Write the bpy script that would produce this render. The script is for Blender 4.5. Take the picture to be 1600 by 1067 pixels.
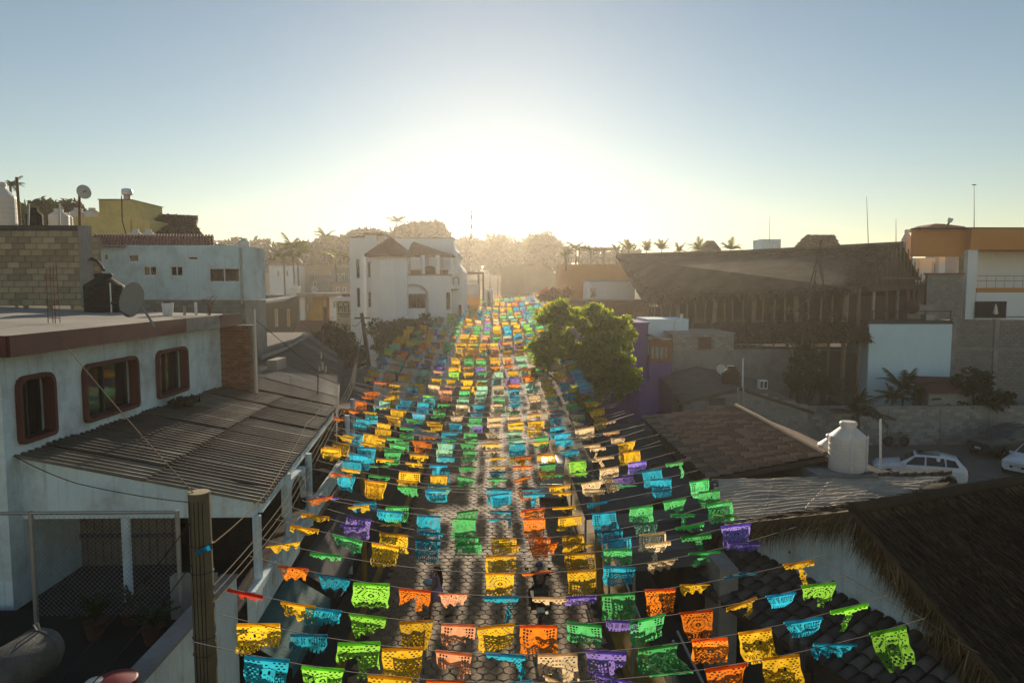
import bpy, bmesh, math, random
from math import radians as R, sin, cos, pi, tan, sqrt
from mathutils import Vector as V, Matrix, noise as mnoise
import numpy as np
random.seed(7); rng = np.random.default_rng(11)
for o in list(bpy.data.objects): bpy.data.objects.remove(o)
C = bpy.context.scene
COL = C.collection
# ------------------------------------------------------------------ camera
CAMZ, YAW, PITCH, FPX = 10.2, R(1.34), math.atan(83.5/1067), 1067.0
cam = bpy.data.cameras.new('camera'); co = bpy.data.objects.new('camera', cam); COL.objects.link(co)
cam.sensor_width = 36; cam.lens = 36*FPX/1600; cam.clip_end = 3000; cam.clip_start = .1
co.location = (0, 0, CAMZ); co.rotation_euler = (pi/2-PITCH, 0, -YAW)
C.camera = co
# ------------------------------------------------------------------ sky, sun, exposure
SUN_EL, SUN_AZ = R(14.3), R(0.0)          # azimuth from +Y towards +X
w = bpy.data.worlds.new('World'); C.world = w; w.use_nodes = True
nt = w.node_tree; nt.nodes.clear()
sk = nt.nodes.new('ShaderNodeTexSky'); sk.sky_type = 'NISHITA'; sk.sun_disc = False
sk.sun_elevation = SUN_EL; sk.sun_rotation = SUN_AZ
sk.altitude = 0; sk.air_density = 1.1; sk.dust_density = 0.02; sk.ozone_density = 0.55
bg = nt.nodes.new('ShaderNodeBackground'); bg.inputs[1].default_value = 0.075
wo = nt.nodes.new('ShaderNodeOutputWorld')
nt.links.new(sk.outputs[0], bg.inputs[0]); nt.links.new(bg.outputs[0], wo.inputs[0])
sl = bpy.data.lights.new('sun', 'SUN'); so = bpy.data.objects.new('sun', sl); COL.objects.link(so)
sl.energy = 5.0; sl.angle = R(.6); sl.color = (1, .82, .59)
sd = V((sin(SUN_AZ)*cos(SUN_EL), cos(SUN_AZ)*cos(SUN_EL), sin(SUN_EL)))
so.rotation_euler = sd.to_track_quat('Z', 'Y').to_euler(); so.location = (0, 0, 60)
C.view_settings.view_transform = 'Standard'; C.view_settings.look = 'None'
C.view_settings.exposure = 0.32; C.view_settings.gamma = 1
C.view_settings.use_curve_mapping = False
C.cycles.use_denoising = True
C.cycles.max_bounces = 6; C.cycles.diffuse_bounces = 3; C.cycles.transmission_bounces = 4
C.cycles.volume_bounces = 0; C.cycles.transparent_max_bounces = 6
C.cycles.caustics_reflective = False; C.cycles.caustics_refractive = False
# ------------------------------------------------------------------ where a sight line meets a depth
_f = V((sin(YAW)*cos(PITCH), cos(YAW)*cos(PITCH), -sin(PITCH)))
_r = V((cos(YAW), -sin(YAW), 0)); _u = _r.cross(_f)
def at(u, v, Y):
    d = _f + _r*((u-800)/FPX) + _u*((533.5-v)/FPX)
    t = Y/d.y
    return V((d.x*t, Y, CAMZ+d.z*t))
def xa(u, Y, v=450): return at(u, v, Y).x
def za(v, Y, u=775): return at(u, v, Y).z
def sstep(a, b, x):
    t = min(1, max(0, (x-a)/(b-a))); return t*t*(3-2*t)
def gz(Y): return 3.8*sstep(45, 112, Y)
# ------------------------------------------------------------------ materials
MATS = {}
def lnk(t, a, b): t.links.new(a, b)
def newmat(name):
    m = bpy.data.materials.new(name); m.use_nodes = True
    t = m.node_tree; b = t.nodes['Principled BSDF']; MATS[name] = m
    return m, t, b
def tc(t, scale=(1, 1, 1), kind='Object'):
    c = t.nodes.new('ShaderNodeTexCoord'); mp = t.nodes.new('ShaderNodeMapping')
    mp.inputs['Scale'].default_value = scale
    lnk(t, c.outputs[kind], mp.inputs['Vector']); return mp.outputs['Vector']
def noise(t, vec, sc, det=5, rough=.6):
    n = t.nodes.new('ShaderNodeTexNoise'); n.inputs['Scale'].default_value = sc
    n.inputs['Detail'].default_value = det; n.inputs['Roughness'].default_value = rough
    lnk(t, vec, n.inputs['Vector']); return n.outputs['Fac']
def ramp(t, fac, stops):
    r = t.nodes.new('ShaderNodeValToRGB'); e = r.color_ramp.elements
    while len(e) < len(stops): e.new(.5)
    for k, (p, c) in enumerate(stops):
        e[k].position = p; e[k].color = (*c, 1) if len(c) == 3 else c
    lnk(t, fac, r.inputs['Fac']); return r.outputs['Color']
def mixc(t, fac, a, b, mode='MIX'):
    m = t.nodes.new('ShaderNodeMix'); m.data_type = 'RGBA'; m.blend_type = mode
    for s, x in ((0, fac), (6, a), (7, b)):
        if isinstance(x, (int, float)): m.inputs[s].default_value = x
        elif isinstance(x, tuple): m.inputs[s].default_value = (*x, 1)
        else: lnk(t, x, m.inputs[s])
    return m.outputs[2]
def bumpn(t, b, h, strength=.3, dist=.02):
    n = t.nodes.new('ShaderNodeBump'); n.inputs['Strength'].default_value = strength
    n.inputs['Distance'].default_value = dist
    lnk(t, h, n.inputs['Height']); lnk(t, n.outputs['Normal'], b.inputs['Normal'])
def sc3(c, k): return tuple(min(.95, x*k) for x in c)
def M(name, col, rough=.85, var=.25, scale=2.5, bump=.25, dirt=None, streak=.0, metal=0, spec=.3, fine=14, rnd=0):
    """weathered surface: two noises of tone, optional dirt patches and vertical streaks"""
    if name in MATS: return MATS[name]
    m, t, b = newmat(name)
    v = tc(t); n1 = noise(t, v, scale, 6); n2 = noise(t, v, scale*fine, 4)
    c = ramp(t, n1, [(.3, sc3(col, 1-var)), (.7, sc3(col, 1+var*.6))])
    c = mixc(t, .35, c, ramp(t, n2, [(.3, sc3(col, 1-var)), (.7, sc3(col, 1+var*.5))]))
    if dirt:
        n3 = noise(t, v, scale*.6, 8, .7)
        f = ramp(t, n3, [(.47, (0, 0, 0)), (.72, (.8, .8, .8))]); c = mixc(t, f, c, dirt)
    if streak:
        vs = tc(t, (5, 5, .35)); n4 = noise(t, vs, 1.6, 6, .7)
        f = ramp(t, n4, [(.52, (0, 0, 0)), (.75, (streak,)*3)]); c = mixc(t, f, c, dirt or sc3(col, .35))
    if rnd:                                           # each separate piece its own tone
        oi = t.nodes.new('ShaderNodeObjectInfo'); ge = t.nodes.new('ShaderNodeNewGeometry')
        for src, k in ((oi.outputs['Random'], rnd), (ge.outputs['Random Per Island'], rnd)):
            c = mixc(t, 1., c, ramp(t, src, [(0, (1-k, 1-k, 1-k)), (1, (1+k*.7, 1+k*.62, 1+k*.5))]), 'MULTIPLY')
    lnk(t, c, b.inputs['Base Color'])
    b.inputs['Roughness'].default_value = rough; b.inputs['Metallic'].default_value = metal
    b.inputs['Specular IOR Level'].default_value = spec
    if bump: bumpn(t, b, n2, bump, .03)
    return m
def plain(name, col, rough=.6, metal=0, spec=.4):
    if name in MATS: return MATS[name]
    m, t, b = newmat(name)
    v = tc(t); n = noise(t, v, 6, 4)
    lnk(t, ramp(t, n, [(.3, sc3(col, .85)), (.7, sc3(col, 1.1))]), b.inputs['Base Color'])
    b.inputs['Roughness'].default_value = rough; b.inputs['Metallic'].default_value = metal
    b.inputs['Specular IOR Level'].default_value = spec; return m
def leafmat(name, col, col2, tr=.45, gain=1.9):
    m, t, b = newmat(name); out = t.nodes['Material Output']
    oi = t.nodes.new('ShaderNodeNewGeometry'); rr = oi.outputs['Random Per Island']
    c = ramp(t, rr, [(.0, col), (1, col2)])
    lnk(t, c, b.inputs['Base Color']); b.inputs['Roughness'].default_value = .5; b.inputs['Specular IOR Level'].default_value = .35
    tl = t.nodes.new('ShaderNodeBsdfTranslucent')
    lnk(t, mixc(t, 1., c, (gain, gain*.9, gain*.26), 'MULTIPLY'), tl.inputs['Color'])
    mx = t.nodes.new('ShaderNodeMixShader'); mx.inputs[0].default_value = tr
    lnk(t, b.outputs[0], mx.inputs[1]); lnk(t, tl.outputs[0], mx.inputs[2]); lnk(t, mx.outputs[0], out.inputs['Surface'])
    return m
def papermat(name, col, tcol):
    m, t, b = newmat(name); out = t.nodes['Material Output']
    v = tc(t); n = noise(t, v, 9, 5); oi = t.nodes.new('ShaderNodeObjectInfo')
    fade = ramp(t, oi.outputs['Random'], [(0, (.62, .6, .6)), (.35, (.9, .88, .86)), (.8, (1.05, 1.05, 1.05)), (1, (1.15, 1.2, 1.3))])
    c = mixc(t, 1., ramp(t, n, [(.25, sc3(col, .72)), (.75, sc3(col, 1.08))]), fade, 'MULTIPLY')
    lnk(t, c, b.inputs['Base Color']); b.inputs['Roughness'].default_value = .75; b.inputs['Specular IOR Level'].default_value = .15
    tl = t.nodes.new('ShaderNodeBsdfTranslucent')
    lnk(t, mixc(t, 1., ramp(t, n, [(.25, sc3(tcol, .75)), (.75, tcol)]), fade, 'MULTIPLY'), tl.inputs['Color'])
    mx = t.nodes.new('ShaderNodeMixShader'); mx.inputs[0].default_value = .75
    lnk(t, b.outputs[0], mx.inputs[1]); lnk(t, tl.outputs[0], mx.inputs[2]); lnk(t, mx.outputs[0], out.inputs['Surface'])
    return m
def glass(name='window_glass', col=(.012, .014, .014), rough=.06):
    if name in MATS: return MATS[name]
    m, t, b = newmat(name)
    v = tc(t); n = noise(t, v, 1.2, 3)
    lnk(t, ramp(t, n, [(.3, sc3(col, .7)), (.7, sc3(col, 1.4))]), b.inputs['Base Color'])
    b.inputs['Roughness'].default_value = rough; b.inputs['Specular IOR Level'].default_value = .6
    return m
# ------------------------------------------------------------------ mesh builder
OFF = {}
class MB:
    def __init__(s): s.v = []; s.f = []; s.mi = []; s.cur = 0
    def add(s, vs, fs):
        n = len(s.v); s.v += [tuple(p) for p in vs]
        for f in fs: s.f.append(tuple(i+n for i in f)); s.mi.append(s.cur)
        return s
    def box(s, a, b, rz=0, c=None):
        x0, y0, z0 = a; x1, y1, z1 = b
        vs = [V((x, y, z)) for z in (z0, z1) for x, y in ((x0, y0), (x1, y0), (x1, y1), (x0, y1))]
        if rz:
            c = V(c or ((x0+x1)/2, (y0+y1)/2, 0)); m = Matrix.Rotation(rz, 3, 'Z')
            vs = [m@(p-c)+c for p in vs]
        return s.add(vs, [(0, 3, 2, 1), (4, 5, 6, 7), (0, 1, 5, 4), (1, 2, 6, 5), (2, 3, 7, 6), (3, 0, 4, 7)])
    def obox(s, c, ax, ay, az):
        """box from centre and three half-axis vectors"""
        c, ax, ay, az = V(c), V(ax), V(ay), V(az)
        vs = [c+ax*i+ay*j+az*k for k in (-1, 1) for i, j in ((-1, -1), (1, -1), (1, 1), (-1, 1))]
        return s.add(vs, [(0, 3, 2, 1), (4, 5, 6, 7), (0, 1, 5, 4), (1, 2, 6, 5), (2, 3, 7, 6), (3, 0, 4, 7)])
    def tube(s, p, q, r0, r1=None, n=8, caps=True):
        p, q = V(p), V(q); r1 = r0 if r1 is None else r1
        d = (q-p).normalized(); a = d.orthogonal().normalized(); b = d.cross(a)
        vs = []
        for c, r in ((p, r0), (q, r1)):
            for k in range(n):
                t = 2*pi*k/n; vs.append(c+(a*cos(t)+b*sin(t))*r)
        fs = [(k, (k+1) % n, n+(k+1) % n, n+k) for k in range(n)]
        if caps: fs += [tuple(range(n-1, -1, -1)), tuple(range(n, 2*n))]
        return s.add(vs, fs)
    def path(s, pts, r, n=6):
        pts = [V(p) for p in pts]; rr = r if isinstance(r, (list, tuple)) else [r]*len(pts)
        a0 = None; vs = []
        for i, p in enumerate(pts):
            d = (pts[min(i+1, len(pts)-1)]-pts[max(i-1, 0)]).normalized()
            a = d.orthogonal().normalized() if a0 is None else (a0-d*a0.dot(d)).normalized()
            a0 = a; b = d.cross(a)
            for k in range(n):
                t = 2*pi*k/n; vs.append(p+(a*cos(t)+b*sin(t))*rr[i])
        fs = []
        for i in range(len(pts)-1):
            for k in range(n): fs.append((i*n+k, i*n+(k+1) % n, (i+1)*n+(k+1) % n, (i+1)*n+k))
        fs += [tuple(range(n-1, -1, -1)), tuple(range((len(pts)-1)*n, len(pts)*n))]
        return s.add(vs, fs)
    def lathe(s, c, prof, n=20, axis='Z', ang0=0):
        c = V(c); vs = []
        for r, h in prof:
            for k in range(n):
                t = 2*pi*k/n+ang0; x, y = r*cos(t), r*sin(t)
                vs.append(c+(V((x, y, h)) if axis == 'Z' else V((x, h, y)) if axis == 'Y' else V((h, x, y))))
        fs = []
        for i in range(len(prof)-1):
            for k in range(n):
                q = (i*n+k, i*n+(k+1) % n, (i+1)*n+(k+1) % n, (i+1)*n+k)
                fs.append(q if axis != 'Y' else q[::-1])
        fs += [tuple(range(n-1, -1, -1)), tuple(range((len(prof)-1)*n, len(prof)*n))]
        return s.add(vs, fs)
    def prism(s, pts, d):
        """polygon extruded along vector d"""
        pts = [V(p) for p in pts]; d = V(d); n = len(pts)
        return s.add(pts+[p+d for p in pts], [tuple(range(n-1, -1, -1)), tuple(range(n, 2*n))]+[(k, (k+1) % n, n+(k+1) % n, n+k) for k in range(n)])
    def wall(s, p0, p1, z0, z1, t=.2, holes=()):
        """vertical wall p0->p1 (xy), thickness t to the left of that direction; rectangular openings (a0,a1,z0,z1)"""
        p0, p1 = V((p0[0], p0[1], 0)), V((p1[0], p1[1], 0)); L = (p1-p0).length; e = (p1-p0)/L
        n = V((-e.y, e.x, 0))*t
        xs = sorted({0, L, *[h for o in holes for h in o[:2]]}); zs = sorted({z0, z1, *[h for o in holes for h in o[2:]]})
        def inh(a, z): return any(o[0] < a < o[1] and o[2] < z < o[3] for o in holes)
        P = lambda a, z, k: p0+e*a+V((0, 0, z))+n*k
        for i in range(len(xs)-1):
            for j in range(len(zs)-1):
                if inh((xs[i]+xs[i+1])/2, (zs[j]+zs[j+1])/2): continue
                a, b, c, d = xs[i], xs[i+1], zs[j], zs[j+1]
                s.add([P(a, c, 0), P(b, c, 0), P(b, d, 0), P(a, d, 0)], [(0, 1, 2, 3)])
                s.add([P(a, c, 1), P(b, c, 1), P(b, d, 1), P(a, d, 1)], [(3, 2, 1, 0)])
        for o in list(holes):
            a, b, c, d = o; q = [P(a, c, 0), P(b, c, 0), P(b, d, 0), P(a, d, 0), P(a, c, 1), P(b, c, 1), P(b, d, 1), P(a, d, 1)]
            s.add(q, [(0, 4, 5, 1), (1, 5, 6, 2), (2, 6, 7, 3), (3, 7, 4, 0)])
        q = [P(0, z0, 0), P(L, z0, 0), P(L, z1, 0), P(0, z1, 0), P(0, z0, 1), P(L, z0, 1), P(L, z1, 1), P(0, z1, 1)]
        s.add(q, [(1, 5, 4, 0), (2, 6, 5, 1), (3, 7, 6, 2), (0, 4, 7, 3)])
        return s
    def build(s, name, mat, parent=None, smooth=False, local=False):
        me = bpy.data.meshes.new(name)
        o = V((0, 0, 0)) if (parent is None or local) else OFF.get(parent.name, V((0, 0, 0)))
        me.from_pydata([(x-o.x, y-o.y, z-o.z) for x, y, z in s.v], [], s.f)
        for m in (mat if isinstance(mat, (list, tuple)) else [mat]): me.materials.append(m)
        if any(s.mi): me.polygons.foreach_set('material_index', s.mi)
        if smooth: me.shade_smooth()
        me.update()
        return link(name, me, parent)
def link(name, me, parent=None):
    ob = bpy.data.objects.new(name, me); COL.objects.link(ob)
    if parent is not None:
        ob.parent = parent; OFF[ob.name] = OFF.get(parent.name, V((0, 0, 0)))
    return ob
def tag(o, label=None, cat=None, group=None, kind=None):
    if label: o['label'] = label
    if cat: o['category'] = cat
    if group: o['group'] = group
    if kind: o['kind'] = kind
    return o
def thing(name, label, cat, loc=(0, 0, 0), group=None):
    o = bpy.data.objects.new(name, None); COL.objects.link(o); o.location = loc; o.empty_display_size = .3
    OFF[o.name] = V(loc); return tag(o, label, cat, group)
KIDS = {}
def copy_tree(o, parent=None):
    c = o.copy(); COL.objects.link(c)
    if parent is not None: c.parent = parent
    OFF[c.name] = V((0, 0, 0))
    for ch in o.children: copy_tree(ch, c)
    return c
def place(root, loc, rz=0):
    root.location = loc; root.rotation_euler.z = rz; return root
def jit(a): return random.uniform(-a, a)
def solid(o, t):
    m = o.modifiers.new('thick', 'SOLIDIFY'); m.thickness = t; m.offset = -1; return o
def npmesh(name, verts, faces, mat, parent=None, smooth=False):
    """fast mesh from (n,3) verts and (m,k) faces arrays, in world coordinates"""
    me = bpy.data.meshes.new(name)
    o = OFF.get(parent.name, V((0, 0, 0))) if parent is not None else V((0, 0, 0))
    verts = np.asarray(verts, dtype=np.float32)-np.array(o, dtype=np.float32); faces = np.asarray(faces, dtype=np.int32)
    n, k = faces.shape
    me.vertices.add(len(verts)); me.vertices.foreach_set('co', verts.ravel())
    me.loops.add(n*k); me.loops.foreach_set('vertex_index', faces.ravel())
    me.polygons.add(n); me.polygons.foreach_set('loop_start', np.arange(0, n*k, k, dtype=np.int32))
    me.polygons.foreach_set('loop_total', np.full(n, k, dtype=np.int32))
    me.materials.append(mat); me.update(calc_edges=True); me.validate()
    if smooth: me.shade_smooth()
    return link(name, me, parent)
# shared materials
WHITE = M('white_plaster', (.66, .8, .84), .9, .14, 1.2, .3, dirt=(.3, .29, .27), streak=.55)
WHITE2 = M('clean_white_plaster', (.8, .8, .8), .9, .08, 1.0, .2, streak=.12)
BLUEW = M('pale_blue_plaster', (.6, .76, .8), .9, .12, 1.0, .25, dirt=(.3, .34, .34), streak=.4)
CONC = M('concrete', (.3, .29, .27), .95, .25, 1.5, .5, dirt=(.16, .15, .14), streak=.3)
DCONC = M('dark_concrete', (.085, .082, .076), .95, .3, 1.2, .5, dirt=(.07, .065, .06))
ROOFC = M('roof_cement', (.36, .33, .28), .95, .25, .9, .5, dirt=(.17, .16, .15))
BLOCK = M('cement_block', (.45, .37, .25), .95, .25, 3, .6, rnd=.2)
BLOCKG = M('grey_cement_block', (.3, .29, .27), .95, .25, 3, .6, rnd=.12)
MORT = M('mortar', (.22, .19, .15), .95, .25, 4, .5)
BRICK = M('red_brick', (.26, .12, .07), .9, .35, 4, .5, rnd=.3)
REDP = M('red_brown_paint', (.13, .042, .036), .7, .3, 2, .3, dirt=(.1, .05, .045), streak=.5)
WOOD = M('weathered_wood', (.2, .15, .1), .85, .35, 3, .5)
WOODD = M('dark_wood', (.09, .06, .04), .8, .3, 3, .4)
STEEL = M('galvanised_steel', (.35, .35, .34), .5, .2, 4, .1, metal=.6)
RUST = M('rusty_rebar', (.16, .07, .04), .9, .3, 8, .2)
DARKM = M('dark_metal', (.05, .05, .05), .6, .2, 5, .1)
BLACKP = M('black_plastic', (.018, .018, .018), .75, .2, 3, .1, spec=.2)
TANKW = M('cream_plastic_tank', (.74, .68, .6), .55, .08, 2, .05, streak=.1)
ORANGEW = M('orange_plaster', (.58, .25, .06), .9, .12, .9, .2, streak=.15)
YELLW = M('yellow_plaster', (.68, .54, .2), .9, .15, .8, .2, dirt=(.35, .28, .13), streak=.2)
PURPW = M('purple_plaster', (.17, .1, .3), .9, .12, .8, .2)
TANW = M('tan_plaster', (.4, .28, .18), .9, .15, .6, .2)
CLAY = M('clay_tile', (.3, .13, .085), .85, .35, 3, .4)
DTILE = M('dark_cement_tile', (.075, .07, .066), .8, .4, 3, .5, rnd=.3)
BTILE = M('brown_weathered_tile', (.27, .185, .125), .85, .4, 2.5, .5, rnd=.25)
CORR = M('grey_corrugated_sheet', (.125, .102, .077), .75, .35, 1.3, .3, dirt=(.08, .075, .065))
CORR2 = M('dark_corrugated_sheet', (.16, .15, .135), .7, .3, 1.3, .3)
TARP = M('pale_tarp_sheet', (.56, .46, .33), .6, .2, 1.2, .4, dirt=(.2, .19, .17))
CANVAS = M('dark_grey_canvas', (.07, .07, .072), .9, .15, 1, .3)
TEAL = M('teal_canvas', (.03, .12, .13), .8, .15, 1, .3)
def thatchmat(name, col, k=2.2):
    """straw: every blade its own tone, with broad bleached and sooty patches"""
    if name in MATS: return MATS[name]
    m, t, b = newmat(name); g = t.nodes.new('ShaderNodeNewGeometry'); v = tc(t)
    c = ramp(t, g.outputs['Random Per Island'], [(0, sc3(col, .35)), (.55, col), (.85, sc3(col, 1.5)), (1, sc3(col, k))])
    p = noise(t, v, .5, 6, .7); c = mixc(t, 1., c, ramp(t, p, [(.3, (.5, .48, .46)), (.7, (1.3, 1.25, 1.1))]), 'MULTIPLY')
    lnk(t, c, b.inputs['Base Color']); b.inputs['Roughness'].default_value = .9; b.inputs['Specular IOR Level'].default_value = .2; return m
THATCH = thatchmat('palm_thatch', (.13, .095, .06))
GLASS = glass()
WFRAME = plain('white_window_frame', (.7, .7, .68), .5)
BARK = M('bark', (.11, .085, .06), .95, .4, 5, .8)
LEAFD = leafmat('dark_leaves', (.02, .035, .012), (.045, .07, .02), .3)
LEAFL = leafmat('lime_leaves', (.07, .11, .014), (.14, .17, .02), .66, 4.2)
LEAFP = leafmat('palm_leaves', (.05, .075, .02), (.11, .12, .03), .45)

SHADEC = M('shaded_concrete', (.025, .024, .022), .95, .3, 1.2, .4)  # near-black concrete: the shade of porch and terrace is put into its colour
def piece(name, me, parent, loc, rot=(0, 0, 0), sc=(1, 1, 1)):
    o = link(name, me, parent); o.location = V(loc)-OFF.get(parent.name, V((0, 0, 0)))
    o.rotation_euler = rot; o.scale = sc; return o
def bev_box(name, sx, sy, sz, mat, b=.012):
    """a block with its outer arrises knocked off (front face -Y)"""
    x, y, z = sx/2, sy/2, sz/2
    mb = MB(); vs = [(-x+b, -y, -z+b), (x-b, -y, -z+b), (x-b, -y, z-b), (-x+b, -y, z-b), (-x, -y+b, -z), (x, -y+b, -z), (x, -y+b, z), (-x, -y+b, z), (-x, y, -z), (x, y, -z), (x, y, z), (-x, y, z)]
    mb.add(vs, [(0, 1, 2, 3), (4, 5, 1, 0), (5, 6, 2, 1), (6, 7, 3, 2), (7, 4, 0, 3), (8, 9, 5, 4), (9, 10, 6, 5), (10, 11, 7, 6), (11, 8, 4, 7), (11, 10, 9, 8)])
    me = bpy.data.meshes.new(name); me.from_pydata(mb.v, [], mb.f); me.materials.append(mat); return me
def blocks(parent, p0, p1, z0, z1, bw, bh, mats, name='block', t=.12, holes=(), joined=False, gap=.018, proud=.02, mort=None, clip=None, core=True):
    """mortar core plus courses of separate blocks, running bond, along p0->p1; blocks stand proud on the right-hand face"""
    p0, p1 = V((*p0[:2], 0)), V((*p1[:2], 0)); L = (p1-p0).length; e = (p1-p0)/L; n = V((e.y, -e.x, 0)); rz = math.atan2(e.y, e.x)
    if core: MB().wall(p0, p1, z0, z1, t, holes).build('mortar_core', mort or MORT, parent)
    mes = [bev_box(name, bw-gap, .1, bh-gap, m) for m in mats] if not joined else None
    jm = MB() if joined else None
    nz = int(round((z1-z0)/bh)); bh2 = (z1-z0)/nz
    for j in range(nz):
        zc = z0+(j+.5)*bh2; a = -bw/2*(j % 2)
        while a < L-.02:
            l, r = max(a, 0), min(a+bw, L)
            if r-l > bw*.25:
                ac = (l+r)/2
                if not any(l < h[1] and r > h[0] and zc+bh2*.4 > h[2] and zc-bh2*.4 < h[3] for h in holes) and (clip is None or clip(ac, zc)):
                    k = random.randrange(len(mats)); c = p0+e*ac+V((0, 0, zc))+n*(proud-.05+jit(.006))
                    if joined:
                        hx, hy = (r-l-gap)/2, (bh2-gap)/2
                        jm.cur = k; jm.obox(c, e*hx, n*.05, V((0, 0, hy)))
                    else:
                        piece(name, mes[k], parent, c, (jit(.004), jit(.006), rz+jit(.006)), ((r-l-gap)/(bw-gap), 1, (bh2-gap)/(bh-gap)))
            a += bw
    if joined and jm.v: tag(jm.build(name, mats, parent), kind='stuff')
def window(parent, x0, x1, z0, z1, y, fw=.05, mull=1, depth=.1, frame=None, pane=None, sill=False):
    """window set in an opening of a wall facing -Y: frame with mullions, panes as separate parts"""
    f = MB(); d0, d1 = y-.02, y+.06
    f.box((x0-.01, d0, z0-.01), (x0+fw, d1, z1+.01)); f.box((x1-fw, d0, z0-.01), (x1+.01, d1, z1+.01))
    f.box((x0+fw, d0, z0-.01), (x1-fw, d1, z0+fw)); f.box((x0+fw, d0, z1-fw), (x1-fw, d1, z1+.01))
    w = (x1-x0)/(mull+1)
    for k in range(1, mull+1): f.box((x0+w*k-fw/2, d0+.004, z0+fw), (x0+w*k+fw/2, d1-.004, z1-fw))
    fo = f.build('window', frame or WFRAME, parent)
    for k in range(mull+1): MB().box((x0+w*k+.02, y+.02+.006*k, z0+.02), (x0+w*(k+1)-.02, y+.03+.006*k, z1-.02)).build('pane', pane or GLASS, fo)
    if sill: MB().box((x0-.06, y-.08, z0-.07), (x1+.06, y-.021, z0-.012)).build('sill', frame or WFRAME, fo)
    return fo
# ------------------------------------------------------------------ ground, road, hills
def grid(name, xs, ys, fz, mat, kind='structure', smooth=True):
    X, Y = np.meshgrid(xs, ys); Z = np.vectorize(fz)(X, Y)
    nx, ny = len(xs), len(ys); idx = np.arange(nx*ny).reshape(ny, nx)
    F = np.stack([idx[:-1, :-1], idx[:-1, 1:], idx[1:, 1:], idx[1:, :-1]], -1).reshape(-1, 4)
    return tag(npmesh(name, np.stack([X, Y, Z], -1).reshape(-1, 3), F, mat, smooth=smooth), kind=kind)
EARTH = M('packed_earth', (.14, .115, .085), .95, .3, .25, .4, dirt=(.09, .075, .05))
PAVE = M('cobble_setts', (.4, .275, .17), .72, .35, 1.6, .5, dirt=(.16, .13, .1), rnd=.22)
JOINT = M('sandy_joint', (.085, .07, .055), .95, .25, 3, .4)
OCHRE = M('ochre_paint', (.4, .24, .05), .8, .25, 1.2, .3, dirt=(.16, .11, .05), streak=.3)
GRAVEL = M('gravel_yard', (.15, .145, .125), .95, .3, 1.1, .6, fine=20)
HILLM = M('wooded_hill', (.05, .055, .03), .95, .3, .06, .2)
def hillz(x, y):
    h = 0
    for cx, cy, rx, ry, a in ((-95, 230, 75, 60, 24), (-40, 250, 40, 50, 23), (18, 300, 60, 60, 27), (120, 320, 110, 70, 16), (-190, 200, 70, 80, 26), (220, 260, 80, 80, 14)):
        h += .42*a*math.exp(-((x-cx)/rx)**2-((y-cy)/ry)**2)
    return h
grid('ground', np.linspace(-330, 330, 56), np.concatenate([np.linspace(-14, 130, 40), np.linspace(140, 640, 26)]), lambda x, y: gz(y)-.012, EARTH)
grid('hills', np.linspace(-320, 320, 90), np.linspace(130, 600, 60), lambda x, y: gz(y)-.6+hillz(x, y)*sstep(130, 190, y)+(mnoise.noise(V((x*.03, y*.03, 0)))*2.2 if y > 150 else 0), HILLM)
ROAD_L, ROAD_R = -4.1, 3.35
road = grid('road', np.linspace(ROAD_L, ROAD_R, 8), np.linspace(-6, 125, 60), lambda x, y: gz(y)+.002, JOINT)
def sett_mesh(name, r, mat, seed):
    rn = random.Random(seed); mb = MB(); n = 6; out = []; ins = []
    for k in range(n):
        t = 2*pi*k/n+pi/6; q = r*(1+rn.uniform(-.1, .1))
        out.append((q*cos(t)*1.0, q*sin(t)*.96, .008)); ins.append((q*.86*cos(t), q*.86*sin(t)*.96, .034+rn.uniform(-.004, .004)))
    base = [(x, y, 0) for x, y, z in out]
    mb.add(base+out+ins, [(k, (k+1) % n, n+(k+1) % n, n+k) for k in range(n)]+[(n+k, n+(k+1) % n, 2*n+(k+1) % n, 2*n+k) for k in range(n)]+[tuple(range(2*n, 3*n))])
    return mb
SR = .205
SETT = [sett_mesh('sett', SR*.97, PAVE, k) for k in range(6)]
SETTM = []
for k, mb in enumerate(SETT):
    me = bpy.data.meshes.new('sett'); me.from_pydata(mb.v, [], mb.f); me.materials.append(PAVE); SETTM.append(me)
cells = []
dx, dy = SR*sqrt(3), SR*1.5*.97
for j in range(int(66/dy)):
    y = 16.3+j*dy
    for i in range(-20, 20):
        x = i*dx+(dx/2 if j % 2 else 0)
        if ROAD_L+.2 < x < ROAD_R-.2: cells.append((x, y))
cells.sort(key=lambda c: c[1]+abs(c[0])*.25)
for x, y in cells[:300]:
    o = link('sett', random.choice(SETTM), road); o.location = (x+jit(.008), y+jit(.008), gz(y)+jit(.006)); o.rotation_euler = (jit(.02), jit(.02), random.choice((0, pi/3, 2*pi/3))+jit(.08))
vs, fs = [], []
for x, y in cells[300:]:
    mb = random.choice(SETT); n = len(vs); z = gz(y)+jit(.006)
    vs += [(a+x, b+y, c+z) for a, b, c in mb.v]
    fs += [tuple(k+n for k in f) for f in mb.f]
smb = MB(); smb.v = vs; smb.f = fs; smb.mi = [0]*len(fs)
tag(smb.build('sett', PAVE, road), kind='stuff')
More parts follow.
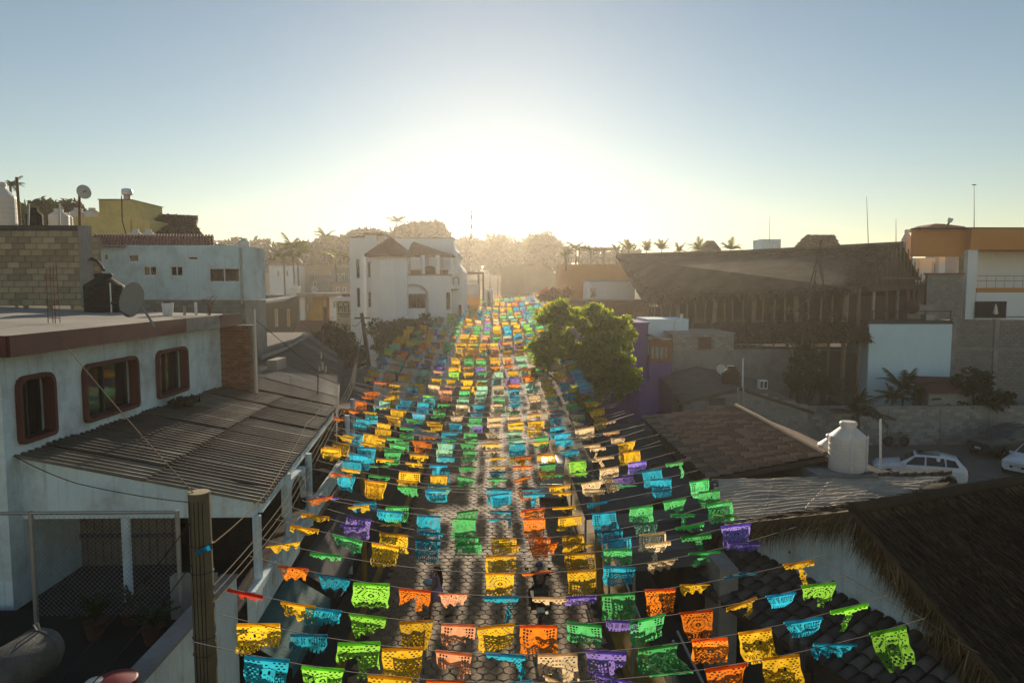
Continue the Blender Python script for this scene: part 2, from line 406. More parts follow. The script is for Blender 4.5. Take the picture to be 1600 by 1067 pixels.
for nm, x0, x1, mt in (('pavement', -5.0, ROAD_L-.2, DCONC), ('pavement', 4.35, 5.6, DCONC), ('kerb', ROAD_L-.19, ROAD_L, OCHRE), ('kerb', ROAD_R, 4.34, OCHRE)):
    p = MB()
    for k in range(26):
        ya, yb = -4+k*4.6, -4+(k+1)*4.6
        za_, zb_ = gz(ya)-.2, gz(yb)-.2
        p.add([(x0, ya, za_), (x1, ya, za_), (x1, yb, zb_), (x0, yb, zb_), (x0, ya, za_+.34), (x1, ya, za_+.34), (x1, yb, zb_+.34), (x0, yb, zb_+.34)], [(4, 5, 6, 7), (0, 4, 7, 3), (1, 2, 6, 5), (0, 1, 5, 4)])
    tag(p.build(nm, mt), kind='structure')
tag(MB().add([(14, 33, .006), (60, 33, .006), (60, 47.5, .03), (14, 47.5, .03)], [(0, 1, 2, 3)]).build('yard', GRAVEL), kind='structure')
# ------------------------------------------------------------------ haze
hz = MB().box((-345, -16, -3), (345, 650, 29)).build('haze', None); tag(hz, kind='stuff')
hm = bpy.data.materials.new('haze_air'); hm.use_nodes = True; t = hm.node_tree; t.nodes.clear()
pv = t.nodes.new('ShaderNodeVolumePrincipled'); pv.inputs['Color'].default_value = (1, .93, .82, 1)
pv.inputs['Density'].default_value = .00065; pv.inputs['Anisotropy'].default_value = .71
ho = t.nodes.new('ShaderNodeOutputMaterial'); t.links.new(pv.outputs[0], ho.inputs['Volume'])
hz.data.materials.clear(); hz.data.materials.append(hm)
# ================================================================== LEFT: near white house
a = thing('white_house', 'white plastered house with red-brown eaves, three framed windows and a corrugated porch roof at left', 'house', (-9.2, 13, 0))
wy = lambda u: 9.2/((775-u)/1067)
WX = -9.2
wins = [(13.15, 14.25), (15.25, 17.55), (18.55, 20.35)]
WZ0, WZ1 = 7.18, 8.5
MB().wall((WX, 12.8), (WX, 23.2), 3.2, 9.02, .25, [(y0-12.8+.06, y1-12.8-.06, WZ0+.06, WZ1-.06) for y0, y1 in wins]).build('wall', WHITE, a)
MB().wall((-24, 12.8), (WX-.255, 12.8), 3.2, 9.02, .25).build('wall', WHITE, a)
def rrect(y0, y1, z0, z1, r, n=5):
    pts = []
    for cy, cz, t0 in ((y1-r, z1-r, 0), (y0+r, z1-r, pi/2), (y0+r, z0+r, pi), (y1-r, z0+r, 1.5*pi)):
        rr = r if cz > (z0+z1)/2 else r*.5
        cy2 = cy+(r-rr)*(1 if cy > (y0+y1)/2 else -1); cz2 = cz+(r-rr)*(1 if cz > (z0+z1)/2 else -1)
        for k in range(n): t = t0+pi/2*k/(n-1); pts.append((cy2+rr*cos(t), cz2+rr*sin(t)))
    return pts
for (y0, y1) in wins:
    o_, i_ = rrect(y0, y1, WZ0, WZ1, .24), rrect(y0+.085, y1-.085, WZ0+.085, WZ1-.085, .17)
    n = len(o_); f = MB(); xs = WX+.1
    vs = [(xs, p, q) for p, q in o_]+[(xs, p, q) for p, q in i_]+[(WX-.02, p, q) for p, q in o_]+[(WX-.14, p, q) for p, q in i_]
    fs = []
    for k in range(n):
        m = (k+1) % n; fs += [(k, m, n+m, n+k), (2*n+k, 2*n+m, m, k), (n+k, n+m, 3*n+m, 3*n+k)]
    fr = f.add(vs, fs).build('window', REDP, a)
    ym = y0+(y1-y0)*.46
    MB().box((WX-.2, ym-.025, WZ0+.1), (WX-.12, ym+.025, WZ1-.1)).build('mullion', DARKM, fr)
    for k, (p, q) in enumerate(((y0+.07, ym), (ym, y1-.07))):
        MB().box((WX-.19-.02*k, p, WZ0+.07), (WX-.175-.02*k, q, WZ1-.07)).build('pane', GLASS, fr)
# roof slab, tilted a little
rt = lambda x, y: 9.3+(-8.72-x)*.03
rp = [(-8.72, 12.35), (-8.72, 23.5), (-30, 24.4), (-30, 12.35)]
r = MB(); n = 4
top = [(x, y, rt(x, y)) for x, y in rp]; bot = [(x, y, rt(x, y)-.3) for x, y in rp]
r.add(top+bot, [(0, 1, 2, 3), (7, 6, 5, 4)])
roof_a = r.build('roof', ROOFC, a)
f = MB()
for (p, q) in ((0, 1), (3, 0)):
    (x0, y0), (x1, y1) = rp[p], rp[q]; e = (V((x1, y1, 0))-V((x0, y0, 0))).normalized(); nn = V((e.y, -e.x, 0))
    P = lambda x, y, z, k: V((x, y, rt(x, y)+z))+nn*k
    f.add([P(x0, y0, -.34, 0), P(x1, y1, -.34, 0), P(x1, y1, .05, 0), P(x0, y0, .05, 0), P(x0, y0, -.34, .05), P(x1, y1, -.34, .05), P(x1, y1, .05, .05), P(x0, y0, .05, .05)],
          [(4, 5, 6, 7), (7, 6, 2, 3), (0, 1, 5, 4), (0, 4, 7, 3), (1, 2, 6, 5)])
f.build('fascia', REDP, a)
MB().box((-8.668, 19.3, rt(-8.7, 0)-.33), (-8.66, 21.6, rt(-8.7, 0)+.045)).build('bare_fascia_patch', CONC, a)
MB().box((-9.5, 22.95, 6.4), (-8.12, 23.35, 8.96)).build('brick_pier', MORT, a)
bm_ = MB()
for j in range(22):
    for i in range(7):
        x = -9.2+i*.21-(.1 if j % 2 else 0)
        if -9.25 < x and x+.19 < -8.1: bm_.box((x, 22.925+jit(.006), 6.62+j*.105), (x+.195, 22.955, 6.62+j*.105+.09))
tag(bm_.build('brick', [BRICK], a), kind='stuff')
MB().tube((-8.02, 22.9, 6.3), (-8.02, 22.9, 9.5), .035).build('downpipe', TANKW, a)
# porch roof of corrugated sheets, laid strip by strip
def corr_sheet(parent, w0, w1, e0, e1, mat, wl=.15, amp=.022, nl=8, name='roof_sheet', lift=0, sub=6, sag=0.):
    """w0->w1 along the wall, e0->e1 along the eave; corrugations run from wall to eave"""
    w0, w1, e0, e1 = V(w0), V(w1), V(e0), V(e1)
    nw = max(2, int((w1-w0).length/wl))*sub
    s = np.linspace(0, 1, nw+1); q = np.linspace(0, 1, nl+1)
    vs = []
    ph = random.random()*6
    for tq in q:
        for ts in s:
            p = (w0.lerp(w1, ts)).lerp(e0.lerp(e1, ts), tq)
            z = p.z+amp*sin(2*pi*ts*nw/sub)+lift-sag*sin(pi*tq)+.012*mnoise.noise(V((p.x*1.3, p.y*1.3, ph)))
            vs.append((p.x, p.y, z))
    idx = np.arange((nw+1)*(nl+1)).reshape(nl+1, nw+1)
    F = np.stack([idx[:-1, :-1], idx[:-1, 1:], idx[1:, 1:], idx[1:, :-1]], -1).reshape(-1, 4)
    o = npmesh(name, vs, F[:, ::-1], mat, parent, smooth=True)
    solid(o, .008); return o
W0, W1, E0, E1 = V((-9.18, 13.0, 6.98)), V((-9.18, 23.3, 6.86)), V((-4.55, 13.15, 6.02)), V((-5.5, 23.4, 6.1))
NS = 11
CORRV = [CORR, CORR, M('pale_corrugated_sheet', (.2, .168, .125), .75, .35, 1.3, .3, dirt=(.09, .08, .07)), M('brown_corrugated_sheet', (.14, .105, .075), .75, .35, 1.3, .3)]
for k in range(NS):
    t0, t1 = k/NS, (k+1.06)/NS
    for h, (q0, q1) in enumerate(((0, .52), (.48, 1))):
        wa, wb, ea, eb = W0.lerp(W1, t0), W0.lerp(W1, t1), E0.lerp(E1, t0), E0.lerp(E1, t1)
        corr_sheet(a, wa.lerp(ea, q0), wb.lerp(eb, q0), wa.lerp(ea, q1), wb.lerp(eb, q1), random.choice(CORRV), .17, .034, 4, lift=.03*(k % 2)+(.035 if h == 0 else 0)+jit(.008))
# gable wall under the porch roof edge, porch columns, parapets, floors
gw = [(-9.2, 13.2, 5.72), (-4.75, 13.2, 5.72), (-4.75, 13.2, 6.02), (-9.2, 13.2, 6.92)]
MB().prism(gw, (0, .2, 0)).build('gable_wall', WHITE, a)
MB().obox((-5.22, 18.4, 5.83), V((-.46, 4.95, 0)), V((.09, .01, 0)), V((0, 0, .1))).build('eave_beam', WHITE, a)
for u, Y in ((173, 13.05), (386, 13.1), (438, 15.4), (473, 17.3), (537, 22.6), (546, 26)):
    x = xa(u, Y); MB().tube((x, Y+.15, 3.9 if Y < 20 else .1), (x, Y+.15, 5.74 if Y < 14 else 5.95), .085, n=12).build('porch_column', WHITE, a)
arc = MB()
for k in range(10):
    t0, t1 = pi*k/10, pi*(k+1)/10
    arc.prism([(-4.78, 16.2-.75*cos(t0), 4.95+.75*sin(t0)), (-4.78, 16.2-.75*cos(t1), 4.95+.75*sin(t1)), (-4.78, 16.2-.75*cos(t1), 5.75), (-4.78, 16.2-.75*cos(t0), 5.75)], (-.15, 0, 0))
arc.build('arch', WHITE, a)
par = MB()
hs = [(y-12.6, y-12.6+.07, 4.12, 4.34) for y in np.arange(13.1, 21, .62) for y in (y, y+.14)]
par.wall((-4.55, 12.6), (-5.1, 22.5), 3.85, 4.48, .16, hs).build('balcony_parapet', WHITE, a)
MB().box((-9.2, 12.6, 3.7), (-4.75, 23.2, 4.05)).build('porch_floor', SHADEC, a)
MB().box((-9.4, 15.2, 4.06), (-5.4, 15.35, 5.72)).build('porch_back_wall', SHADEC, a)
MB().box((-9.2, 12.65, 0), (-5.05, 27, 3.69)).build('ground_floor_wall', SHADEC, a)
for k in range(17):
    x = -9.9+k*.17
    MB().box((x, 14.96+jit(.012), 4.06), (x+.145, 15.02, 5.72+jit(.02))).build('slat', WOOD, a)
MB().box((-9.95, 14.9, 4.7), (-7.1, 14.95, 4.78)).build('slat_rail', DARKM, a)
# ----- terrace of the neighbour in the lower left corner
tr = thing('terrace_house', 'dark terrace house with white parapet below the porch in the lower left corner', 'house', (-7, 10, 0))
MB().box((-16, 3, 0), (-5.12, 12.55, 4.2)).build('terrace_floor', SHADEC, tr)
MB().box((-5.1, 5.5, 0), (-4.86, 12.5, 4.82)).build('parapet', WHITE, tr)
MB().box((-5.14, 5.5, 4.825), (-4.82, 12.5, 4.88)).build('coping', CONC, tr)
MB().box((-5.9, 12.1, 4.21), (-5.12, 12.3, 5.0)).build('low_wall', BLOCKG, tr)
# ----- chain-link frame
cf = thing('chain_link_fence', 'chain-link fence panel in a pipe frame on the dark terrace at lower left', 'fence', (-8, 11.7, 4.2))
fy = 11.7
xl, xr = xa(28, fy), xa(263, fy); zt = za(796, fy)
for x in (xl, xr): MB().tube((x, fy, 4.2), (x, fy, zt+.03), .04).build('post', STEEL, cf)
MB().tube((xa(-40, fy), fy, zt), (xr, fy, zt), .032).build('top_rail', STEEL, cf)
wm = MB(); sp = .085; Hh = zt-4.5; Lh = xr-xl
for sgn in (1, -1):
    k = -int(Hh/sp)
    while k*sp < Lh:
        x0 = k*sp; pts = []
        a0, a1 = max(0, x0), min(Lh, x0+Hh)
        if a1 > a0:
            za0, za1 = 4.5+(a0-x0), 4.5+(a1-x0)
            if sgn < 0: a0, a1 = Lh-a0, Lh-a1
            wm.tube((xl+a0, fy+.006*sgn, za0), (xl+a1, fy+.006*sgn, za1), .0028, n=3, caps=False)
        k += 1
tag(wm.build('wire_mesh', STEEL, cf), kind='stuff')
# ----- grey flat roof of the next house
g = thing('grey_roof_house', 'low house with a broad dark grey sheet roof behind the brick pier', 'house', (-8, 30, 0))
q0, q1 = V((-9.0, 23.6, 6.9)), V((-13.6, 49, 7.1)); e0, e1 = V((-5.5, 23.6, 6.12)), V((-9.3, 40, 6.35))
for k in range(10):
    t0, t1 = k/10, (k+1.05)/10
    corr_sheet(g, q0.lerp(q1, t0), q0.lerp(q1, t1), e0.lerp(e1, t0), e0.lerp(e1, t1), random.choice((CORR2, CORR2, CORR)), .2, .016, 5, lift=.03*(k % 2))
rp2 = [(-9.05, 23.7), (-8.0, 33), (-13.4, 49), (-24, 49), (-24, 24.5), (-9.05, 24.5)]
MB().prism([(-9.05, 24.6, 6.4), (-13.55, 49, 6.6), (-26, 49, 6.6), (-26, 24.6, 6.4)], (0, 0, .45)).build('flat_roof', DCONC, g)
MB().prism([(-5.6, 23.7, 0), (-8.9, 40, 0), (-13, 48.5, 0), (-24, 48.5, 0), (-9.0, 23.7, 0)], (0, 0, 5.98)).build('wall', DCONC, g)
MB().path([(-10.6, 31, 7.05), (-11, 36, 7.05), (-11.9, 44, 7.2)], .09, 6).build('roof_pipe', CONC, g)
pa = at(420, 598, 27); pb = at(452, 577, 31)
MB().box((pa.x, 28, 6.8), (pb.x, 29.3, 7.25)).build('skylight_box', CONC, g)
# ================================================================== things behind the white house roof
bw = thing('block_wall', 'unplastered tan cement block wall standing on the white house roof at far left', 'wall', (-20, 24, 9.4))
BL3 = [BLOCK, M('pale_cement_block', (.42, .34, .23), .95, .25, 3, .6), M('brown_cement_block', (.3, .24, .16), .95, .25, 3, .6)]
yB = 24.3
xr_ = xa(128, yB)
blocks(bw, (xr_-4.2, yB), (xr_, yB), za(477, yB), za(362, yB), .42, .225, BL3, t=.15)
MB().box((xr_-4.3, yB-.06, za(361, yB)), (xr_+.1, yB+.2, za(354, yB))).build('coping', DCONC, bw)
MB().box((xr_+.01, yB-.1, za(480, yB)), (xr_+.28, yB+.25, za(354, yB))).build('concrete_column', CONC, bw)
bw2 = thing('brick_return_wall', 'short tan block wall in shade behind the black roof tank', 'wall', (-18, 27, 9.4))
y2 = 27.5
blocks(bw2, (xa(132, y2), y2), (xa(157, y2), y2), za(478, y2), za(372, y2), .42, .225, BL3, t=.15, joined=True)
# blue house
bh = thing('blue_house', 'pale blue two-storey house wall with small white-framed windows behind the flat roof', 'house', (-14, 31, 0))
yb = 31
X = lambda u: xa(u, yb); Z = lambda v: za(v, yb)
specs = [(164, 172, 397, 408, 0), (203, 219, 398, 410, 0), (225, 246, 416, 431, 1), (267, 287, 416, 432, 1), (295, 311, 401, 407, 0), (327, 375, 419, 441, 1)]
x0b = X(157); hs = [(X(u0)-x0b, X(u1)-x0b, Z(v1), Z(v0)) for u0, u1, v0, v1, m in specs]
MB().wall((x0b, yb), (X(381), yb), Z(468), Z(384), .2, hs).build('wall', BLUEW, bh)
MB().box((X(381)-.2, yb+.21, Z(468)), (X(381), yb+2.9, Z(384))).build('side_wall', BLUEW, bh)
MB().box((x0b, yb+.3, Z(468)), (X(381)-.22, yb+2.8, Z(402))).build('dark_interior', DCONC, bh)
for (u0, u1, v0, v1, m), h in zip(specs, hs):
    window(bh, x0b+h[0], x0b+h[1], h[2], h[3], yb+.05, .045, m, pane=GLASS if u0 < 320 else None)
blocks(bh, (X(200), yb-.02), (X(381)+.03, yb-.02), Z(500), Z(468.5), .4, .2, [BLOCKG, CONC], joined=True, t=.18, proud=.03)
MB().box((X(200), yb+.2, 0), (X(381), yb+2.9, Z(470))).build('lower_wall', CONC, bh)
MB().tube((X(379), yb-.12, Z(475)), (X(379), yb-.12, Z(388)), .05).build('drainpipe', STEEL, bh)
MB().box((X(151), yb-.35, Z(387)), (X(200), yb+.1, Z(384.5))).build('coping', CONC, bh)
# clay tile strip above the blue house
ct = thing('tiled_roof', 'low red-brown clay tile roof running above the blue wall', 'roof', (-14, 33, 12))
yc = 31.9
p = [at(140, 388, yc), at(336, 388, yc), at(334, 369, yc+3), at(146, 367, yc+3)]
MB().add(p+[q-V((0, 0, .2)) for q in p], [(0, 1, 2, 3), (4, 5, 1, 0), (1, 5, 6, 2), (3, 7, 4, 0), (7, 6, 5, 4), (2, 6, 7, 3)]).build('roof_deck', WOODD, ct)
tl = MB(); nt_ = 40
for i in range(nt_):
    for j in range(4):
        s0 = (i+.5)/nt_
        A = p[0].lerp(p[1], s0); B = p[3].lerp(p[2], s0)
        A2, B2 = A.lerp(B, j/4-.02), A.lerp(B, (j+1)/4+.03)
        hw = (p[1]-p[0]).length/nt_/2; vs = []
        for q, ex in ((A2, 1.05), (B2, .85)):
            for k in range(5):
                t = pi*k/4; vs.append(q+V((cos(t)*hw*ex, 0, sin(t)*.085*ex+.01+.03*(ex > 1))))
        tl.add(vs, [(k, k+1, 6+k, 5+k) for k in range(4)]+[(0, 1, 2, 3, 4)])
tag(tl.build('clay_tile', CLAY, ct), kind='stuff')
# yellow house
yh = thing('yellow_house', 'yellow plastered house with stepped roof blocks behind the clay tile roof', 'house', (-22, 40, 0))
y = 40; X = lambda u: xa(u, y); Z = lambda v: za(v, y)
MB().box((X(114), y, 0), (X(207), y+6, Z(340.5))).build('wall', YELLW, yh)
MB().box((X(156), y+.3, Z(340)), (X(206), y+4, Z(313.5))).build('stair_tower', YELLW, yh)
MB().box((X(207)+.01, y+.2, 0), (X(235), y+6, Z(344))).build('wall', YELLW, yh)
MB().box((X(155.4), y+.22, Z(313.2)), (X(207), y+4.1, Z(312))).build('coping', CONC, yh)
MB().path([at(190, 306, y), at(191, 345, y), at(197, 366, y)], .03).build('cable', BLACKP, yh)
vt = thing('roof_vent', 'shiny steel turbine vent on top of the yellow stair tower', 'vent', at(199, 313, 42))
q = at(199, 312, 42); s_ = 42/1067
vt2 = MB().lathe(q, [(5*s_, 0), (5*s_, 6*s_)], 14).build('pipe', STEEL, vt)
MB().lathe(q, [(4*s_, 6*s_), (7.5*s_, 7*s_), (8*s_, 11*s_), (7.5*s_, 15*s_), (4*s_, 16.5*s_), (.4*s_, 17*s_)], 16).build('cap', plain('bright_steel', (.55, .56, .58), .3, .8), vt, smooth=False)
def tinaco(label, c, r, h, mat, group=None, n=28, pipe=True):
    t = thing('water_tank', label, 'water tank', c, group)
    pr = [(r*.97, 0)]
    for k in range(1, 6): pr += [(r, h*.66*k/6-.02), (r*.978, h*.66*k/6), (r, h*.66*k/6+.02)]
    pr += [(r, h*.66), (r*.97, h*.7), (r*.45, h*.87), (r*.42, h*.875), (r*.42, h*.92), (r*.38, h*.925)]
    MB().lathe(c, pr, n).build('tank_body', mat, t)
    lid = [(r*.47, h*.926), (r*.47, h*.97), (r*.4, h*1.0), (r*.02, h*1.0)]
    MB().lathe(c, lid, n).build('lid', mat, t)
    if pipe: MB().tube(V(c)+V((r*.75, -r*.75, 0)), V(c)+V((r*.75, -r*.75, h*.75)), .022).build('pipe', WFRAME, t)
    return t
def dish(label, c, r, n, mat, pole_to, k=.18):
    """offset dish of radius r facing along n, on an arm down to pole_to"""
    t = thing('satellite_dish', label, 'satellite dish', c)
    n = V(n).normalized(); a = n.orthogonal().normalized(); b = n.cross(a); c = V(c)
    vs = [c-n*r*k]; fs = []; N = 28
    for j in range(1, 6):
        q = r*j/5
        for i in range(N):
            th = 2*pi*i/N; vs.append(c+(a*cos(th)+b*sin(th))*q+n*(k*r*((j/5)**2-1)))
    for i in range(N): fs.append((0, 1+i, 1+(i+1) % N))
    for j in range(4):
        for i in range(N): fs.append((1+j*N+i, 1+(j+1)*N+i, 1+(j+1)*N+(i+1) % N, 1+j*N+(i+1) % N))
    o = MB().add(vs, fs).build('reflector', mat, t, True); solid(o, .015)
    low = V((0, 0, -1))-n*V((0, 0, -1)).dot(n); low.normalize()
    arm0 = c+low*r*.95; tip = c+n*r*.95+low*r*.45
    MB().path([arm0, arm0.lerp(tip, .6)+low*.04, tip], .014).build('feed_arm', DARKM, t)
    MB().tube(tip-n*.06, tip+n*.05-low*.02, .035, .045).build('feed_horn', DARKM, t)
    MB().path([c-n*r*k*1.1, c-n*(r*k+.12), V(pole_to)], .03).build('mount', STEEL, t)
    return t
# ---- roof of the white house
roofz = lambda x: rt(x, 0)
p = at(164, 478, 22.6)
tinaco('black roof water tank between the tan block wall and the big grey dish', (p.x, 22.6, roofz(p.x)+.0), 28*22.6/1067, 59*22.6/1067, BLACKP)
pt = thing('water_pipe', 'black hose arching from the tan return wall down to the black roof tank', 'pipe', at(150, 410, 23))
MB().path([at(134, 403, 25), at(143, 404, 24.5), at(152, 408, 24), at(160, 417, 23.2), at(162, 422, 22.8)], .05).build('hose', BLACKP, pt)
q = at(205, 468, 15.6)
dish('large dull grey satellite dish on the edge of the white house roof', q, 27.5*15.6/1067, (-.42, -.86, .22), M('grey_dish', (.24, .23, .21), .7, .12, 3, .1), (q.x+.35, 15.9, roofz(q.x+.35)+.03))
rb = thing('rebar_column', 'rusty rebar column cage standing on the white house roof', 'rebar', at(79, 503, 16.5))
x0, x1 = xa(73, 16.5), xa(84, 16.5); zt, zb = za(418, 16.5), roofz(x0)+.003
for x in (x0, x1):
    for y in (16.5, 16.66): MB().tube((x+jit(.01), y, zb), (x+jit(.02), y, zt+jit(.08)), .009, n=5).build('bar', RUST, rb)
for k in range(7):
    z = zb+.12+k*.19
    MB().path([(x0, 16.5, z), (x1, 16.5, z), (x1, 16.66, z), (x0, 16.66, z), (x0, 16.5, z)], .006, 4).build('stirrup', RUST, rb)
bk = thing('white_bucket', 'white plastic bucket standing on the flat roof before the blue wall', 'bucket', at(262, 482, 21.5))
q = at(262, 480, 21.5); q.z = roofz(q.x)+.003; s_ = 21.5/1067
MB().lathe(q, [(7*s_, 0), (8.5*s_, 18*s_), (9*s_, 18.2*s_), (9*s_, 19*s_), (8*s_, 19.2*s_), (7.4*s_, 17*s_)], 18).build('tub', WFRAME, bk)
MB().box(q+V((-.09, -.04, .36)), q+V((.08, .05, .42))).build('lid', BLACKP, bk)
for k, u in enumerate((306, 288, 350)):
    q = at(u, 480, 22); q.z = roofz(q.x)
    pp = thing('pipe_stub', ['white pipe stub standing on the roof edge right of the bucket', 'short grey pipe stub near the bucket on the roof', 'short pipe stub under the wide blue-house window'][k], 'pipe', q)
    MB().tube(q+V((0, 0, .0)), q+V((0, 0, .42-.12*k)), .045).build('pipe', [WFRAME, CONC, CONC][k], pp)
wb = thing('rusty_wire_bundle', 'tangle of rusty rebar wire sticking up from the roof below the wide window', 'rebar', at(325, 480, 22.2))
q = at(325, 482, 22.2); q.z = roofz(q.x)
for k in range(9):
    a0 = V((jit(.06), jit(.06), 0)); MB().path([q+a0, q+a0+V((jit(.08), 0, .28)), q+a0+V((jit(.2), jit(.1), .52+jit(.1))), q+a0+V((jit(.3), jit(.1), .45+jit(.2)))], .008, 4).build('bar', RUST, wb)
ob = thing('rubble_heap', 'dark heap of debris lying on the porch roof below the right window', 'debris', (-8.9, 18.8, 7))
hb = MB()
for k in range(14):
    c = V((-8.95+random.random()*.55, 18.6+random.random()*.8, 6.98+random.random()*.16)); hb.obox(c, V((.1+jit(.05), jit(.06), jit(.05))), V((jit(.05), .08, jit(.05))), V((jit(.04), jit(.04), .05)))
hb.build('debris', BLACKP, ob)
# tanks and things on the tan block wall
y = 27
for u, v0, v1, rr, m, lb in ((2, 355, 288, 22, TANKW, 'big cream water tank cut by the left picture edge'), (55, 356, 326, 11, BLACKP, 'black water tank between two thin poles above the block wall'), (93, 356, 328, 14, TANKW, 'pale grey-cream water tank above the block wall left of the dish pole'), (107, 356, 333, 6.5, TANKW, 'slim cream tank tucked beside the pale tank above the block wall')):
    yy = y+(2 if u > 50 else 0)+(1.2 if u == 107 else 0); b = at(u, v0+4, yy); s_ = yy/1067
    tinaco(lb, b, rr*s_, (v0+4-v1)*s_, m, pipe=False)
pl = thing('rooftop_platform', 'concrete roof slab carrying the water tanks behind the block wall', 'roof', (-22, 28, 11))
MB().box((xa(-60, 27), 25.2, za(366, 27)-.3), (xa(118, 31), 32, za(360.5, 27))).build('slab', CONC, pl)
tinaco('pale tank lid peeping over the yellow wall left of its stair tower', at(145, 348, 41.5), 11*41.5/1067, 22*41.5/1067, TANKW, pipe=False)
tinaco('pale tank dome next to the stair tower on the yellow house', at(122, 348, 41.5), 10*41.5/1067, 22*41.5/1067, TANKW, pipe=False)
tinaco('left of two pale tanks half hidden by the clay tile roof', at(213, 385, 36.5), 10*36.5/1067, 26*36.5/1067, TANKW, pipe=False)
tinaco('right of two pale tanks half hidden by the clay tile roof', at(233, 385, 36.5), 10*36.5/1067, 26*36.5/1067, TANKW, pipe=False)
tinaco('lone pale tank on the right end of the blue house roof', at(381, 391, 36), 9*36/1067, 18*36/1067, TANKW, pipe=False)
dp = at(131, 300, 26)
dish('pale round dish facing left on a tall rusty pole above the block wall', dp, 10.5*26/1067, (-.75, .55, -.1), M('pale_dish', (.55, .54, .5), .6, .1, 3, .05), at(124, 302, 26), .12)
pp = thing('dish_pole', 'rusty steel pole carrying the small round dish', 'pole', at(124, 355, 26)); MB().tube(at(124.5, 356, 26), at(124, 300, 26), .045).build('pole', RUST, pp)
for k, (u0, v0, u1, v1, yy, lb) in enumerate(((32, 356, 26, 277, 25.8, 'tall leaning wooden pole beside the big cream tank'), (44, 356, 45, 318, 26.4, 'thin pale pole left of the black tank'), (93, 356, 92.5, 318, 26.4, 'thin pale pole in front of the pale tank'))):
    q = thing('thin_pole', lb, 'pole', at(u0, v0, yy)); MB().tube(at(u0, v0+5, yy), at(u1, v1, yy), .05 if k == 0 else .03).build('pole', [WOOD, STEEL, STEEL][k], q)
# thatched palapa behind yellow house
def blades(name, parent, pts, dirs, L, wd, mat, jt=.25, droop=.0):
    """many thin blade triangles at pts along dirs"""
    pts, dirs = np.array(pts), np.array(dirs); n = len(pts)
    dirs = dirs/np.linalg.norm(dirs, axis=1, keepdims=True)+rng.normal(0, jt, (n, 3)); dirs /= np.linalg.norm(dirs, axis=1, keepdims=True)
    ll = L*rng.uniform(.6, 1.3, (n, 1)); sd_ = np.cross(dirs, rng.normal(0, 1, (n, 3))); sd_ /= np.linalg.norm(sd_, axis=1, keepdims=True)
    a, b = pts-sd_*wd, pts+sd_*wd; mid = pts+dirs*ll*.55; tip = pts+dirs*ll; tip[:, 2:] -= ll*droop
    vs = np.stack([a, b, mid+sd_*wd*.7, mid-sd_*wd*.7, tip], 1).reshape(-1, 3)
    i = np.arange(n)[:, None]*5
    F = np.concatenate([i+np.array([[0, 1, 2]]), i+np.array([[0, 2, 3]]), i+np.array([[3, 2, 4]])])
    o = npmesh(name, vs, F, mat, parent); return tag(o, kind='stuff')
def thatch_face(parent, q, n, L=.5, wd=.02, lift=.03, mat=None, jt=.16, deck=True, deckmat=None):
    """thatched slope q = [ridge0, ridge1, eave1, eave0]: deck plus n blades lying down the slope"""
    q = [V(p) for p in q]; nrm = (q[1]-q[0]).cross(q[3]-q[0]).normalized()
    if nrm.z < 0: nrm = -nrm
    if deck:
        MB().add(list(q)+[p-nrm*.22 for p in q], [(0, 1, 2, 3), (7, 6, 5, 4), (0, 4, 5, 1), (1, 5, 6, 2), (2, 6, 7, 3), (3, 7, 4, 0)]).build('thatch_deck', deckmat or THATCH, parent)
    pts, ds = [], []
    for _ in range(n):
        s, t = random.random(), random.random()**.95; rowt = round(t*14)/14+jit(.03); t = min(1, max(0, .55*t+.45*rowt))
        a, b = q[0].lerp(q[1], s), q[3].lerp(q[2], s)
        pts.append(a.lerp(b, t)+nrm*(lift+random.random()*lift)); ds.append((b-a).normalized()+nrm*.06)
    return blades('thatch', parent, pts, ds, L, wd, mat or THATCH, jt)
pg = thing('thatched_roof', 'brown thatched hut roof with a flared top right of the yellow house', 'roof', (-20, 44, 12))
y = 44
q = [at(216, 333, y), at(309, 337, y), at(306, 352, y-1.5), at(322, 373, y-4), at(232, 373, y-4), at(231, 352, y-1.5)]
thatch_face(pg, [q[0], q[1], q[2], q[5]], 900, .5, .035); thatch_face(pg, [q[5], q[2], q[3], q[4]], 900, .5, .035)
MB().box((q[4].x+.3, y-3.5, 0), (q[3].x-.5, y+3, q[4].z-.1)).build('hut_wall', TANW, pg)
# ================================================================== white tower building
tb = thing('white_tower_building', 'white three-storey building with tiled turret roofs, arched niche and roof terrace beside the street', 'building', (-8, 60, gz(60)))
y = 60; X = lambda u, yy=60: xa(u, yy); Z = lambda v, yy=60: za(v, yy); g0 = gz(56)-.5
TW = M('tower_white_plaster', (.86, .87, .88), .9, .08, .5, .2, streak=.15)
TRIM = M('tower_grey_trim', (.4, .4, .39), .9, .1, 1, .2)
BROWNP = M('brown_shutter', (.16, .095, .04), .7, .2, 2, .2)
# left block
hs = [(X(557)-X(547), X(562.5)-X(547), Z(435), Z(405)), (X(557)-X(547), X(562.5)-X(547), Z(480), Z(450))]
MB().wall((X(547), y), (X(573), y), g0, Z(372), .3, hs).build('wall', TW, tb)
for h in hs: window(tb, X(547)+h[0], X(547)+h[1], h[2], h[3], y+.12, .06, 0, frame=TRIM)
MB().box((X(547), y+.31, g0), (X(547)+.3, y+9, Z(368))).build('side_wall', TW, tb)
MB().prism([(X(546.4), y-.05, Z(372)), (X(573), y-.05, Z(371)), (X(573), y-.05, Z(369)), (X(566), y-.05, Z(368.5)), (X(546.4), y-.05, Z(370.5))], (0, .4, 0)).build('coping', TANW, tb)
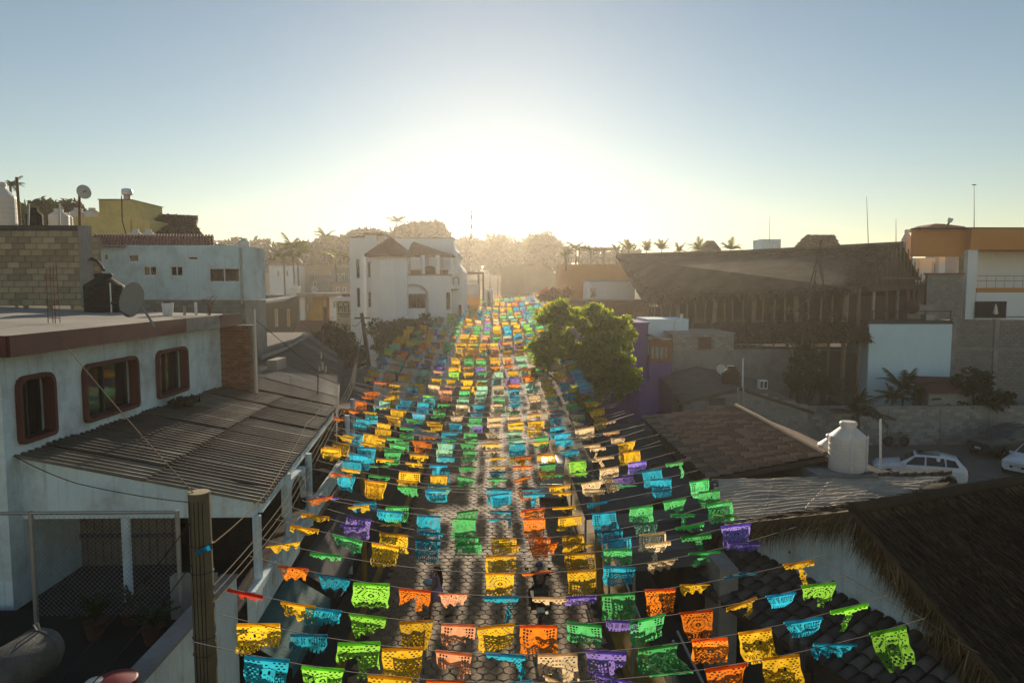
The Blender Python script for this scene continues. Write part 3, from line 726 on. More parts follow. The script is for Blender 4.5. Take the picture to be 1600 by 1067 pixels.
# canted face with slim windows
hs2 = [(X(576.5)-X(573), X(581.5)-X(573), Z(434), Z(410)), (X(576.5)-X(573), X(581.5)-X(573), Z(480), Z(456))]
MB().wall((X(573), y-.4), (X(590), y-.4), g0, Z(368), .3, hs2).build('wall', TW, tb)
for h in hs2: window(tb, X(573)+h[0]-.03, X(573)+h[1]+.03, h[2], h[3], y-.3, .09, 0, frame=TRIM)
MB().box((X(572.5), y-.45, Z(368)), (X(601), y+6, Z(364.5))).build('coping', TANW, tb)
MB().box((X(590)+.01, y+.3, Z(402)), (X(601), y+6, Z(368)-.01)).build('wall', TW, tb)
# octagonal turret
tc_ = V((X(609, 58.4), 58.4, 0)); rad = 30*58.4/1067
prof = []
oc = [(tc_.x+rad*cos(pi/8+k*pi/4), tc_.y+rad*.75*sin(pi/8+k*pi/4)) for k in range(8)]
MB().prism([(x, yy, g0) for x, yy in oc], (0, 0, Z(399)-g0)).build('turret', TW, tb)
ro = [(tc_.x+rad*1.3*cos(pi/8+k*pi/4), tc_.y+rad*1.05*sin(pi/8+k*pi/4), Z(398.5, 58.4)-.05) for k in range(8)]
apex = (tc_.x+.1, tc_.y, Z(372, 58.4))
tro = MB(); tro.add(ro+[apex]+[(a, b, c-.12) for a, b, c in ro], [(k, (k+1) % 8, 8) for k in range(8)]+[(k, 9+k, 9+(k+1) % 8, (k+1) % 8) for k in range(8)]+[tuple(range(16, 8, -1))])
TCLAY = M('faded_clay_roof', (.3, .17, .11), .9, .25, 2.2, .4)
tro.build('turret_roof', TCLAY, tb)
rg = MB()
for k in range(8):
    for j in range(9):
        s = j/9; A = V(ro[k]).lerp(V(ro[(k+1) % 8]), s); rg.tube(A+V((0, 0, .02)), A.lerp(V(apex), 1-abs(s-.5)*1.2 if 0 < j else 1)+V((0, 0, .05)), .07, .05, 5)
tag(rg.build('clay_tile', TCLAY, tb), kind='stuff')
# brown windows of the turret, on its front left
for (v0, v1) in ((412, 432), (459, 480)):
    window(tb, X(576, y)+.95*.6, X(582, y)+.55, Z(v1), Z(v0), y-.46, .05, 0, frame=TRIM, pane=BROWNP)
# front facade with terrace parapet
fx0, fx1 = X(596), X(706)
hA = (X(626)-fx0, X(667)-fx0, Z(481), Z(459))
MB().wall((fx0, y-1.2), (fx1, y-1.2), g0, Z(431), .35, [hA]).build('wall', TW, tb)
MB().box((fx1-.3, y-.84, g0), (fx1, y+5, Z(431))).build('side_wall', TW, tb)
MB().box((fx0-.1, y-1.3, Z(431)), (fx1+.1, y-.8, Z(429))).build('coping', TANW, tb)
MB().box((fx0, y-.84, Z(433)-.3), (fx1-.31, y+5, Z(433))).build('terrace_floor', CONC, tb)
window(tb, fx0+hA[0], fx0+hA[1], hA[2], hA[3], y-1.05, .07, 2, frame=BROWNP)
def archring(cx, z0, zs, ro_, ri_, yf, th, mat, nm):
    m = MB(); n = 14
    o_ = [(cx+ro_*cos(pi*k/n), yf, zs+ro_*.62*sin(pi*k/n)) for k in range(n+1)]; i_ = [(cx+ri_*cos(pi*k/n), yf, zs+ri_*.58*sin(pi*k/n)) for k in range(n+1)]
    o_ = [(cx+ro_, yf, z0)]+o_+[(cx-ro_, yf, z0)]; i_ = [(cx+ri_, yf, z0)]+i_+[(cx-ri_, yf, z0)]
    N = len(o_); b = [(p[0], p[1]-th, p[2]) for p in o_]; c = [(p[0], p[1]-th, p[2]) for p in i_]
    fs = []
    for k in range(N-1): fs += [(2*N+k, 2*N+k+1, 3*N+k+1, 3*N+k), (k, k+1, 2*N+k+1, 2*N+k), (N+k, 3*N+k, 3*N+k+1, N+k+1)]
    m.add(o_+i_+b+c, fs); return m.build(nm, mat, tb)
archring(X(646.5), g0+1, Z(459), X(671.5)-X(646.5), X(667)-X(646.5), y-1.201, .18, TRIM, 'arch_frame')
archring(X(589.5, y-1), g0+1, Z(418), X(595)-X(589.5), X(592.5)-X(589.5), y-.72, .25, TRIM, 'niche_frame')
MB().box((X(584), y-.72, g0), (X(596)-.02, y-.42, Z(405))).build('niche_wall', TW, tb)
window(tb, X(700)-.05, X(704), Z(483), Z(457), y-1.25, .05, 0, frame=BROWNP, pane=BROWNP)
# rear block and terrace pavilion
MB().box((X(618, 68), 68, g0), (X(709, 68), 70, Z(372.5, 68))).build('rear_wall', TW, tb)
MB().box((X(618, 68)-.1, 67.9, Z(372.5, 68)), (X(710, 68), 70.1, Z(371.3, 68))).build('coping', TANW, tb)
e_ = [(X(636, 60), 60, Z(399)), (X(712, 60), 60, Z(400)), (X(700, 66), 66, Z(399, 66)), (X(636, 66), 66, Z(399, 66))]
ap = (X(645, 62), 62.5, Z(377, 62))
pv_ = MB(); pv_.add(e_+[ap]+[(a, b, c-.15) for a, b, c in e_], [(0, 1, 4), (1, 2, 4), (2, 3, 4), (3, 0, 4)]+[(k, 5+k, 5+(k+1) % 4, (k+1) % 4) for k in range(4)]+[(8, 7, 6, 5)])
pv_.build('pavilion_roof', TCLAY, tb)
rg = MB()
for j in range(20):
    A = V(e_[0]).lerp(V(e_[1]), j/20); s = .9*(1-abs(j/20-.15)*.95); rg.tube(A+V((0, 0, .03)), A.lerp(V(ap), s)+V((0, 0, .04)), .07, .05, 5)
tag(rg.build('clay_tile', TCLAY, tb), kind='stuff')
for u, yy in ((634.5, 60), (661, 60), (684, 60), (706, 60.2), (640, 65.6), (668, 65.6), (690, 65.6)):
    MB().tube((X(u, yy), yy, Z(432)), (X(u, yy), yy, Z(399)), .2 if yy < 62 else .13, n=12).build('column', TW, tb)
MB().box((X(634, 65.6), 65.5, Z(432)), (X(700, 65.6), 65.8, Z(422, 65.6))).build('rear_parapet', TANW, tb)
for u0, u1 in ((636, 668), (668, 690), (690, 704)):
    m = MB(); xs0, xs1 = X(u0, 65.6), X(u1, 65.6); n = 8; zt_, zb_ = Z(399, 65.6), Z(405, 65.6)
    for k in range(n):
        a0, a1 = k/n, (k+1)/n; f = lambda s: zb_+(zt_-zb_)*.8*sin(pi*s)
        m.prism([(xs0+(xs1-xs0)*a0, 65.55, f(a0)), (xs0+(xs1-xs0)*a1, 65.55, f(a1)), (xs0+(xs1-xs0)*a1, 65.55, zt_), (xs0+(xs1-xs0)*a0, 65.55, zt_)], (0, .2, 0))
    m.build('arch', TANW, tb)
tbl = thing('terrace_table', 'round-backed brown terrace seat seen between the pavilion columns', 'furniture', at(673, 428, 63))
MB().lathe(at(672, 430, 63), [(.5, 0), (.62, .25), (.6, .5), (.42, .75), (.1, .85)], 14).build('seat', BROWNP, tbl)
# right wing with curved shoulder
w_ = [(706, 500), (724, 500), (724, 424), (721.5, 418), (716, 412), (713.5, 404), (714.5, 399), (717, 396), (712, 392), (709, 384), (708, 376), (706, 374)]
yy = 61.2
MB().prism([at(u, v, yy) for u, v in w_], (0, 8, 0)).build('shoulder_wall', TW, tb)
MB().prism([at(u, v, yy-.01) for u, v in ((702.5, 425), (716, 422), (717, 424), (717, 428), (702.5, 431))], (0, -1.2, 0)).build('balcony_block', TW, tb)
archring(X(712.5, 61), Z(445, 61), Z(436, 61), .3, .18, 61.19, .08, TRIM, 'lancet_frame')
MB().box((X(717, 61), 60.8, Z(500, 61)), (X(721, 61), 61.19, Z(476, 61))).build('doorway', BROWNP, tb)
MB().box((X(702), 59, Z(454)), (X(717, 61), 61.19, Z(451))).build('ledge', TRIM, tb)
# ================================================================== RIGHT: near thatched house
th = thing('thatched_house', 'white-walled house with a big dark palm-thatch roof and hanging fringe in the lower right corner', 'house', (9, 13, 0))
G = lambda t, z: V((8.2-.37*t, 13.8+.93*t, z))             # gable plane, turned 21 degrees from the street
RD = V((.93, .37, 0)); GD = V((-.37, .93, 0))
pk = G(.57, 5.42); nearE = G(-3.4, 2.75); farE = G(5.3, 3.5)
rdg = pk+RD*7.5
OV = RD*-.35
MB().prism([G(-3.2, 0), G(5.2, 0), G(5.2, 3.35), G(.57, 5.2), G(-3.2, 2.7)], RD*.25).build('gable_wall', WHITE, th)
THD = thatchmat('dark_palm_thatch', (.05, .04, .03), 2.6)
thatch_face(th, [pk+OV, rdg, nearE+RD*7.5, nearE+OV], 9000, .55, .011, .02, THD, .1)
thatch_face(th, [pk+OV, rdg, farE+RD*7.5, farE+OV], 2500, .55, .011, .02, THD, .1)
MB().path([pk+OV+V((0, 0, .04)), rdg+V((0, 0, .04))], .13, 8).build('ridge_roll', THD, th)
pts, ds = [], []
for A, B, n, ln in ((pk, nearE, 2600, 1), (pk, farE, 900, .8)):
    for _ in range(n):
        s = random.random(); p_ = A.lerp(B, s)+OV*random.uniform(.2, 1.15)+V((0, 0, -.1+jit(.07)))
        pts.append(p_); ds.append(V((-.3+jit(.25), jit(.3), -1))+(B-A).normalized()*.5*random.random())
FRG = thatchmat('straw_fringe', (.16, .115, .06), 2.4)
blades('thatch_fringe', th, pts, ds, .62, .008, FRG, .16, .1)
pts = [nearE.lerp(pk, random.random()*.35)+OV*random.uniform(.2, 1.2)+V((0, 0, -.1)) for _ in range(1500)]
blades('thatch_fringe', th, pts, [V((-.25+jit(.2), -.2, -1))]*1500, .85, .009, FRG, .15, .1)
for k in range(5):
    c = G(-2.6+k*1.3, 2.9+.2*k); MB().lathe(c-RD*.02, [(.03, 0), (.012, .05)], 8).build('wall_hook', RUST, th)
# barrel tile awning roof below it
tr2 = thing('tiled_porch_roof', 'dark barrel-tile porch roof sloping to the street below the white gable wall', 'roof', (7, 14, 3))
T0, T1 = G(4.4, 3.28), G(-3.6, 3.28); DN = RD*-1.65+V((0, 0, -.72))
dk = [T0, T1, T1+DN, T0+DN]
MB().add([p_-V((0, 0, .03)) for p_ in dk]+[p_-V((0, 0, .15)) for p_ in dk], [(3, 2, 1, 0), (4, 5, 6, 7), (0, 1, 5, 4), (1, 2, 6, 5), (2, 3, 7, 6), (3, 0, 4, 7)]).build('roof_deck', WOODD, tr2)
def tile_mesh(name, w_, l_, h_, mat, n=6, th=.016):
    """half-round tile: axis along +Y (down-slope), wider at the lower end"""
    vs = []
    for y_, ex in ((0, .86), (l_, 1.08)):
        for rr, dz in ((1, 0), (.86, -th)):
            for k in range(n+1):
                t = pi*k/n; vs.append((cos(t)*w_/2*ex*rr, y_, sin(t)*h_*ex*rr+(0.02 if y_ else 0)+dz*.2))
    m = n+1; fs = []
    for k in range(n): fs += [(k, k+1, 2*m+k+1, 2*m+k), (m+k+1, m+k, 3*m+k, 3*m+k+1), (2*m+k, 2*m+k+1, 3*m+k+1, 3*m+k), (k+1, k, m+k, m+k+1)]
    me = bpy.data.meshes.new(name); me.from_pydata(vs, [], fs); me.materials.append(mat); me.shade_smooth(); return me
def lay_tiles(parent, P0, P1, D, me_list, w_, l_, name='roof_tile', cover=1.0):
    """rows of tiles: P0->P1 along the top, D down the slope"""
    P0, P1, D = V(P0), V(P1), V(D); e = (P1-P0); L = e.length; e = e/L; dn = D.normalized(); nr = e.cross(dn)
    if nr.z < 0: nr = -nr
    x = dn.cross(nr)
    nc, nrw = int(L/w_), max(1, int(D.length/l_)); out = []
    for i in range(nc):
        for j in range(nrw):
            c = P0+e*((i+.5)*L/nc)+dn*(j*D.length/nrw)+nr*(.012+.006*j*0)
            ry = jit(.03); mt = Matrix((x, dn, nr)).transposed().to_4x4()@Matrix.Rotation(jit(.05), 4, 'Z')@Matrix.Rotation(jit(.03), 4, 'X')
            o = link(name, random.choice(me_list), parent)
            mt.translation = c+nr*jit(.008)-OFF[parent.name]; o.matrix_local = mt; out.append(o)
    return out
tms = [tile_mesh('roof_tile', .27, .44, .085, m) for m in (DTILE, DTILE, M('worn_cement_tile', (.13, .115, .1), .8, .4, 3, .5))]
lay_tiles(tr2, T0, T1, DN, tms, .29, .36)
po = thing('white_wall_pillar', 'pale wall end standing under the corner of the barrel-tile roof', 'wall', (5.4, 16, 0))
q = at(1135, 900, 16.2); MB().box((q.x-.2, 16.1, .15), (q.x+.26, 17.2, za(890, 16.2))).build('wall', CONC, po)  # grey concrete tone carries the shade on this white wall end
pb_ = thing('plastic_sheet', 'grey plastic sheet hanging from the porch roof edge', 'sheet', at(1240, 990, 13.2))
mm = MB(); n = 8; q0 = at(1236, 988, 13.4); q1 = at(1262, 1010, 13.0)
vs = [q0.lerp(q1, i/n)+V((.05*sin(i*2.1), .05*cos(i*1.7), -j*.13)) for j in range(7) for i in range(n+1)]
solid(mm.add(vs, [(j*(n+1)+i, j*(n+1)+i+1, (j+1)*(n+1)+i+1, (j+1)*(n+1)+i) for j in range(6) for i in range(n)]).build('sheet', CANVAS, pb_, True), .006)
sh = thing('dark_shop_house', 'dark street-level shop rooms under the roofs along the right pavement', 'building', (7, 18, 0))
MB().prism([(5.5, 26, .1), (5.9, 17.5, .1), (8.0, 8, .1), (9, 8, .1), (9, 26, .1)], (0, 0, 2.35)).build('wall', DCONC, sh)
for k, yy in enumerate((10.6, 12.4, 14.2, 19, 21.2, 23.4)):
    xx = {0: 7.35, 1: 6.95, 2: 6.55}.get(k, 5.75-(yy-17.5)*.04)
    MB().box((xx-.12, yy-.5, .2), (xx+.1, yy+.4, 2.1)).build('door', WOODD, sh)
# tarp-and-sheet roof, sunlit
tp = thing('pale_sheet_roof', 'crumpled pale fibre-sheet roof catching the sun in front of the cream water tanks', 'roof', (9, 19, 4))
c00, c10, c11, c01 = at(1112, 749, 21.1), at(1485, 741, 22), at(1345, 804, 16.7), at(1135, 830, 17.4)
def crumple(parent, a, b, c, d, mat, nu=90, nv=90, wl=18, amp=.035, cr=.07, name='roof_sheet'):
    """a->b far edge, d->c near edge; corrugations run along a->b"""
    vs = []
    for j in range(nv+1):
        for i in range(nu+1):
            s, t = i/nu, j/nv; p_ = a.lerp(b, s).lerp(d.lerp(c, s), t)
            warp = mnoise.noise(p_*.8)*.5
            z = amp*sin(2*pi*(t*wl+warp*.9))+cr*mnoise.noise(V((p_.x*1.1, p_.y*2.4, 3)))+cr*.5*abs(mnoise.noise(V((p_.x*3.1, p_.y*3.4, 9))))
            vs.append(p_+V((0, 0, z)))
    idx = np.arange((nu+1)*(nv+1)).reshape(nv+1, nu+1)
    F = np.stack([idx[:-1, :-1], idx[:-1, 1:], idx[1:, 1:], idx[1:, :-1]], -1).reshape(-1, 4)
    o = npmesh(name, [tuple(v) for v in vs], F[:, ::-1], mat, parent, True); solid(o, .01); return o
for k in range(4):
    s0, s1 = k/4, (k+1.04)/4
    crumple(tp, c00.lerp(c10, s0), c00.lerp(c10, s1), c01.lerp(c11, s1), c01.lerp(c11, s0), [TARP, M('grey_fibre_sheet', (.46, .38, .28), .65, .25, 1.2, .4, dirt=(.16, .15, .14))][k % 2], 40, 110, 17, .03, .06+.02*(k > 1))
MB().prism([(c00.x+.1, c00.y, 0), (c10.x, c10.y, 0), (c11.x, c11.y, 0), (c01.x+.1, c01.y, 0)][::-1], (0, 0, 3.75)).build('wall', DCONC, tp)
for k in range(10):
    s = random.random(); q = c01.lerp(c11, s)
    MB().obox(c00.lerp(c10, .62+.038*k)+V((0, -.1, .1)), V((.2, .05, .02)), V((-.03, .12, 0)), V((0, 0, .05+jit(.03)))).build('weight_stone', DCONC, tp)
ml = thing('dark_cloth_edge', 'dark crumpled cloth hanging over the street edge of the pale sheet roof', 'cloth', at(1100, 800, 18))
a_, b_, c_, d_ = at(1045, 775, 20.6), at(1120, 752, 21), at(1150, 835, 17.3), at(1080, 830, 18.2)
crumple(ml, a_, b_, c_, d_, CANVAS, 40, 40, 3, .05, .16, 'cloth')
# small corrugated porch roof over the right pavement
cr_ = thing('corrugated_porch_roof', 'small dark corrugated porch roof over the right pavement', 'roof', (4.5, 18, 3))
k0, k1, k2, k3 = at(1062, 792, 21), at(1132, 878, 17), at(985, 893, 16.9), at(948, 806, 20.9)
for k in range(4):
    t0, t1 = k/4, (k+1.05)/4; corr_sheet(cr_, k0.lerp(k1, t0), k0.lerp(k1, t1), k3.lerp(k2, t0), k3.lerp(k2, t1), [CORR2, CANVAS, CORR2, CORR][k], .18, .02, 4, lift=.02*(k % 2))
for q in (k2, k3): MB().tube((q.x+.1, q.y, .13), (q.x+.1, q.y, q.z-.03), .04).build('post', STEEL, cr_)
# canvas awnings over the right pavement
def awning(label, q, mat, sag=.25, post=(0, 1)):
    t = thing('canvas_awning', label, 'awning', q[0]); vs = []; n = 14
    for j in range(n+1):
        for i in range(n+1):
            s, u_ = i/n, j/n; p_ = q[0].lerp(q[1], s).lerp(q[3].lerp(q[2], s), u_)
            vs.append(p_-V((0, 0, sag*sin(pi*s)*sin(pi*u_)+.04*sin(s*19)*u_)))
    o = MB().add(vs, [(j*(n+1)+i, (j+1)*(n+1)+i, (j+1)*(n+1)+i+1, j*(n+1)+i+1) for j in range(n) for i in range(n)]).build('canvas', mat, t, True); solid(o, .01)
    for k in post:
        p_ = q[k]; MB().tube((p_.x, p_.y, .13), (p_.x, p_.y, p_.z), .035).build('post', STEEL, t)
    return t
awning('farther dark grey canvas awning over the right pavement', [at(926, 668, 34), at(1008, 656, 35), at(1062, 724, 27), at(968, 728, 26.5)], CANVAS, .2, (0, 3))
awning('nearer dark grey canvas awning over the right pavement, by the orange flags', [at(893, 745, 26), at(1066, 726, 26.6), at(1098, 765, 22.6), at(915, 812, 21.2)], CANVAS, .25, (0, 3))
# slab tile roof
st = thing('slab_tile_roof', 'brown weathered flat-tile hip roof left of the cream water tanks', 'roof', (9, 27, 4))
r0, r1 = at(1150, 636, 30.5), at(1290, 712, 22.2); e0_, e1_ = at(1005, 652, 32.5), at(1108, 748, 22.9)
st_deck = [r0, r1, e1_, e0_]
MB().add([p_-V((0, 0, .03)) for p_ in st_deck]+[p_-V((0, 0, .2)) for p_ in st_deck], [(0, 1, 2, 3), (7, 6, 5, 4), (0, 4, 5, 1), (1, 5, 6, 2), (2, 6, 7, 3), (3, 7, 4, 0)]).build('roof_deck', WOODD, st)
MB().path([r0+V((0, 0, .08)), r0.lerp(r1, .3)+V((0, 0, .1)), r0.lerp(r1, .65)+V((0, 0, .07)), r1+V((0, 0, .07))], .095, 8).build('ridge_cap', M('ridge_mortar', (.24, .19, .135), .9, .25, 2, .5), st)
smes = []
for m in (BTILE, M('worn_brown_tile', (.33, .225, .15), .85, .4, 2.5, .5), M('dark_brown_tile', (.21, .145, .1), .85, .4, 2.5, .5)):
    b_ = MB(); W_, L_ = .31, .56
    for k in range(3):                                        # three rolls across the tile
        x0 = -W_/2+k*W_/3; mid = x0+W_/6
        b_.add([(x0, 0, 0), (mid, 0, .055), (x0+W_/3, 0, 0), (x0, L_, .065), (mid, L_, .125), (x0+W_/3, L_, .065), (x0, L_, 0), (x0+W_/3, L_, 0), (mid, L_, .04)], [(0, 3, 4, 1), (1, 4, 5, 2), (3, 6, 8, 4), (4, 8, 7, 5)])
    me = bpy.data.meshes.new('roof_tile'); me.from_pydata(b_.v, [], b_.f); me.materials.append(m); smes.append(me)
nc, nr_ = 26, 9
for j in range(nr_):
    for i in range(nc):
        s = (i+.5)/nc; A, B = r0.lerp(r1, s), e0_.lerp(e1_, s); dn = (B-A).normalized(); ee = (r1-r0).normalized(); nn = ee.cross(dn); nn = -nn if nn.z < 0 else nn
        ee2 = dn.cross(nn); mt = Matrix((ee2, dn, nn)).transposed().to_4x4()@Matrix.Rotation(jit(.03), 4, 'Z')@Matrix.Rotation(jit(.025), 4, 'X')
        ww = (r0.lerp(r1, (i+1)/nc)-r0.lerp(r1, i/nc)).length*(1-j/nr_)+(e0_.lerp(e1_, (i+1)/nc)-e0_.lerp(e1_, i/nc)).length*(j/nr_)
        mt = mt@Matrix.Diagonal((ww/W_*.99, (B-A).length/nr_/L_*1.12, 1, 1))
        o = link('roof_tile', random.choice(smes), st); mt.translation = A.lerp(B, j/nr_)+nn*(.012+jit(.006))-OFF[st.name]; o.matrix_local = mt
MB().prism([(e0_.x+.3, e0_.y-.5, 0), (r0.x+3, r0.y-.5, 0), (r1.x+3, r1.y+.5, 0), (e1_.x+.3, e1_.y+.3, 0)], (0, 0, 3.6)).build('wall', DCONC, st)
bk_ = [r0, r1, r1+V((3.2, .4, -1.3)), r0+V((3.2, .4, -1.3))]
MB().add([*bk_]+[p_-V((0, 0, .15)) for p_ in bk_], [(3, 2, 1, 0), (4, 5, 6, 7), (2, 3, 7, 6), (0, 3, 7, 4), (1, 2, 6, 5)]).build('rear_slope', BTILE, st)
# low gabled house with grey sheet roof behind it
lg = thing('grey_gabled_house', 'low house with block gable and grey corrugated roof behind the brown tile roof', 'house', (13, 40, 0))
y = 38; P = lambda u, v: at(u, v, y)
gb = [P(1068, 640), P(1262, 655), P(1262, 640), P(1157, 607), P(1068, 629)]
yy = y
blocks(lg, (gb[0].x, y), (gb[2].x, y), 1.2, gb[3].z-.1, .4, .2, [BLOCKG, CONC], joined=True, t=.12, core=False, clip=lambda a_, z_: z_ < gb[4].z+(gb[3].z-gb[4].z)*min((a_)/(gb[3].x-gb[4].x), (gb[2].x-gb[0].x-a_)/(gb[2].x-gb[3].x))-.12)
MB().prism([(gb[0].x, y+.01, 0), (gb[2].x, y+.01, 0), (gb[2].x, y+.01, gb[2].z-.08), (gb[3].x, y+.01, gb[3].z-.08), (gb[4].x, y+.01, gb[4].z-.08)], (0, .18, 0)).build('gable_wall', MORT, lg)
rf0, rf1 = P(1157, 606), at(1087, 572, 47)
corr_sheet(lg, rf0, rf1, P(1062, 628), at(1030, 588, 46), CORR, .25, .02, 5)
corr_sheet(lg, rf1, rf0, at(1180, 592, 47), P(1270, 643), CORR, .25, .02, 5)
MB().path([P(1060, 631), P(1157, 608), P(1272, 645)], .1, 6).build('verge', WOODD, lg)
MB().box((xa(1111, y), y-.09, za(634, y)), (xa(1137, y), y-.07, za(623, y))).build('window', DARKM, lg)
tinaco('black water tank on the grey gabled roof beside a pale dish', at(1142, 602, 40), 14*40/1067, 31*40/1067, BLACKP, pipe=False)
sk_ = thing('tank_stand', 'concrete stand under the black tank on the gabled roof', 'stand', at(1140, 606, 40)); q = at(1141, 603, 40); MB().box((q.x-.75, 39.5, q.z-.5), (q.x+.75, 40.5, q.z-.01)).build('stand', CONC, sk_)
dish('pale dish on the block house wall behind the black roof tank', at(1127, 577, 42.5), 8*42.5/1067, (.1, -.95, .3), M('pale_dish', (0, 0, 0)), at(1127, 590, 43.4), .12)
for k, (u0, v0, u1, v1, yy) in enumerate(((1160, 605, 1161, 560, 38.4), (1153, 640, 1153, 606, 37.5), (1162, 642, 1161, 604, 37.3))):
    q = thing('standpipe', ['tall slanting pale pipe above the block gable peak', 'left of two thin pipes before the block gable', 'right of two thin pipes before the block gable'][k], 'pipe', at(u0, v0, yy)); MB().tube(at(u0, v0+4, yy), at(u1, v1, yy), .05).build('pipe', WFRAME if k == 0 else STEEL, q)
ac = thing('air_conditioner', 'white air-conditioner box with dark vents on the grey roof slope', 'air conditioner', at(1191, 606, 41)); q = at(1191, 607, 41)
MB().box(q+V((-.25, -.2, 0)), q+V((.25, .2, .52))).build('case', WFRAME, ac)
for s in (-.12, .12): MB().box(q+V((s-.08, -.225, .06)), q+V((s+.08, -.203, .46))).build('vent', DARKM, ac)
# cream tanks on the sheet roof
q = at(1323, 733, 22); tinaco('big cream water tank sunlit on the roof edge at right, with white pipes', q, 29*22/1067*.97, 78*22/1067, TANKW, n=40)
q = at(1300, 731, 23.4); tinaco('smaller cream water tank half hidden behind the big sunlit one', q, 23*23.4/1067, 55*23.4/1067, TANKW)
for u, v0, v1, yy, lb in ((1331, 730, 660, 21.2, 'white pipe standing right in front of the big cream tank'), (1376, 728, 655, 22.3, 'separate white pipe standing right of the big cream tank')):
    pz = thing('standpipe', lb, 'pipe', at(u, v0, yy)); MB().tube(at(u, v0+8, yy), at(u, v1, yy), .035).build('pipe', WFRAME, pz)
rs = thing('tank_roof_slab', 'cement roof slab under the cream water tanks', 'roof', at(1320, 735, 22)); q = at(1320, 733, 22)
MB().box((q.x-1.2, 21.3, 0), (q.x+.75, 24.0, q.z-.005)).build('slab', CONC, rs)
# yard wall and beyond
yw = thing('yard_wall', 'grey cement block yard wall behind the bicycle and the dark pickup', 'wall', (27, 43, 0))
y = 43.2
blocks(yw, (xa(1272, y), y), (38, y), 0, za(642, y), .42, .21, [BLOCKG, CONC, M('pale_grey_block', (.36, .35, .32), .95, .2, 3, .5)], joined=True, t=.16, proud=.012, gap=.012)
MB().box((xa(1270, y), y-.05, za(642, y)), (38, y+.25, za(637, y))).build('coping', CONC, yw)
for u in (1272, 1400, 1483, 1560): MB().box((xa(u, y)-.16, y-.06, 0), (xa(u, y)+.16, y+.22, za(642, y)-.002)).build('pillar', CONC, yw)
gw2 = thing('grey_retaining_wall', 'stained grey retaining wall below the big thatched hall', 'wall', (22, 50, 0)); y = 50
MB().wall((xa(1148, y), y), (xa(1362, y), y), 0, za(545, y), .4).build('wall', CONC, gw2)
MB().box((xa(1148, y), y-.06, za(546, y)), (xa(1362, y), y+.42, za(543.5, y))).build('coping', DCONC, gw2)
MB().path([at(1150, 538, y), at(1250, 539, y), at(1258, 548, y)], .03).build('rail', STEEL, gw2)
for u in (1160, 1185, 1210, 1235): MB().tube((xa(u, y), y, za(546, y)), (xa(u, y), y, za(538, y)), .025).build('post', STEEL, gw2)
ww = thing('white_block', 'plain white rendered wall block right of the thatched hall', 'wall', (28, 47, 0)); y = 47
MB().box((xa(1361, y), y, 0), (xa(1491, y), y+3, za(507, y))).build('wall', M('cool_white_plaster', (.6, .79, .86), .9, .07, .6, .2, streak=.2), ww)
MB().box((xa(1360, y), y-.05, za(507, y)), (xa(1492, y), y+3.05, za(503, y))).build('coping', DCONC, ww)
bl = thing('grey_block_wall', 'tall rough grey block wall with columns at the right edge', 'wall', (33, 46, 0))
b0, b1 = (xa(1493, 47.3), 47.3), (39.5, 44.6)
L_ = (V((*b1, 0))-V((*b0, 0))).length
blocks(bl, b0, b1, 1.5, za(500, 47), .4, .2, [BLOCKG, BLOCKG, M('dusty_grey_block', (.26, .25, .23), .95, .2, 3, .6)], joined=True, t=.2, proud=.025, gap=.03)
for s in (0, .33, .66): 
    q = V((*b0, 0)).lerp(V((*b1, 0)), s); MB().box((q.x-.16, q.y-.1, 0), (q.x+.16, q.y+.22, za(499, 47))).build('column', CONC, bl)
MB().obox(V((*b0, 0)).lerp(V((*b1, 0)), .5)+V((0, 0, za(548, 46))), (V((*b1, 0))-V((*b0, 0)))/2, V((.02, .08, 0)), V((0, 0, .12))).build('tie_beam', CONC, bl)
rr_ = thing('rust_red_roof', 'small dark red sheet roof in front of the white block wall', 'roof', at(1440, 600, 45.5)); y = 45.5
q = [at(1415, 587, y), at(1492, 589, y), at(1505, 612, y-2), at(1447, 612, y-2)]
MB().add(q+[p_-V((0, 0, .12)) for p_ in q], [(3, 2, 1, 0), (4, 5, 6, 7), (0, 3, 7, 4), (2, 3, 7, 6), (0, 1, 5, 4), (1, 2, 6, 5)]).build('roof', REDP, rr_)
MB().box((q[0].x+.5, y-1.8, 0), (q[1].x, y-.1, q[3].z-.13)).build('wall', CONC, rr_)
# ================================================================== big thatched hall
POSTW = M('pale_timber', (.32, .25, .17), .85, .3, 3, .3)
ph = thing('thatched_hall', 'huge dark thatched hall with open timber storey on the right', 'building', (22, 60, 0))
R0, R1, F0, F1, B1, B0 = V((13.1, 74, 13.5)), V((34.8, 58, 13.75)), V((13.4, 62, 9.0)), V((25.4, 47.5, 10.15)), V((42.5, 67, 10.4)), V((21, 86, 9))
thatch_face(ph, [R0, R1, F1, F0], 12000, .9, .03, .06, jt=.14)
thatch_face(ph, [R1, R0, B0, B1], 900, .9, .03, .06, jt=.14)
MB().path([R0+V((0, 0, .1)), R0.lerp(R1, .5)+V((0, 0, -.05)), R1+V((0, 0, .12))], .3, 8).build('ridge_roll', THATCH, ph)
pts = [F0.lerp(F1, random.random())+V((jit(.1), jit(.1), jit(.15)-.05)) for _ in range(1500)]
blades('thatch_fringe', ph, pts, [V((jit(.2), -.4, -1))]*1500, .42, .03, THATCH, .15)
gp = [R1+V((-.4, .25, -.6)), F1+V((.6, .7, .15)), B1+V((-1, -.6, .1))]
MB().add(gp, [(0, 1, 2)]).build('gable_screen', WOODD, ph)
for k in range(16):
    s = (k+.5)/16; q = F1.lerp(B1, s)+V((.25, -.2, .15)); hh = (1-abs(2*s-1))*4.2
    MB().tube(q, q+V((0, 0, max(.3, hh-.3))), .05).build('gable_slat', WOOD, ph)
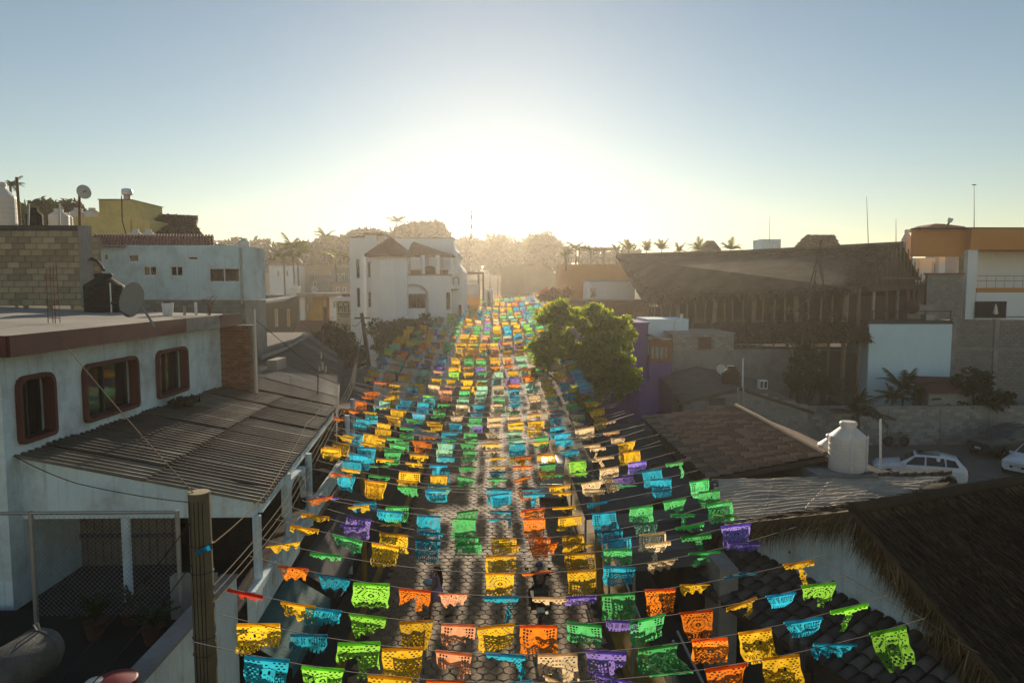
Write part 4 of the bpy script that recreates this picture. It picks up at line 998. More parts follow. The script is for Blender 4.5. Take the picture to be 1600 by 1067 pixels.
MB().obox(F1.lerp(B1, .5)+V((.3, -.35, -.05)), (B1-F1)/2*.95, V((.1, -.08, 0)), V((0, 0, .18))).build('tie_beam', WOODD, ph)
MB().obox(F1.lerp(B1, .5)+V((.3, -.35, .75)), (B1-F1)/2*.6, V((.04, -.04, 0)), V((0, 0, .06))).build('tie_beam', WOOD, ph)
fl = [F0+V((-1, .4, -3.05)), F1+V((.4, .6, -2.9)), B1+V((0, 0, -3.2)), B0+V((0, 0, -2))]
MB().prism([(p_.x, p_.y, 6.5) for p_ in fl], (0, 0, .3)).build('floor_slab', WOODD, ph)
for k in range(22):
    s = k/21; q = F0.lerp(F1, s)+V((.5, .9, 0))
    MB().tube((q.x+jit(.1), q.y, 6.75), (q.x+jit(.15), q.y, q.z+.2), .2 if k % 4 == 0 else .07, n=8).build('post', CONC if k % 7 == 3 else POSTW, ph)
for k in range(7):
    q = F1.lerp(B1, k/6)+V((.1, 0, 0)); MB().tube((q.x, q.y, 6.75), (q.x, q.y, q.z), .13, n=8).build('post', [WOOD, STEEL, WOOD, CONC, WOOD, WOOD, WOOD][k], ph)
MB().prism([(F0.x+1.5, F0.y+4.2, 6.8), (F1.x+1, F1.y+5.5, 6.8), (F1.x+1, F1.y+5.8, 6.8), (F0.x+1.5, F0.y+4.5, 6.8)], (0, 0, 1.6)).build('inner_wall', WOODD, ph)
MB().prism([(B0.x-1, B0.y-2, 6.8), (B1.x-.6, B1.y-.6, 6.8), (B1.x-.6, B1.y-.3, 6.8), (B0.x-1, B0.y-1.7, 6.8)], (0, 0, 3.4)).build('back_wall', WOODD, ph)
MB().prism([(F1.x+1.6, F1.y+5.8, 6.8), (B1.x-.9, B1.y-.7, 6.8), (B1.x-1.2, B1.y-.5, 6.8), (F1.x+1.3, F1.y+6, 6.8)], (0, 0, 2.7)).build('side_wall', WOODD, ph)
for k in range(9):
    s = .1+.1*k; q = F0.lerp(F1, s)+V((.8, 1.6, 0)); MB().obox(V((q.x, q.y, 7.2)), V((.55, -.4, 0)), V((.03, .03, 0)), V((0, 0, .4))).build('railing_panel', WOOD, ph)
# lower thatch skirt and ground storey
S0, S1 = at(1062, 505, 60), at(1352, 503, 47.6); s0, s1 = at(1075, 535, 57), at(1362, 532, 45.2)
thatch_face(ph, [S0, S1, s1, s0], 3500, .8, .03, .06, jt=.18)
for k in range(14):
    q = s0.lerp(s1, (k+.3)/14)+V((.2, .5, 0)); MB().tube((q.x, q.y, gz(q.y)), (q.x, q.y, q.z), .1 if k % 3 else .16).build('post', WOOD, ph)
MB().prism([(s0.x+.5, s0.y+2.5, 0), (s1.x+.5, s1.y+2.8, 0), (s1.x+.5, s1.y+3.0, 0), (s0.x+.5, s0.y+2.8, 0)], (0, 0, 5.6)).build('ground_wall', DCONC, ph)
st_ = thing('stone_stack', 'block wall with sunlit top beside the open gable of the thatched hall', 'wall', at(1470, 460, 60)); y = 60
blocks(st_, (xa(1448, y), y), (xa(1504, y), y), za(500, y), za(429, y), .42, .22, [BLOCKG, M('dusty_grey_block', (0, 0, 0))], joined=True, t=.3)
MB().box((xa(1446, y), y-.1, za(429, y)), (xa(1506, y), y+.35, za(426.5, y))).build('coping', BRICK, st_)
tk = thing('terrace_kitchen', 'cluttered dark terrace on top of the white block with rails and a low grey parapet', 'terrace', at(1420, 500, 48)); y = 48
MB().box((xa(1362, y), y, za(506, y)), (xa(1492, y), y+1.8, za(502, y))).build('deck', DCONC, tk)
for u in (1366, 1392, 1420, 1450, 1489): MB().tube((xa(u, y), y+.1, za(504, y)), (xa(u, y), y+.1, za(486, y)), .035).build('rail_post', DARKM, tk)
MB().tube((xa(1366, y), y+.1, za(487, y)), (xa(1489, y), y+.1, za(487, y)), .03).build('rail', DARKM, tk)
MB().box((xa(1436, y), y+1.2, za(500, y)), (xa(1486, y), y+1.5, za(478, y))).build('parapet', CONC, tk)
MB().box((xa(1455, y), y+.5, za(503, y)), (xa(1470, y), y+1, za(493, y))).build('cabinet', STEEL, tk)
sp_ = thing('wicker_sphere', 'large dark wicker sphere on the terrace under the gable', 'lamp', at(1425, 482, 49)); q = at(1425, 480, 49); mm = MB()
for k in range(7): mm.lathe(q, [(.49*cos(R(a_)), .49*sin(R(a_))) for a_ in range(-80, 81, 20)], 10, ang0=k*.09)
mm.build('sphere', WOODD, sp_)
# ================================================================== orange and white apartment house
oh = thing('orange_house', 'white apartment house with a broad orange parapet band and balconies at right edge', 'house', (46, 62, 0))
y = 62; X = lambda u, q=62: xa(u, q); Z = lambda v, q=62: za(v, q); TWc = M('cool_white_wall', (.74, .79, .8), .9, .06, .5, .15, streak=.1)
MB().box((X(1425), y, Z(400)), (X(1504)-.01, y+.5, Z(357))).build('parapet', ORANGEW, oh)
MB().box((X(1504), y-.8, Z(390)), (58, y+7, Z(357))).build('parapet', ORANGEW, oh)
MB().box((X(1424), y-.85, Z(357)), (58.1, y+.55, Z(355))).build('coping', DCONC, oh)
MB().box((X(1430)+1.8, y+3, Z(440)), (X(1502), y+4, Z(400)-.01)).build('wall', TWc, oh)
for u0, u1, yy_ in ((1502, 1517, y-.7), (1476, 1486, y+1), ): MB().box((X(u0), yy_, 2), (X(u1), yy_+.5, Z(390 if u0 > 1500 else 400)-.01)).build('column', TWc, oh)
MB().box((X(1518), y+2.2, Z(500)), (58, y+7, Z(390)-.01)).build('wall', TWc, oh)
window(oh, X(1517)+.1, X(1548), Z(431), Z(392), y+2.1, .08, 0)
window(oh, X(1432)+1.9, X(1446)+1.2, Z(427), Z(405), y+2.9, .08, 0); window(oh, X(1488), X(1501), Z(427), Z(407), y+2.9, .08, 1)
MB().box((X(1517), y-.8, Z(457)), (58, y+2.2, Z(450))).build('balcony_slab', ORANGEW, oh)
MB().box((X(1517), y-.79, 2), (58, y-.5, Z(457)-.01)).build('wall', TWc, oh)
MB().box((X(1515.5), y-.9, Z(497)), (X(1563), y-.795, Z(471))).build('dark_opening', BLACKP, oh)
pu = MB().lathe(at(1555, 492, y-1), [(.05, 0), (.22, .1), (.12, .75), (.03, 1.0)], 8).build('folded_parasol', TANKW, oh)
for v in (431, 439): MB().tube((X(1517), y-.75, Z(v)), (58, y-.75, Z(v)), .03).build('rail', STEEL, oh)
for u in range(1518, 1640, 14): MB().tube((X(u), y-.75, Z(450)), (X(u), y-.75, Z(431)), .02).build('rail_post', STEEL, oh)
MB().tube((X(1515), y-1, Z(495)), (58, y-1, Z(495)), .03).build('rail', DARKM, oh)
MB().box((X(1425)+1.6, y+2.4, 2), (X(1502)-.02, y+2.95, Z(440))).build('lower_wall', CONC, oh)
for lb, pts_ in (('tall thin antenna mast on the orange parapet', [(1522, 357, 1522, 289)]), ('thin antenna mast left of the palm hall ridge tip', [(1357, 382, 1354, 307)]), ('short antenna mast near the right end of the hall ridge', [(1400, 380, 1400, 342)]), ('faint thin mast on the small white roof box', [(1202, 374, 1203, 338)])):
    u0, v0, u1, v1 = pts_[0]; yy = 62 if u0 > 1500 else (90 if u0 < 1300 else 66)
    am = thing('antenna_mast', lb, 'antenna', at(u0, v0+3, yy)); MB().tube(at(u0, v0+6, yy), at(u1, v1, yy), .045, .02).build('mast', STEEL, am)
    if u0 > 1500: MB().tube(at(1519, 289, yy), at(1525, 289, yy), .05).build('crossbar', STEEL, am)
sf = thing('floodlight', 'small dark floodlight leaning on top of the orange parapet', 'lamp', at(1480, 356, 62.5)); MB().tube(at(1478, 356, 62.5), at(1484, 346, 62.5), .07, .1).build('lamp_arm', DARKM, sf); MB().tube(at(1483, 347, 62.5), at(1486, 341, 62.4), .2, .24).build('lamp_head', BLUEW, sf)
dr = thing('dark_hip_roof', 'low dark roof hump behind the orange parapet', 'roof', at(1480, 356, 68)); y = 68
MB().prism([at(1445, 360, y), at(1510, 360, y), at(1508, 354, y), at(1475, 350, y), at(1462, 349.5, y), at(1448, 355, y)], (0, 3, 0)).build('roof', TCLAY, dr)
tinaco('pale tank at the left end of the orange parapet', at(1415, 405, 64), 8*64/1067, 46*64/1067, TANKW, pipe=False)
# roofs behind the hall ridge
sr = thing('thatched_cap_roof', 'small thatched cap roof behind the ridge of the big hall', 'roof', at(1276, 395, 90)); y = 90
q = [at(1260, 367, y), at(1304, 367, y), at(1316, 392, y-3), at(1236, 392, y-3)]; thatch_face(sr, q, 700, .8, .06); MB().box((q[3].x+1, y-2.8, 2), (q[2].x-1, y+3, q[3].z-.1)).build('wall', TANW, sr)
wb_ = thing('white_roof_box', 'pale square roof box with a thin mast right of the rooftop palms', 'building', at(1202, 392, 90)); y = 90
MB().box((xa(1188, y), y, 4), (xa(1218, y), y+3, za(373, y))).build('wall', BLUEW, wb_); MB().box((xa(1160, y), y+.1, 4), (xa(1188, y)-.01, y+3, za(390, y))).build('wall', BLUEW, wb_)
kr = thing('pyramid_roof', 'grey-brown pyramid hut roof among the rooftop palms', 'roof', at(1110, 392, 90)); y = 90
q = [at(1095, 391, y), at(1128, 391, y)]; apx = at(1110, 376, y+2)
MB().add([q[0], q[1], q[1]+V((0, 4, 0)), q[0]+V((0, 4, 0)), apx+V((-.5, 0, 0)), apx+V((.5, 0, 0))], [(0, 1, 5, 4), (1, 2, 5), (2, 3, 4, 5), (3, 0, 4), (3, 2, 1, 0)]).build('roof', THATCH, kr); MB().box((q[0].x+.4, y+.3, 4), (q[1].x-.4, y+3.5, q[0].z)).build('wall', TANW, kr)
# ================================================================== middle right
pu_ = thing('purple_house', 'purple house with a tiled bay and orange-brown windows behind the lime tree', 'house', (10, 46, 0)); y = 46; X = lambda u, q=46: xa(u, q); Z = lambda v, q=46: za(v, q)
MB().box((X(905), y, 0), (X(1014), y+6, Z(507))).build('wall', PURPW, pu_)
MB().box((X(1014)+.01, y-.4, 0), (X(1050), y+5, Z(566))).build('wall', PURPW, pu_)
ORW = M('orange_brown_wood', (.25, .1, .035), .7, .2, 2, .2)
hsb = (X(1015.5)-X(1014)-.01, X(1045)-X(1014), Z(562), Z(540))
MB().wall((X(1014)+.01, y-.4), (X(1050), y-.4), Z(566)+.01, Z(530), .2, [hsb]).build('bay_wall', ORW, pu_)
window(pu_, X(1014)+.01+hsb[0], X(1014)+.01+hsb[1], hsb[2], hsb[3], y-.35, .09, 3, frame=ORW, pane=M('curtained_glass', (.3, .3, .29), .3, .2, 4, .05))
MB().prism([(X(1012), y-.55, Z(524)), (X(1055), y-.55, Z(540)), (X(1055), y-.55, Z(537.5)), (X(1012), y-.55, Z(521))], (0, 5, 0)).build('bay_roof', TCLAY, pu_)
MB().box((X(900), y-.1, Z(507)), (X(1015), y+6, Z(504))).build('coping', PURPW, pu_)
pa_ = MB(); n = 10
pa_.prism([(xa(1000, 40), 40, 0), (xa(1032, 40), 40, 0)]+[(xa(1000, 40)+(xa(1032, 40)-xa(1000, 40))*cos(k/n*pi/2), 40, za(622, 40)+(za(592, 40)-za(622, 40))*sin(k/n*pi/2)) for k in range(n+1)], (0, 3, 0)); pl_ = thing('purple_arched_wall', 'low purple wall with a rounded shoulder beside the tree foot', 'wall', at(1015, 620, 40)); pa_.build('wall', PURPW, pl_)
wr = thing('white_roof_block', 'white-painted roof block behind the purple house bay', 'building', at(1045, 510, 51)); y = 51
MB().box((xa(1012, y), y, 3), (xa(1077, y), y+4, za(499, y))).build('wall', M('cool_white_plaster', (0, 0, 0)), wr); MB().box((xa(1055, y), y-.1, 3), (xa(1059, y), y-.005, za(499, y))).build('pilaster', WFRAME, wr); MB().lathe(at(1065, 499, y+.5), [(.12, 0), (.12, .35), (.16, .4)], 10).build('vent_pipe', WFRAME, wr)
bh2 = thing('block_house', 'pale block house with a dark red door and sooty chimney stain under the thatched hall', 'house', at(1100, 560, 48.5)); y = 48.5
blocks(bh2, (xa(1053, y), y), (xa(1149, y), y), za(548, y), za(523, y), .4, .2, [M('pale_grey_block', (0, 0, 0)), CONC, BLOCKG], joined=True, t=.2, proud=.03, holes=[(xa(1093, y)-xa(1053, y), xa(1113, y)-xa(1053, y), za(546, y), za(527, y))])
MB().box((xa(1053, y), y+.02, 0), (xa(1149, y), y+5, za(548.2, y))).build('wall', CONC, bh2); MB().box((xa(1093, y), y+.1, za(546, y)), (xa(1113, y), y+.16, za(527, y))).build('door', REDP, bh2)
MB().box((xa(1051, y), y-.1, za(523, y)), (xa(1151, y), y+5, za(520.5, y))).build('roof_slab', CONC, bh2)
# orange house and roof pergola further up
oo = thing('orange_terrace_house', 'hazy orange house with a roof pergola left of the thatched hall', 'house', at(920, 450, 85)); y = 85; X = lambda u, q=85: xa(u, q); Z = lambda v, q=85: za(v, q)
MB().wall((X(875), y), (X(985), y), 2, Z(413), .3, [(.3, X(896)-X(875), Z(443), Z(429))]).build('wall', ORANGEW, oo); MB().box((X(876), y+.5, 2), (X(985), y+7, Z(415))).build('inner_wall', ORANGEW, oo)
for u, yy_ in ((882, y+.3), (892, y+4), (905, y+.3), (923, y+.3), (943, y+.3), (964, y+.3), (972, y+4), (952, y+4)): MB().tube((X(u), yy_, Z(413)), (X(u), yy_, Z(387)), .12).build('pergola_post', STEEL, oo)
for v in (388, 391): MB().box((X(880), y+.2, Z(v)), (X(968), y+.4, Z(v)+.12)).build('pergola_beam', WOOD, oo)
MB().add([at(900, 389, y+.3), at(962, 388, y+.3), at(955, 392, y+4), at(904, 392.5, y+4), at(930, 391.5, y+2)], [(0, 1, 4), (1, 2, 4), (2, 3, 4), (3, 0, 4)]).build('shade_cloth', TANKW, oo)
for v in (404, 408): MB().tube((X(882), y+.3, Z(v)), (X(968), y+.3, Z(v)), .04).build('rail', STEEL, oo)
wh = thing('small_white_house', 'small hazy white house with a bare branch in front, below the orange house', 'house', at(950, 450, 78)); y = 78
MB().box((xa(920, y), y, 2), (xa(992, y), y+5, za(440, y))).build('wall', TW, wh); MB().box((xa(919, y), y-.1, za(440, y)), (xa(993, y), y+5.1, za(437, y))).build('coping', TRIM, wh); window(wh, xa(922, y), xa(930, y), za(466, y), za(450, y), y-.08, .07, 0)
bb = thing('brick_house', 'low brown brick house behind the top of the lime tree', 'house', at(950, 480, 68)); y = 68
MB().box((xa(885, y), y, 1), (xa(1012, y), y+5, za(471, y))).build('wall', BRICK, bb); MB().box((xa(884, y), y-.15, za(471, y)), (xa(1013, y), y+5, za(468.5, y))).build('roof_edge', DCONC, bb)
lt = thing('brick_lattice_wall', 'brick lattice screen between the brick house and the thatched hall', 'wall', at(1003, 490, 62)); y = 62; lm = MB()
for j in range(9):
    for i in range(7): lm.box((xa(992, y)+i*.24+(j % 2)*.03, y, za(508, y)+j*.24), (xa(992, y)+i*.24+.15, y+.14, za(508, y)+j*.24+.2))
lm.box((xa(990, y), y+.145, za(508, y)), (xa(1016, y), y+.25, za(477, y))); lm.build('brick_lattice', BRICK, lt); MB().box((xa(990, y), y, 1), (xa(1016, y), y+.25, za(508.2, y))).build('wall', BRICK, lt)
# hazy houses at the far end of the street
fh = thing('far_gabled_house', 'pale hazy gabled house closing the far end of the street', 'house', at(830, 450, 130)); y = 130
MB().prism([at(u, v, y) for u, v in ((781, 480), (872, 480), (872, 431), (858, 419), (844, 406), (826, 413), (783, 414))], (0, 9, 0)).build('wall', TANW, fh)
MB().prism([at(u, v, y-.3) for u, v in ((840, 406), (844, 403.5), (866, 424), (860, 424), (845, 410), (828, 416), (824, 414))], (0, 9.5, 0)).build('roof', TCLAY, fh)
MB().box((xa(818, y), y-4, 2), (xa(866, y), y-.4, za(430, y))).build('front_wing', TANW, fh)
fs_ = thing('far_pergola_house', 'hazy grey house with a flat pergola right behind the white tower building', 'house', at(740, 450, 78)); y = 78
MB().box((xa(722, y), y, 1), (xa(748, y), y+5, za(444, y))).build('wall', TRIM, fs_)
for u in (723, 747.5, 755): MB().tube((xa(u, y), y+.2, za(470, y)), (xa(u, y), y+.2, za(427, y)), .1).build('post', WOODD, fs_)
MB().box((xa(722, y), y, za(427.5, y)), (xa(756, y), y+4, za(425, y))).build('pergola_roof', WOODD, fs_); MB().box((xa(730, y), y+5.2, za(444, y)), (xa(746, y), y+5.3, za(437, y))).build('white_panel', WFRAME, fs_)
MB().box((xa(722, y), y-.6, 1), (xa(750, y), y-.01, za(464, y))).build('orange_wall', ORANGEW, fs_)
fw = thing('far_white_wall', 'small pale wall with a wooden gate beside the far flags', 'wall', at(762, 470, 84)); y = 84
MB().box((xa(754, y), y, 1), (xa(770, y), y+6, za(452, y))).build('wall', TW, fw); MB().box((xa(762, y), y-.06, 1), (xa(766, y), y-.01, za(456, y))).build('gate', WOOD, fw)
# ================================================================== middle left beyond the grey roof
ys_ = thing('yellow_shop', 'yellow-fronted shop with white piers and a dark red tile awning left of the tower building', 'shop', at(497, 490, 68)); y = 68; X = lambda u, q=68: xa(u, q); Z = lambda v, q=68: za(v, q)
MB().box((X(468), y, 2), (X(475.5), y+.6, Z(460))).build('pier', TW, ys_); MB().box((X(514), y, 2), (X(528), y+.6, Z(460))).build('pier', TW, ys_)
MB().box((X(475.5)+.01, y+.8, 2), (X(514)-.01, y+5, Z(463))).build('shop_wall', YELLW, ys_); MB().box((X(467), y-.9, Z(463)), (X(532), y+5, Z(458))).build('roof_slab', CONC, ys_)
SHD = [M('bright_yellow_door', (.6, .36, .05), .8, .2, 1, .2), M('orange_door', (.5, .17, .04), .8, .2, 1, .2), WOODD]
for k, (u0, u1, m) in enumerate(((477, 485, 0), (487, 492, 0), (494, 500, 0), (502, 506, 2), (507, 513, 1))): MB().box((X(u0), y+.7, 2), (X(u1), y+.795, Z(466 if k != 3 else 480))).build('door', SHD[m], ys_)
MB().tube((X(484), y-.7, Z(485)), (X(493), y-.9, Z(457)), .12).build('strut', STEEL, ys_)
q = [at(470, 502, y), at(524, 503, y), at(508, 545, y-11), at(452, 535, y-11)]
MB().add(q+[p_-V((0, 0, .25)) for p_ in q], [(3, 2, 1, 0), (4, 5, 6, 7), (2, 3, 7, 6), (0, 3, 7, 4), (1, 2, 6, 5)]).build('tile_awning', CLAY, ys_)
rm = MB()
for k in range(24): rm.tube(q[0].lerp(q[1], k/23)+V((0, 0, .02)), q[3].lerp(q[2], k/23)+V((0, 0, .02)), .11, n=5)
tag(rm.build('roof_tile', CLAY, ys_), kind='stuff')
sg = thing('painted_wall_sign', 'cream wall with the painted words ECO PIEL beside the white tower building', 'sign', at(537, 490, 63)); y = 63; X = lambda u, q=63: xa(u, q); Z = lambda v, q=63: za(v, q)
MB().box((X(525), y, 2), (X(549), y+3, Z(470))).build('wall', M('cream_wall', (.5, .44, .3), .9, .1, 1, .2), sg); MB().box((X(523), y-.2, Z(470)), (X(549), y+3, Z(464))).build('roof_edge', TW, sg); MB().box((X(530), y+1, Z(464)), (X(549), y+3, Z(459))).build('clay_roof', CLAY, sg)
def text(s, c, size, mat, parent, nm='lettering', rot=(pi/2, 0, 0), ext=.012):
    cu = bpy.data.curves.new(nm, 'FONT'); cu.body = s; cu.size = size; cu.extrude = ext; cu.align_x = 'CENTER'
    o = bpy.data.objects.new(nm, cu); COL.objects.link(o); o.rotation_euler = rot; o.location = V(c)
    bpy.context.view_layer.update(); me = bpy.data.meshes.new_from_object(o); me.transform(o.matrix_world); bpy.data.objects.remove(o)
    me.materials.clear(); me.materials.append(mat); me.transform(Matrix.Translation(-OFF[parent.name])); return link(nm, me, parent)
text('ECO', at(533, 480, y-.02), .72, BLACKP, sg); text('PIEL', at(538.5, 487, y-.02), .72, BLACKP, sg)
for k, (v, w_) in enumerate(((491, .8), (494.5, .6))): MB().box((X(537)-w_*.7, y-.02, Z(v)), (X(537)+w_*.7, y-.005, Z(v)+.09)).build('small_print', BLACKP, sg)
far = [('dark_open_house', 'dark open-sided house with yellow panes beside the blue wall', 412, 466, 462, 530, 74, DCONC, 0), ('white_flat_house', 'white flat-roofed house below the palm beyond the blue wall', 421, 462, 415, 440, 100, TW, 1), ('tan_long_house', 'long tan house behind the palm trees at mid left', 462, 543, 416, 445, 105, TANW, 2), ('green_grey_house', 'greenish grey house with an arched window left of the tower building', 517, 545, 420, 446, 96, M('green_grey_plaster', (.25, .27, .2), .9, .15, .8, .2), 3), ('grey_flat_house', 'small grey flat house with one dark door above the yellow shop', 480, 516, 432, 458, 88, CONC, 4), ('pale_house', 'pale house with a lit window beside the tower building', 518, 547, 443, 462, 80, M('pinkish_plaster', (.42, .34, .28), .9, .12, 1, .2), 5)]
for nm, lb, u0, u1, v0, v1, y, m, k in far:
    t = thing(nm, lb, 'house', at((u0+u1)/2, v1, y)); MB().box((xa(u0, y), y, 1), (xa(u1, y), y+6, za(v0, y))).build('wall', m, t); MB().box((xa(u0-1, y), y-.3, za(v0, y)), (xa(u1+1, y), y+6, za(v0-1.5, y))).build('roof_slab', CONC, t)
    for j in range(2 if k != 4 else 1):
        uc = u0+(u1-u0)*(.35+.35*j); hh = (v1-v0); window(t, xa(uc-2.2, y), xa(uc+2.2, y), za(v0+hh*.7, y), za(v0+hh*.3, y), y-.06, .08, 0, pane=SHD[0] if k == 0 else None)
    if k == 0:
        MB().prism([at(410, 470, y-1), at(468, 463, y-1), at(470, 460.5, y-1), at(410, 467, y-1)], (0, -5, -.4)).build('sheet_awning', STEEL, t); MB().tube(at(468, 505, y-1), at(468, 462, y-1), .09).build('post', STEEL, t)
tinaco('cream tank on the grey houses above the yellow shop', at(462, 461, 80), 8*80/1067, 17*80/1067, TANKW, pipe=False)
dish('small pale dish above the yellow shop roof', at(491, 452, 70), .35, (.4, -.8, .3), M('pale_dish', (0, 0, 0)), at(490, 459, 70.3), .12)
# ================================================================== cut-paper garlands over the street
PAL = {'yellow': ((.8, .5, .02), (.95, .6, .03)), 'orange': ((.8, .2, .02), (.95, .27, .02)), 'blue': ((.03, .36, .52), (.03, .5, .72)), 'green': ((.08, .42, .14), (.12, .62, .2)),
       'lime': ((.2, .5, .07), (.32, .78, .08)), 'mint': ((.3, .58, .45), (.36, .72, .52)), 'purple': ((.22, .16, .52), (.3, .22, .72)), 'cream': ((.75, .6, .4), (.9, .7, .42)),
       'salmon': ((.8, .36, .2), (.95, .45, .24)), 'red': ((.6, .05, .03), (.8, .08, .03))}
PM = {k: papermat('paper_'+k, *v) for k, v in PAL.items()}
FONT = {'D': '110101101101110', 'I': '111010010010111', 'A': '010101111101101', 'E': '111100110100111', 'M': '101111111101101', 'U': '101101101101111', 'R': '110101110101101', 'T': '111010010010010', 'O': '111101101101111', 'S': '111100111001111', ' ': '0'*15}
FW, FH = .56, .46
def flagmask(kind, nx, ny, rn):
    """True where the paper stays"""
    m = np.ones((ny, nx), bool)
    J, I = np.mgrid[0:ny, 0:nx]; x = (I+.5)/nx; y = (J+.5)/ny          # y down
    if kind == 'banner':
        txt = 'DIA DE MUERTOS'
        for k, ch in enumerate(txt):
            for r_ in range(5):
                for c_ in range(3):
                    if FONT[ch][r_*3+c_] == '1':
                        jj, ii = 2+r_, 2+k*4+c_
                        if jj < ny and ii < nx: m[jj, ii] = False
        sc = (np.abs(((x*9) % 1)-.5)); m &= ~((y > .82) & (sc > .3+.4*(1-y)))
        return m
    cx, cy = .5, .5
    if kind in ('skull', 'lattice', 'bird'):
        lat = ((I+J) % 4 < 2) & ((I-J) % 4 < 2) if kind != 'bird' else (I % 3 < 2) & (J % 3 < 2)
        zone = (y > .08) & (y < .62) & (x > .06) & (x < .94) & (((x-.5)/.26)**2+((y-.46)/.4)**2 > 1)
        m &= ~(lat & zone)
    if kind == 'skull':
        xm = np.abs(x-.5)
        m &= ~((((xm-.09)/.035)**2+((y-.38)/.05)**2) < 1)
        med = ((xm/.24)**2+((y-.44)/.36)**2 < 1)
        m &= ~(med & (np.sin(xm*58)*np.sin(y*44+xm*20) > .62) & (np.abs(y-.36) > .08))
        m &= ~((np.sin(xm*70)*np.cos(y*52) > .5) & (y > .68) & (y < .9) & (xm < .43))
    if kind == 'lattice':
        r_ = np.sqrt(((x-.5)/.42)**2+((y-.42)/.3)**2)
        m |= (r_ < 1)
        m &= ~(((r_ > .82) & (r_ < .92) | (r_ > .5) & (r_ < .6)) & ((I+J) % 3 > 0)); m &= ~((r_ < .22) & (r_ > .1))
        m &= ~((y > .72) & (y < .9) & ((I % 4 < 2) ^ (J % 4 < 2)) & (x > .07) & (x < .93))
    if kind == 'bird':
        d1 = ((x-.5)/.2)**2+((y-.5)/.18)**2; m |= d1 < 1; m &= ~((d1 > .45) & (d1 < .7) & ((I+J) % 2 == 0))
        m &= ~((np.abs(y-.78) < .09) & ((I*2+J) % 5 < 2) & (x > .08) & (x < .92))
    sc = np.abs(((x*(11 if kind != 'lattice' else 5)) % 1)-.5); m &= ~((y > .92) & (sc > .3))
    m[0, :] = True; m[:, 0] |= y[:, 0] < .9; m[:, -1] |= y[:, -1] < .9
    return m
def flagmesh(kind, state, col, seed, lo=False):
    rn = random.Random(seed); W_, H_ = FW, FH
    if kind == 'banner': nx, ny, H_ = 60, 11, .2
    else: nx, ny = 34, 28
    if lo: nx, ny = 12, 9
    m = flagmask(kind, nx, ny, rn) if not lo else np.ones((ny, nx), bool)
    J, I = np.mgrid[0:ny, 0:nx]; x = (I+.5)/nx; y = (J+.5)/ny
    if lo:
        m &= ~((rng.random((ny, nx)) < .12) & (y > .12))
    if state in ('torn', 'strip', 'rag'):
        ph = rn.random()*9
        edge = np.array([[.5+.5*mnoise.noise(V((a*7+ph, b*7, ph))) for a in x[0]] for b in y[:, 0]])
        if state == 'torn': c = rn.random(); m &= (y < .45+.5*np.abs(x-c)+.35*(edge-.5)) | ((x-c > .2) & (x-c < .42))
        if state == 'strip': c = rn.choice((.15, .8, .5)); m &= (y < .14+.08*edge) | (np.abs(x-c-(y-.1)*rn.uniform(-.35, .35)) < .1+.1*(edge-.5))
        if state == 'rag': m &= (y < .1+.5*np.maximum(0, edge-.35))
    vid = -np.ones((ny+1, nx+1), int); vs = []; fs = []
    kw, ka, tw = rn.uniform(3, 9), rn.uniform(.012, .055), rn.uniform(-.4, .4)
    taper = rn.choice((0, 0, .12, .3)); bow = rn.uniform(-.1, .16)
    def P(i, j):
        u_, v_ = i/nx, j/ny; xx = (u_-.5)*W_*(1-taper*v_); 
        d = v_*H_; yy = ka*sin(kw*u_*2+v_*3)*v_**.5+bow*v_*v_+tw*(u_-.5)*v_*.5+.035*v_**.6*mnoise.noise(V((u_*5, v_*5, seed)))+.012*abs(mnoise.noise(V((u_*13, v_*9, seed+3))))
        return (xx+.02*v_*sin(v_*9+seed), yy, -d-.012*sin(pi*u_))
    for j in range(ny):
        for i in range(nx):
            if not m[j, i]: continue
            q = []
            for a, b in ((i, j+1), (i+1, j+1), (i+1, j), (i, j)):
                if vid[b, a] < 0: vid[b, a] = len(vs); vs.append(P(a, b))
                q.append(vid[b, a])
            fs.append(tuple(q))
    # folded hem over the string
    n0 = len(vs)
    vs += [(-W_/2, -.008, .012), (W_/2, -.008, .012), (W_/2, .012, .012), (-W_/2, .012, .012), (-W_/2, -.014, -.03), (W_/2, -.014, -.03), (W_/2, .014, -.012), (-W_/2, .014, -.012)]
    fs += [(n0, n0+1, n0+2, n0+3), (n0+4, n0+5, n0+1, n0), (n0+3, n0+2, n0+6, n0+7)]
    me = bpy.data.meshes.new('paper_flag'); me.from_pydata(vs, [], fs); me.materials.append(PM[col]); me.shade_smooth(); return me
FLAGC = {}
def getflag(kind, state, col, var, lo=False):
    k = (kind, state, col, var, lo)
    if k not in FLAGC:
        base = (kind, state, var, lo)
        if base in FLAGC: me = FLAGC[base].copy(); me.materials.clear(); me.materials.append(PM[col])
        else: me = flagmesh(kind, state, col, hash(base) % 1000 if False else sum(map(ord, kind+state))*3+var*17, lo); FLAGC[base] = me
        FLAGC[k] = me
    return FLAGC[k]
def lin(x, pts):
    if x <= pts[0][0]: return pts[0][1]
    for (a, b), (c, d) in zip(pts, pts[1:]):
        if x <= c: return b+(d-b)*(x-a)/(c-a)
    return pts[-1][1]
XL = [(8, -3.96), (9.6, -3.9), (10.4, -4.2), (14, -4.2), (19, -4.9), (24, -5.5), (33, -6.4), (45, -6.9), (51, -5.6), (58, -4.1), (70, -3.9), (100, -4.6), (150, -5)]
XR = [(8, 5.75), (9.6, 5.5), (13, 5.4), (15.5, 4.95), (24, 4.5), (47, 4.4), (60, 5.6), (100, 7), (150, 8)]
ZE = [(8, 5.75), (24, 5.8), (30, 6.0), (45, 7.2), (52, 7.8), (75, 8.6), (100, 9.4), (150, 10.0)]
